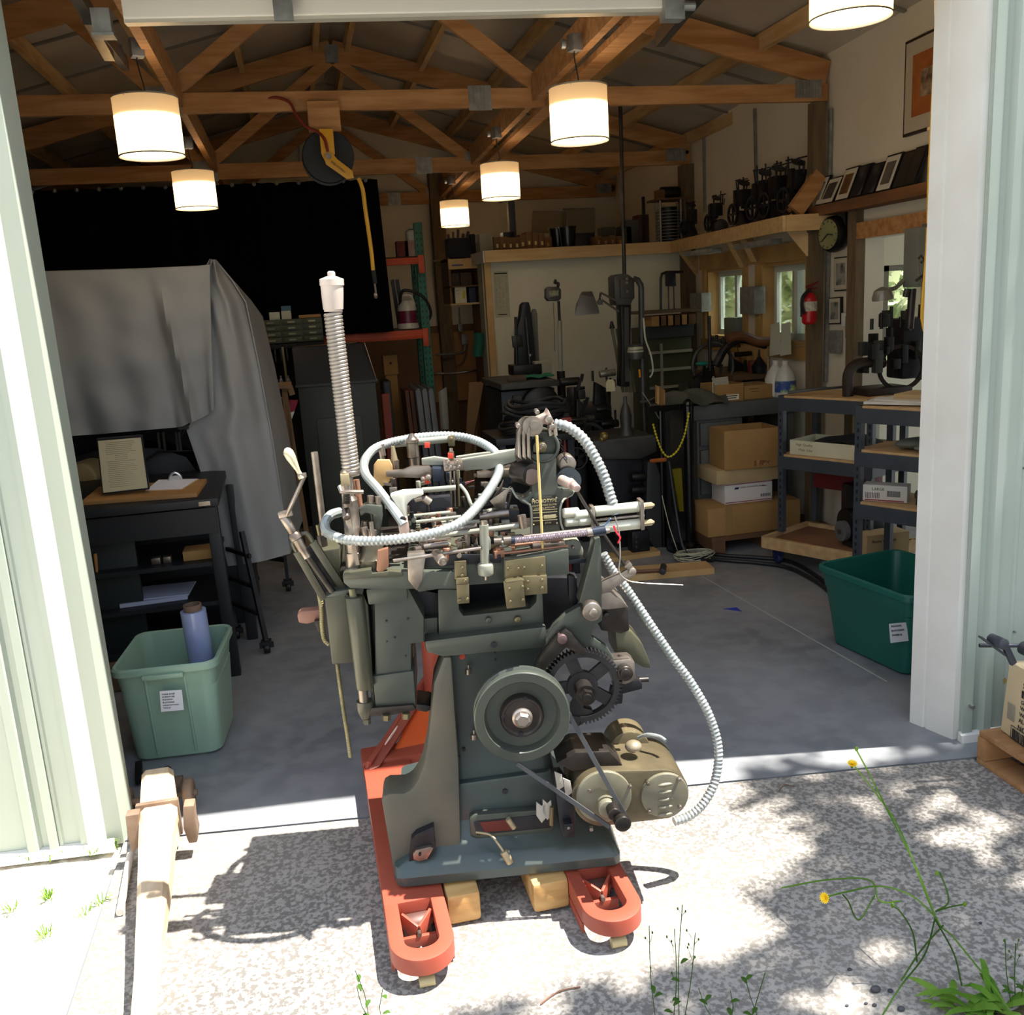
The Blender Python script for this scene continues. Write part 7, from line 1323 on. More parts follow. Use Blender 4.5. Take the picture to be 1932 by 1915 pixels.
# heavy black stanchion and frame with yellow chain
hs=T('black_hoist_stand','black tubular stand with round base and crossbar before the desk','stand',F(1303,1035)); c=F(1303,1035); tp_=P(1300,762,c.y).z
ob('post',B().cyl(c,c+V((0,0,tp_)),.032,n=20),mat('gloss_black','#0c0c0e',rough=.2),hs); ob('post_cap',B().sph(c+V((0,0,tp_)),.035,14),MT['gloss_black'],hs); ob('base',B().lathe(c,(0,0,1),[(0,.16),(.015,.16),(.03,.06),(.05,.04)],28),MT['gloss_black'],hs)
c2=c+V((-.14,.12,0)); ob('post',B().cyl(c2,c2+V((0,0,tp_-.02)),.02),MT['gloss_black'],hs); ob('crossbar',B().bar(P(1222,772,c.y+.05),P(1298,766,c.y+.05),.04,.035),MT['gloss_black'],hs); ob('brace_panel',B().prism([P(x,y,5.7) for x,y in ((1222,872),(1236,868),(1292,1030),(1240,1040),(1218,1010))],(0,.08,0)),mat('brace_dark','#2a2b2d',rough=.5),hs,bev=.004); ob('post',B().bar(P(1258,775,c.y+.06),F(1262,1032),.03,.03),MT['gloss_black'],hs)
single('yellow_chain',B().tube([P(1300,778,5.35),P(1296,800,5.35),P(1290,825,5.35),P(1278,850,5.35),P(1262,862,5.35),P(1250,852,5.35),P(1240,828,5.35),P(1232,800,5.35)],.008,6,.006,rf=lambda s:.0055+.003*math.sin(s*300)),mat('chain_yellow','#b5a51c',rough=.6),'yellow plastic chain hanging in a loop from the black stand','chain')
p=P(1240,868,5.5); single('orange_handle',B().cylb(P(1228,870,5.6),P(1256,867,5.5),.013),mat('orange_wood','#a85c2a',rough=.4),'short orange wooden handle sticking out beside the black stand','handle')
p=P(1345,930,5.9); yb_=T('yellow_sheet','bright yellow panel and white sack behind the black stand','sack',(P(1325,940,6).x,6.0,0)); ob('yellow_panel',B().prism([P(x,y,5.95) for x,y in ((1269,886),(1286,884),(1290,965),(1282,965))],(0,.03,0)),mat('yellow_panel','#b0a428',rough=.6),yb_); ob('white_sack',B().sph(P(1322,930,6.0),.10,16,(.55,.5,1.2)),mat('sack_white','#a6a498',rough=.9,bump=.4,scale=8),yb_)
# cartons on the small pallet
pz=T('small_pallet','low brown wooden pallet under the stacked cardboard boxes','pallet',F(1400,1035)); A=F(1328,1012); D=F(1418,1045)
pl0=V((2.42,5.35,0)); 
ob('top_board',B().box((pl0.x+.42,pl0.y+.19,.10),(.84,.34,.025)),mat('pallet_brown','#6a4a30','#573c26',.8,scale=4),pz)
for dx in (.05,.42,.79): ob('runner',B().box((pl0.x+dx,pl0.y+.19,.044),(.09,.33,.087)),MT['pallet_brown'],pz)
zq=.114
t,c,w,h=carton(1336,1510,1003,950,5.40,.30,zq,'largest brown cardboard box, lowest of the pile on the small pallet',grp='cardboard boxes piled on the small pallet'); z1=zq+h+.002
ob('tape',B().box(c+V((-w*.28,-.1512,h/2)),(.05,.001,h)),MT['tape_tan'],t)
t,c,w,h=carton(1368,1457,965,926,5.46,.2,z1,'white printed shipping box with red edge lines in the middle of the cardboard pile',mat('white_carton_print','#d2cdca',rough=.6),grp='cardboard boxes piled on the small pallet'); 
for zz in (.01,h-.01): ob('red_line',B().box(c+V((0,-.101,zz)),(w*.98,.001,.005)),mat('line_red','#8e2a34',rough=.7),t)
txt('box_lettering','UNITED STATES POSTAL SERVICE',.0115,c+V((-w*.18,-.1015,h*.72)),(1,0,0),(0,0,1),mat('navy_ink','#2a3158',rough=.7),t); ob('bird_mark',B().prism([c+V((x,-.1015,z)) for x,z in ((-w*.30,h*.68),(-w*.22,h*.68),(-w*.20,h*.78),(-w*.29,h*.78))],(0,-.0006,0)),MT['navy_ink'],t)
txt('box_lettering','PRIORITY',.0085,c+V((w*.28,-.1015,h*.70)),(1,0,0),(0,0,1),MT['line_red'],t); b=B()
for k in range(12): b.box(c+V((w*.26+k*.006,-.1012,h*.28)),(.002+.002*(k%3==0),.001,.02))
ob('bar_code',b,MT['navy_ink'],t)
z2_=z1+h+.002
t,c,w,h=carton(1352,1478,912,886,5.44,.30,z2_,'flat wide cardboard box between the white shipping box and the open box',cardp,grp='cardboard boxes piled on the small pallet'); z3_=z2_+h+.002
t,c,w,h=carton(1371,1470,895,822,5.42,.26,z3_,'open tall cardboard box topmost of the pile beside the carts',card,True,rz=-.06,grp='cardboard boxes piled on the small pallet'); ob('stamped_letters',B().box(c+V((.06,-.140,h*.12)),(.11,.001,.035),rz=-.06),mat('stamp_brown','#7a4d28','#a5804f',.8,scale=60,lo=.49,hi=.51),t)
# ================================================================ CARTS
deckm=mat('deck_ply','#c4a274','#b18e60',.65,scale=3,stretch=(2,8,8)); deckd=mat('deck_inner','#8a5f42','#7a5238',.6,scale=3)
def cart(label,P0,L,D,sh,zdk,extra,grp='grey steel shelf carts'):
    e1=V((.45,-.893,0)).normalized(); e2=V((.893,.45,0)).normalized(); t=T('shelf_cart',label,'cart',P0+(e1*L+e2*D)/2,grp); ang=math.atan2(e1.y,e1.x)
    W=lambda a,b,z:V((P0.x,P0.y,0))+e1*a+e2*b+V((0,0,z))
    top=sh[0]
    for a in (.015,L-.015):
        for b_ in (.015,D-.015):
            b=B(); b.box(W(a,b_,(top+.2)/2+.0),(.035,.035,top-.2),rz=ang); ob('post',b,greyp,t,smooth_=False)
            s=B(); 
            for k in range(int((top-.25)/.04)): s.box(W(a,b_,.24+k*.04)+(-e2*.0178 if b_<.1 else e2*.0178),(.010,.002,.02),rz=ang)
            ob('post_slot',s,blackp,t,kind='stuff')
    for z in sh:
        b=B()
        for b_ in (.0,D): b.box(W(L/2,b_,z-.05),(L,.012,.075),rz=ang)
        for a in (.0,L): b.box(W(a,D/2,z-.05),(.012,D,.075),rz=ang)
        ob('shelf_beam',b,greyp,t,smooth_=False,bev=.002); ob('shelf_deck',B().box(W(L/2,D/2,z-.008),(L*.99,D*.98,.016),rz=ang),deckm,t,smooth_=False)
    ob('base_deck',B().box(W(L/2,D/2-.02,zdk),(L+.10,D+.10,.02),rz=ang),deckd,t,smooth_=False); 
    b=B()
    for b_ in (-.07,D+.02): b.box(W(L/2,b_,zdk+.0),(L+.12,.03,.07),rz=ang)
    for a in (-.06,L+.06): b.box(W(a,D/2-.02,zdk),(.03,D+.1,.07),rz=ang)
    ob('base_rail',b,deckm,t,smooth_=False,bev=.003)
    for a in (.0,L):
        for b_ in (0,D-.05): caster(W(a,b_,0),.034,mat('blue_wheel','#1c2550',rough=.5),t)
    return t,W,ang
q0=V((2.715,5.06,0)); z_a=P(1468,746,5.06).z; z_b=P(1472,856,5.06).z; zk=P(1465,1012,5.06).z
c1,W1,an=cart('rear grey steel shelf cart on blue wheels, beside the cardboard pile',q0,.60,.38,(z_a,z_b),.14,0)
q1=V((2.715,4.26,0)); z_c=P(1625,764,4.26).z; z_d=P(1627,846,4.26).z; z_e=P(1622,944,4.26).z
c2_,W2,an=cart('front grey steel shelf cart on blue wheels, cut off by the door jamb',q1,.80,.34,(z_c,z_d,z_e),.13,0)
print('carts',z_a,z_b,z_c,z_d,z_e)
# goods on rear cart
t=T('long_white_carton','long open white carton with handwriting on the middle shelf of the rear cart','box',W1(.35,.15,z_b),None); b=B(); Lw,Dw,hw=.60,.26,.085; cw_=W1(.36,.16,z_b+.0)
for a_,b_,l_,d_ in ((0,-Dw/2,Lw,.004),(0,Dw/2,Lw,.004),(-Lw/2,0,.004,Dw),(Lw/2,0,.004,Dw)): b.box(W1(.36+a_,.16+b_,z_b+hw/2+.001),(l_,d_,hw),rz=an)
ob('carton_body',b.box(W1(.36,.16,z_b+.004),(Lw,Dw,.004),rz=an),mat('ivory_carton','#c8c3a8','#bdb79b',.7,scale=5),t,smooth_=False)
e1=V((.45,-.893,0)).normalized(); txt('handwriting','High Quality',.022,W1(.10,.027,z_b+.055),e1,(0,0,1),mat('pencil','#8a8268',rough=.8),t); txt('handwriting','Mats  Line',.022,W1(.12,.027,z_b+.025),e1,(0,0,1),MT['pencil'],t)
single('black_felt',B().grid(lambda u,v:W1(.12+.5*u,.06+.22*v,z_b+.05+.075*math.sin(PI*u)*(.6+.4*math.sin(PI*v))+.008*math.sin(u*13)),24,10,.006),mat('felt_black','#141417',rough=.9),'black curved sheets heaped in the long white carton on the rear cart','sheets')
cp=T('cast_iron_clamp','brown-black cast iron hand press with arched frame on the top of the carts','press',W1(.5,.15,z_a)); cz=z_a+.001; p=P(1600,735,4.75); c=V((p.x,p.y,cz))
ob('arch_frame',B().tube([c,c+V((.0,0,.12)),c+V((.04,0,.17)),c+V((.12,0,.18)),c+V((.22,0,.17))],.03,10,.02),mat('brown_iron','#30251f',rough=.5,metal=.3),cp); ob('base',B().box(c+V((.20,0,.02)),(.28,.2,.04)),MT['brown_iron'],cp,bev=.006)
ob('flywheel',B().lathe(c+V((.30,-.05,.14)),(.3,1,0),[(0,.13),(.02,.13),(.02,.11),(0,.11),(0,.13)],30,cap=False),MT['brown_iron'],cp)
r=random.Random(21)
for k in range(22): x,z=r.uniform(.12,.46),r.uniform(.12,.42); ob(r.choice(('link_bar','bracket','pin')),B().box(c+V((x,r.uniform(-.06,.1),z*(1 if x>.2 else .7))),(r.uniform(.015,.05),.04,r.uniform(.03,.14))),r.choice((iron,iron,black,iron2)),cp,bev=.003)
for k in range(6): x=.14+.06*k; ob('pin',B().cyl(c+V((x,0,.36)),c+V((x,0,.42+.03*(k%3))),.010),iron,cp)
ob('head_box',B().box(c+V((.42,.05,.24)),(.2,.16,.34)),black,cp,bev=.02)
single('iron_bar_tool',B().bar(P(1486,744,5.0)+V((0,0,.01)),P(1560,735,4.9)+V((0,0,.01)),.03,.016).bar(P(1540,738,4.95)+V((0,0,.01)),P(1595,733,4.9)+V((0,0,.01)),.02,.014),iron2,'flat iron bar tool lying on the top shelf of the rear cart','tool',bev=.003)
gz=T('bench_grinder','black electric bench grinder with grey wheel on the lowest deck of the rear cart','grinder',W1(.5,.17,.15)); c=W1(.42,.14,.15)
ob('motor',B().cylb(c+V((-.02,.02,.10)),c+V((.16,-.02,.10)),.075,n=24),black,gz); ob('grinding_wheel',B().cyl(c+V((-.07,.03,.09)),c+V((-.04,.03,.09)),.06,n=28),mat('wheel_grey','#5f5f60',rough=.8),gz); ob('wheel_nut',B().cyl(c+V((-.09,.03,.09)),c+V((-.07,.03,.09)),.012),steel,gz); ob('guard',B().lathe(c+V((-.04,.03,.13)),(1,0,0),[(0,.09),(.05,.09)],24),iron,gz); ob('foot',B().box(c+V((.06,0,.018)),(.2,.12,.034)),black,gz,bev=.004); ob('rear_body',B().box(c+V((.12,.08,.2)),(.22,.16,.3)),black,gz,bev=.02)
p=W1(.66,.02,.15); t=T('script_box','plain tan box with cursive handwriting on the lowest deck of the rear cart','box',p+e1*.0); ob('carton_body',B().box(p+V((.0,.0,.075)),(.26,.12,.15),rz=an+1.1),cardp,t,bev=.003); 
xd=V((math.cos(an+1.1),math.sin(an+1.1),0)); nn=V((xd.y,-xd.x,0)); txt('handwriting','Stone Casters',.026,p+nn*.0608-xd*.10+V((0,0,.105)),xd,(0,0,1),ink,t)
single('red_crate',B().box(W1(.25,.34,.50),(.40,.10,.14),rz=an).box(W1(.25,.35,.32),(.06,.05,.22),rz=an),mat('dark_red_crate','#6a1418',rough=.6),'dark red crate at the back under the middle shelf of the rear cart','crate',bev=.004)
# goods on front cart
q=W2(.18,.15,z_c+.001); single('white_papers',B().box(q+V((0,0,.012)),(.34,.22,.012),rz=an+.2).box(q+V((.02,-.02,.022)),(.28,.2,.008),rz=an-.1),mat('paper_white2','#c8c6c0',rough=.8),'loose white papers on the top of the front cart','papers')
single('tan_slab_carton',B().box(W2(.36,.22,z_c+.035),(.45,.2,.03),rz=an),cardp,'flat tan carton behind the papers on the front cart','box')
single('grey_cloth_roll',B().sph(W2(.25,.17,z_d+.03),.06,14,(2.2,1.3,.45)).sph(W2(.35,.12,z_d+.025),.05,12,(2.2,1,.4)),mat('grey_green_cloth','#6a6e62',rough=.9),'grey-green cloth bundle on the second shelf of the front cart','cloth')
t=single('barcode_carton',B().box(W2(.12,.10,z_e+.045),(.22,.09,.085),rz=an+.3),mat('white_box2','#cdc8bf',rough=.7),'small white carton with barcodes on the third shelf of the front cart','box',bev=.002)
xd=V((math.cos(an+.3),math.sin(an+.3),0)); nn=V((xd.y,-xd.x,0)); q=W2(.12,.10,z_e+.045)+nn*.0455; b=B()
for k in range(22): b.box(q+xd*(-.09+.008*k if k<9 else -.03+.005*k)+V((0,0,-.012 if k<9 else 0)),(.003,.001,.03),rz=an+.3)
ob('bar_code',b,ink,t); ob('printed_line',B().box(q+xd*.0+V((0,0,-.036)),(.19,.001,.006),rz=an+.3),MT['line_red'],t); txt('box_lettering','LARGE',.02,q+xd*-.06+V((0,0,.015)),xd,(0,0,1),ink,t)
single('dark_vise',B().box(W2(.34,.12,z_e+.04),(.10,.09,.075),rz=an).cylb(W2(.30,.06,z_e+.06),W2(.42,.06,z_e+.06),.022),iron2,'dark iron vise block beside the barcode carton on the front cart','tool',bev=.004)
# ================================================================ FLOOR ITEMS
a,c=F(1165,1100,0),F(1348,1083,0); u=(c-a).normalized(); nrm=V((-u.y,u.x,0))
plk=single('floor_plank',B().prism([a,c,c+nrm*.16,a+nrm*.2],(0,0,.038)),pine,'short pale plank on the shop floor with a hammer on it','board',smooth_=False,bev=.002)
a,c=F(1150,1062,0),F(1246,1048,0); single('floor_plank_rear',B().prism([a,c,c+V((0,.12,0)),a+V((0,.12,0))],(0,0,.03)),pine,'pale plank half hidden behind the machine, at the back of the hammer plank','board',smooth_=False)
hm=T('hammer','small dark hammer lying on the pale floor plank','hammer',F(1225,1080,.04)); ob('shaft',B().cyl(F(1165,1080,.052),F(1246,1076,.052),.010),mat('hammer_wood','#6a4630',rough=.5),hm); ob('head',B().cylb(F(1250,1079,.062),F(1252,1068,.062),.019),iron2,hm)
r=random.Random(8); pts=[]; cc_=F(1310,1056)
for k in range(150): t_=k*.42; pts.append(cc_+V((.11*math.cos(t_)*(1+.25*math.sin(k*.37)),.07*math.sin(t_)*(1+.3*math.cos(k*.23)),.006+.05*abs(math.sin(k*.113)))))
single('white_cord_coil',B().tube(pts,.0032,5),mat('cord_pale','#b5b29c',rough=.6),'loose coil of thin pale cord on the floor beside the plank','cord')
single('hanging_string',B().tube([P(1249,935,5.5),P(1262,990,5.4),P(1275,1030,5.3),F(1281,1045,.01)],.003,5,.03),MT['cord_pale'],'thin pale cord hanging from the dark machine down to the cord coil','cord')
for k,(dy,lb) in enumerate(((0,'thick black cable across the floor to the right, front one'),(-9,'thick black cable across the floor to the right, rear one'))):
    single('power_cable',B().tube([V((p.x,p.y,.014)) for p in (F(1290,1040+dy),F(1345,1058+dy),F(1430,1066+dy*1.1),F(1490,1076+dy*1.4),F(1545,1105+dy*1.2),F(1590,1142+dy),F(1640,1158+dy*.9),F(1700,1170+dy))],.0125,8,.04),MT['black_rubber'],lb,'cable','black cables on the floor')
single('power_lead',B().tube([P(1262,870,5.55),P(1275,960,5.5),P(1288,1030,5.4),F(1305,1052,.013),F(1345,1058,.035)],.011,8,.04),MT['black_rubber'],'black lead dropping from the machine to the floor cables','cable')
single('blue_tape',B().prism([F(1364,1149,.0),F(1400,1154,.0),F(1390,1146,.0)],(0,0,.0012)),mat('painter_tape','#1f2f9a',rough=.7),'small triangle of blue tape on the floor','tape',smooth_=False)
# ================================================================ OUTDOORS
# right: pallet with carton, plastic and pipes
wp=mat('pallet_wood','#b08458','#95693f',.75,scale=4,stretch=(1,6,6)); A=F(1858,1440); 
pt=T('wooden_pallet','weathered wooden pallet outside against the right siding','pallet',(A.x+.4,A.y,0)); e1=V((-.02,-1,0)).normalized(); e2=V((1,-.02,0)).normalized(); A0=V((2.165,2.60,0))
WP=lambda a,b,z:A0+e1*a+e2*b+V((0,0,z)); an2=math.atan2(e1.y,e1.x)
for a in (0,.14,.28,.42,.56): ob('deck_board',B().box(WP(.38,a+.05,.110),(.76,.11,.018),rz=an2),wp,pt,bev=.001)
for b_ in (.02,.38,.74): ob('runner',B().box(WP(b_,.33,.060),(.04,.68,.078),rz=an2),wp,pt,bev=.001)
for a in (.04,.33,.62): ob('bottom_board',B().box(WP(.38,a,.010),(.76,.10,.018),rz=an2),wp,pt,bev=.001)
bxq=T('printed_carton','crumpled beige carton printed with part numbers and bar codes, on the outdoor pallet','box',WP(.25,.25,.122)); e3=V((-.10,-.995,0)).normalized(); e4=V((.995,-.10,0)).normalized()
B0=V((2.222,2.575,.122)); Bh=.26
def BP(a,b,z): return B0+e3*(.012*z/Bh+a)+e4*(.01*z/Bh+b)+V((0,0,z))
b=B(); b.quadbox([BP(0,0,0),BP(0,.42,0),BP(.42,.42,0),BP(.42,0,0),BP(.0,.0,Bh),BP(.01,.40,Bh-.03),BP(.40,.41,Bh),BP(.41,.01,Bh-.02)]); ob('carton_body',b,mat('beige_carton','#d0bd9a','#c2ad88',.8,scale=3),bxq,bev=.006)
o=BP(.04,-.004,.0); nx=-e4*.004
for s,z,sz,dx in (('C-334',.225,.035,.09),('S  7 8 0',.197,.026,.09),('GR-205-B',.140,.020,.09),('WX-4157',.118,.020,.09),('WD-500-2',.096,.020,.09),('AL-222A',.074,.022,.09),('NC-98-490',.046,.026,.09)): txt('carton_lettering',s,sz,BP(dx,0,z)+nx,e3,(0,0,1),ink,bxq)
q_=BP(.09,0,.162)+nx; ob('black_band',B().prism([q_,q_+e3*.16,q_+e3*.16+V((0,0,.026)),q_+V((0,0,.026))],nx*.3),ink,bxq); txt('carton_lettering','MF-2128',.024,q_+e3*.015+V((0,0,.004))+nx,e3,(0,0,1),mat('carton_pale','#d0bd9a',rough=.8),bxq)
b=B(); k=0; xx=.07
while xx<.22: w_=rnd.choice((.002,.004,.006)); b.box(BP(xx,-.004,.022),(w_,.001,.034),rz=math.atan2(e3.y,e3.x)); xx+=w_+rnd.choice((.003,.005))
ob('bar_code',b,ink,bxq); q_=BP(.06,-.003,.002); ob('bar_code_frame',B().tube([q_,q_+e3*.17,q_+e3*.17+V((0,0,.045)),q_+V((0,0,.045)),q_],.0012,4),ink,bxq)
b=B(); xx=.03
while xx<.065: b.box(BP(xx,-.004,.09),(.002,.001,.06),rz=math.atan2(e3.y,e3.x)); xx+=.005
ob('bar_code',b,gink,bxq)
def plast(u,v):
    a=u*2*PI; r_=.15+.07*v+.03*noise.noise(V((math.cos(a)*3,math.sin(a)*3,v*4))); return BP(.2,.18,Bh-.05+.13*math.sin(PI*.5*v)+.04*noise.noise(V((u*12,v*7,5))))+e3*r_*math.cos(a)*(1.15-.6*v*v)+e4*r_*math.sin(a)*(1.15-.6*v*v)
single('plastic_wrap',B().grid(plast,36,10),mat('clear_film','#e2e2e4',rough=.12,alpha=.45,bump=.6,scale=5),'crumpled clear plastic bag bulging from the top of the printed carton','plastic bag')
pp=T('pipe_clamps','dark steel pipe sections and clamp arm lying on top of the printed carton','pipes',BP(.2,.1,Bh+.1)); Yp2=2.48
dp=mat('pipe_dark','#4c5058','#3e4248',.5,.5,scale=10)
ob('pipe',B().cylb(P(1870,1205,Yp2),P(1895,1216,Yp2-.06),.018,n=22,bev=.05),dp,pp); ob('pipe',B().cyl(P(1848,1218,Yp2+.03),P(1935,1218,Yp2+.0),.0065),dp,pp); ob('clamp_arm',B().bar(P(1850,1202,Yp2-.02),P(1900,1238,Yp2-.02),.022,.006),dp,pp); ob('clamp_arm',B().bar(P(1898,1222,Yp2-.03),P(1912,1252,Yp2-.03),.012,.02),dp,pp); ob('pipe',B().lathe(P(1930,1222,Yp2-.04),(0,-1,0),[(0,.022),(.08,.022),(.08,.014),(0,.014)],20,cap=False),dp,pp)
for x,y,w_ in ((1865,1290,.05),): single('dry_leaf',B().prism([P(1892,1284,2.53),P(1896,1278,2.53),P(1900,1285,2.53),P(1895,1292,2.53)],(0,.002,0)),mat('dry_leaf','#7a6a38',rough=.8),'small dry leaf stuck to the side of the printed carton','leaf')
# left: lever dolly
jb=T('lever_dolly','long pale wooden pry lever with iron wheels, lying by the left jamb','lever',F(300,1560)); wm=mat('overexposed_wood','#d8c4a8','#b59674',.75,scale=4,stretch=(6,1,6),lo=.3,hi=.7)  # wood colour lightened to imitate overexposure in full sun
def jp(x,y,z): return F(x,y,z)
sec=[(300,1475,.125,.052,.05),(302,1560,.115,.058,.05),(296,1600,.105,.05,.045),(294,1650,.10,.046,.04),(285,1760,.08,.036,.032),(277,1850,.07,.028,.028),(268,1960,.06,.026,.026),(262,2080,.05,.025,.025)]
b=B(); rr=[]
for x,y,z,w_,h_ in sec:
    p=jp(x,y,z); rr.append([b.b.verts.new(p+V((dx*w_,0,dz*h_))) for dx,dz in ((-1,-.7),(-.7,-1),(.7,-1),(1,-.7),(1,.7),(.7,1),(-.7,1),(-1,.7))])
for a,c in zip(rr,rr[1:]):
    for i in range(8): b.b.faces.new((a[i],a[(i+1)%8],c[(i+1)%8],c[i]))
b.b.faces.new(rr[0][::-1]); b.b.faces.new(rr[-1]); ob('wooden_lever',b,wm,jb)
rustm=mat('rusty_iron','#8a7460','#6a5444',.7,.2,scale=8); p=jp(300,1500,.06)
ob('axle',B().cyl(p+V((-.13,-.02,0)),p+V((.13,-.02,0)),.012),rustm,jb)
for s in (-1,1): ob('wheel',B().cylb(p+V((s*.085,-.02,0)),p+V((s*.12,-.02,0)),.052,n=24),rustm,jb)
ob('nose_iron',B().quadbox([p+V(q) for q in ((-.05,.02,-.04),(-.05,.22,-.055),(.05,.22,-.055),(.05,.02,-.04),(-.05,.0,-.01),(-.05,.22,-.045),(.05,.22,-.045),(.05,.0,-.01))]),rustm,jb); ob('strap_iron',B().box(jp(301,1545,.115),(.13,.02,.125)),rustm,jb,bev=.004)
ob('side_bracket',B().prism([P(x,y,2.85) for x,y in ((345,1522),(366,1520),(368,1545),(374,1570),(372,1590),(356,1592),(346,1565))],(0,.05,0)),rustm,jb,bev=.005); ob('side_bracket',B().prism([P(x,y,2.85) for x,y in ((236,1540),(262,1536),(260,1600),(250,1612),(240,1580))],(0,.04,0)),rustm,jb,bev=.005)
single('pale_rod',B().cyl(F(246,1612,.02),F(226,1722,.014),.011),mat('pale_bar','#c8c2b8',rough=.6),'short pale metal bar lying beside the wooden pry lever','bar')
single('dark_scrap',B().bar(F(280,1468,.02),F(320,1450,.02),.02,.02).bar(F(262,1440,.02),F(262,1475,.02),.025,.02),iron,'dark iron scrap piece on the floor before the sage green tote','scrap')
# weeds, flowers, stones
gm=leafmat('weed_green','#557a2c','#86a848',.3); ym_=mat('dandelion_yellow','#f0c810',rough=.6); gm2=leafmat('weed_dark','#3f5a28','#5a7a38',.3)
def tuft(c,n,h,r,b,sp=.5):
    for k in range(n):
        a=r.uniform(0,2*PI); l=h*r.uniform(.5,1.1); d=V((math.cos(a),math.sin(a),0)); w=V((-d.y,d.x,0))*.0035*(h/.12)**.5; q=c+d*r.uniform(0,.02)
        m_=q+d*l*sp*.4+V((0,0,l*.7)); e_=q+d*l*sp+V((0,0,l*(1-sp*.5)))
        b.b.faces.new([b.b.verts.new(v) for v in (q-w,q+w,m_+w*.8,m_-w*.8)]); b.b.faces.new([b.b.verts.new(v) for v in (m_-w*.8,m_+w*.8,e_)])
r=random.Random(31); b=B()
for k in range(26): x=25+k*7.5+r.uniform(-3,3); c=F(x,1625-.14*x+r.uniform(0,8)); tuft(V((c.x,c.y,-.005)),9,.045,r,b)
single('grass_strip',b,gm,'short grass growing along the foot of the left siding','grass',kind='stuff',smooth_=False)
for k,(x,y,n_,lb) in enumerate(((85,1760,10,'small weed tuft in the white gravel, nearest the left edge'),(190,1700,7,'small weed tuft in the gravel, right of the others'),(90,1690,9,'small weed tuft in the gravel, farthest one'),(160,1720,5,'tiny sprout in the gravel beside the pale bar'),(20,1710,7,'weed tuft in the gravel at the very left edge'))):
    b=B(); c=F(x,y); tuft(V((c.x,c.y,-.01)),n_*3,.03+.004*(k%3),r,b,.9); single('weed_tuft',b,gm,lb,'weed','weed tufts in the pale gravel',smooth_=False)
# bottom edge plants: hawkbit with yellow flowers
def leafblade(b,c,d,l,w,up):
    side=V((-d.y,d.x,0)); P_=[c+d*l*t+V((0,0,up*math.sin(PI*t*.8)*l)) for t in (0,.25,.5,.75,1)]; W_=[.2,.8,1,.7,0]
    vs=[(b.b.verts.new(p-side*w*q),b.b.verts.new(p+side*w*q)) for p,q in zip(P_,W_)]
    for a,e in zip(vs,vs[1:]): b.b.faces.new((a[0],a[1],e[1],e[0]))
hb=T('flowering_hawkbit','tall flowering weed with branching stems and yellow flowers at the lower right','plant',F(1900,1905)); root=F(1915,1925)
def stemp(pts): return [F(x,y,z) for x,y,z in pts]
stems=[((1925,1940,0),(1880,1870,.06),(1800,1770,.14),(1765,1730,.18),(1700,1570,.30),(1655,1500,.36),(1612,1445,.42)),((1765,1730,.18),(1730,1640,.26),(1680,1540,.36),(1640,1460,.44),(1616,1415,.48)),
    ((1765,1730,.18),(1720,1690,.20),(1660,1672,.22),(1600,1682,.24),(1558,1692,.26)),((1765,1730,.18),(1745,1800,.10),(1700,1860,.04),(1665,1915,0)),((1780,1745,.17),(1740,1790,.12),(1700,1850,.05)),((1765,1735,.18),(1800,1800,.08),(1815,1860,.02)),
    ((1765,1720,.19),(1790,1700,.22),(1775,1650,.27),(1768,1648,.28)),((1765,1720,.19),(1790,1712,.2),(1820,1706,.22)),((1730,1815,.08),(1722,1760,.15),(1700,1722,.19),(1684,1708,.21)),((1700,1700,.2),(1660,1700,.2),(1640,1660,.23),(1560,1660,.24),(1475,1675,.24)),((1650,1690,.21),(1620,1735,.18),(1600,1700,.2),(1590,1688,.22))]
for s in stems: ob('stem',B().tube(stemp(s),.0020,5,.006),gm2 if len(s)<5 else gm,hb)
def flower(x,y,z,s,dirv):
    c=F(x,y,z); b=B(); d=V(dirv).normalized(); e=d.orthogonal().normalized(); f=d.cross(e)
    for lay,(k_,l,up) in enumerate(((16,1,.35),(12,.75,.8),(8,.5,1.4))):
        for k in range(k_):
            a=2*PI*k/k_+lay; q=(e*math.cos(a)+f*math.sin(a)); w=(-e*math.sin(a)+f*math.cos(a))*s*.16; t_=c+(q+d*up).normalized()*s*l
            b.b.faces.new([b.b.verts.new(v) for v in (c,c+(t_-c)*.6+w,t_,c+(t_-c)*.6-w)])
    return b,c,d
for x,y,z,s,d in ((1608,1442,.42,.016,(-.1,-.3,1)),(1557,1694,.26,.015,(-1,-.5,.5))):
    b,c,d=flower(x,y,z,s,d); ob('yellow_flower',b,ym_,hb,smooth_=False); ob('flower_base',B().lathe(c-d*s*.9,d,[(0,.0015),(s*.4,.004),(s*.9,.0045)],8),gm2,hb)
for x,y,z in ((1684,1708,.21),(1768,1648,.28),(1820,1706,.22),(1616,1413,.48)): ob('flower_bud',B().sph(F(x,y,z),.0045,8,(1,1,1.6)),gm,hb)
b=B(); r=random.Random(2)
for k in range(26): a=r.uniform(0,2*PI); leafblade(b,F(1835+r.uniform(-45,70),1900+r.uniform(-5,12),.004),V((math.cos(a),math.sin(a),0)),r.uniform(.06,.13),r.uniform(.008,.014),r.uniform(.1,.5))
ob('leaf',b,gm,hb,smooth_=False,kind='stuff')
ps=mat('dark_pebble','#3a3a40','#2c2c30',.8,scale=8)
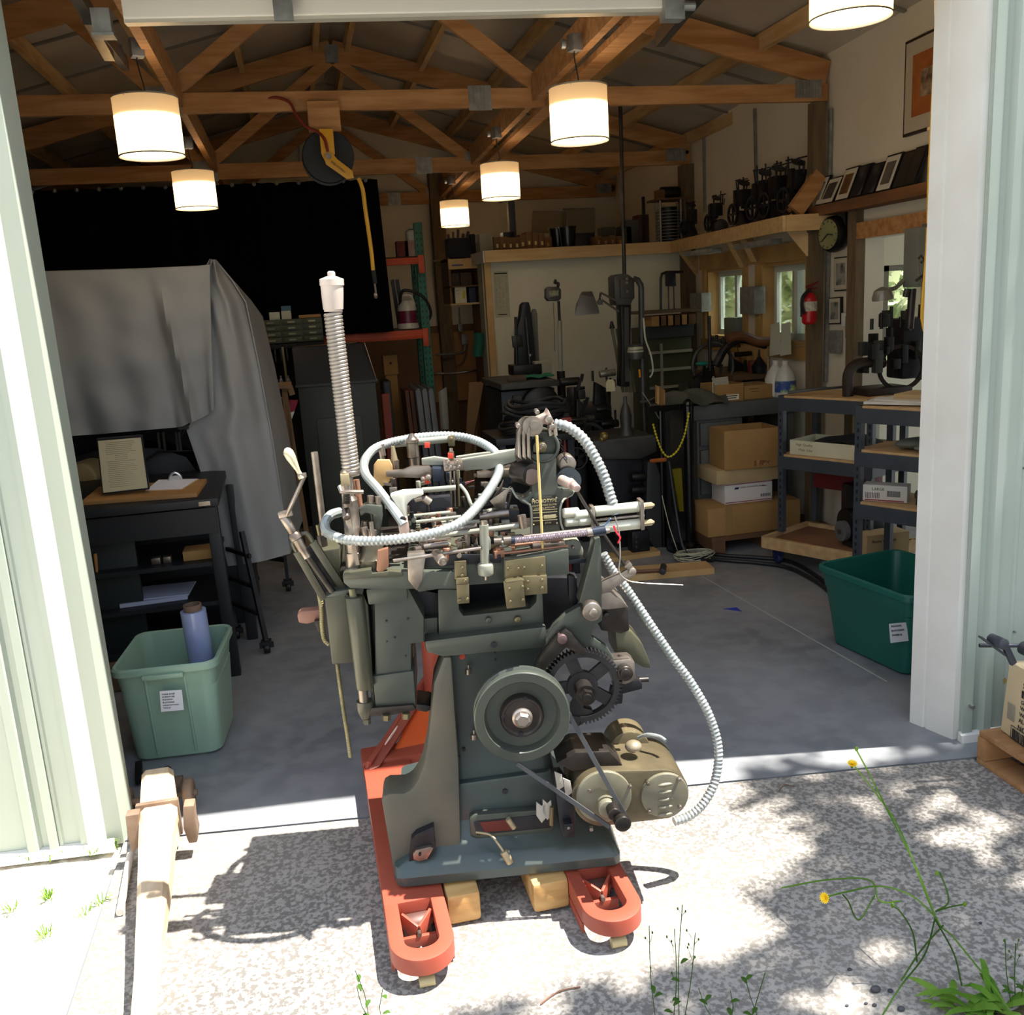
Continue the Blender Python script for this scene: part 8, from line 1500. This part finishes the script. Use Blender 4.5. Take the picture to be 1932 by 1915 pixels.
for k,(x,y,s,lb) in enumerate(((1652,1866,.011,'largest dark pebble on the concrete near the bottom right'),(1680,1869,.006,'small dark pebble right of the largest one'),(1700,1903,.008,'dark pebble at the lower edge near the weed leaves'),(1603,1829,.005,'dark pebble standing alone farther up'),(1650,1896,.005,'tiny dark pebble left of the edge pebble'),(1634,1893,.004,'tiniest dark pebble of the loose row'),(1598,1897,.004,'tiny dark pebble at the left end of the loose row'),(1850,1741,.004,'tiny dark pebble beside the tall weed stem'))):
    single('pebble',B().sph(F(x,y,s*.55),s,10,(1.2,.9,.65)),ps,lb,'pebble','dark pebbles on the concrete')
def thinplant(label,x0,y0,hts,seed,heads=True):
    r=random.Random(seed); c=F(x0,y0); t=T('slender_weed',label,'weed',c,'slender weeds at the bottom edge')
    for k,(dx,h,lx) in enumerate(hts):
        q=c+V((dx,r.uniform(-.02,.02),0)); e_=q+V((lx,.0,h)); ob('stem',B().tube([q,q.lerp(e_,.5)+V((r.uniform(-.01,.01),0,0)),e_],.0011,4,.03),gm2,t)
        b=B()
        for j in range(5 if heads else 2):
            z=r.uniform(.15,.95); p=q.lerp(e_,z); a=r.uniform(0,2*PI)
            if heads and z>.5: d=V((math.cos(a),math.sin(a),1.6)).normalized()*r.uniform(.015,.035); b.tube([p,p+d],.0006,4); b.sph(p+d,.0022,6,(1,1,1.8))
            else: leafblade(b,p,V((math.cos(a),math.sin(a),0)),.022,.006,.3)
        ob('leaf',b,gm2,t,smooth_=False)
thinplant('slender seedy weed with three stems standing right of the pallet jack forks',1265,1930,((0,.26,.01),(.025,.30,.015),(-.035,.27,-.01),(.04,.22,.03)),1)
thinplant('thin two-stemmed grass below the left pallet jack fork',705,1930,((0,.12,-.03),(-.01,.14,-.02),(.02,.1,.01)),4,False)
thinplant('dark curling grass stems at the bottom centre right',1355,1935,((0,.12,-.05),(.07,.13,.04),(.03,.09,.0),(.1,.11,-.03)),7,False)
thinplant('thin weed stem with yellow buds at the right edge',1915,1890,((0,.16,-.01),(-.02,.19,-.03),(.0,.13,.02)),9)

b=B(); c=F(1860,1925); b.grid(lambda u,v:V((c.x-.12+.5*u,c.y-.25+.28*v,-.005+.016*min(1,4*u)*min(1,(1-v)*6)+.008*noise.noise(V((u*9,v*9,0))))),24,14); S('trim_31',b,soil)

for k,(x,y,x2,y2,lb) in enumerate(((1020,1895,1095,1862,'thin curved brown twig on the concrete below the machine'),(1470,1492,1500,1484,'short dark twig on the concrete right of the grey hose'))): single('twig',B().tube([F(x,y,.003),F((x+x2)/2-4,(y+y2)/2-8,.004),F(x2,y2,.003)],.0018,5,.02),mat('twig_brown','#6b4a38',rough=.8),lb,'twig')
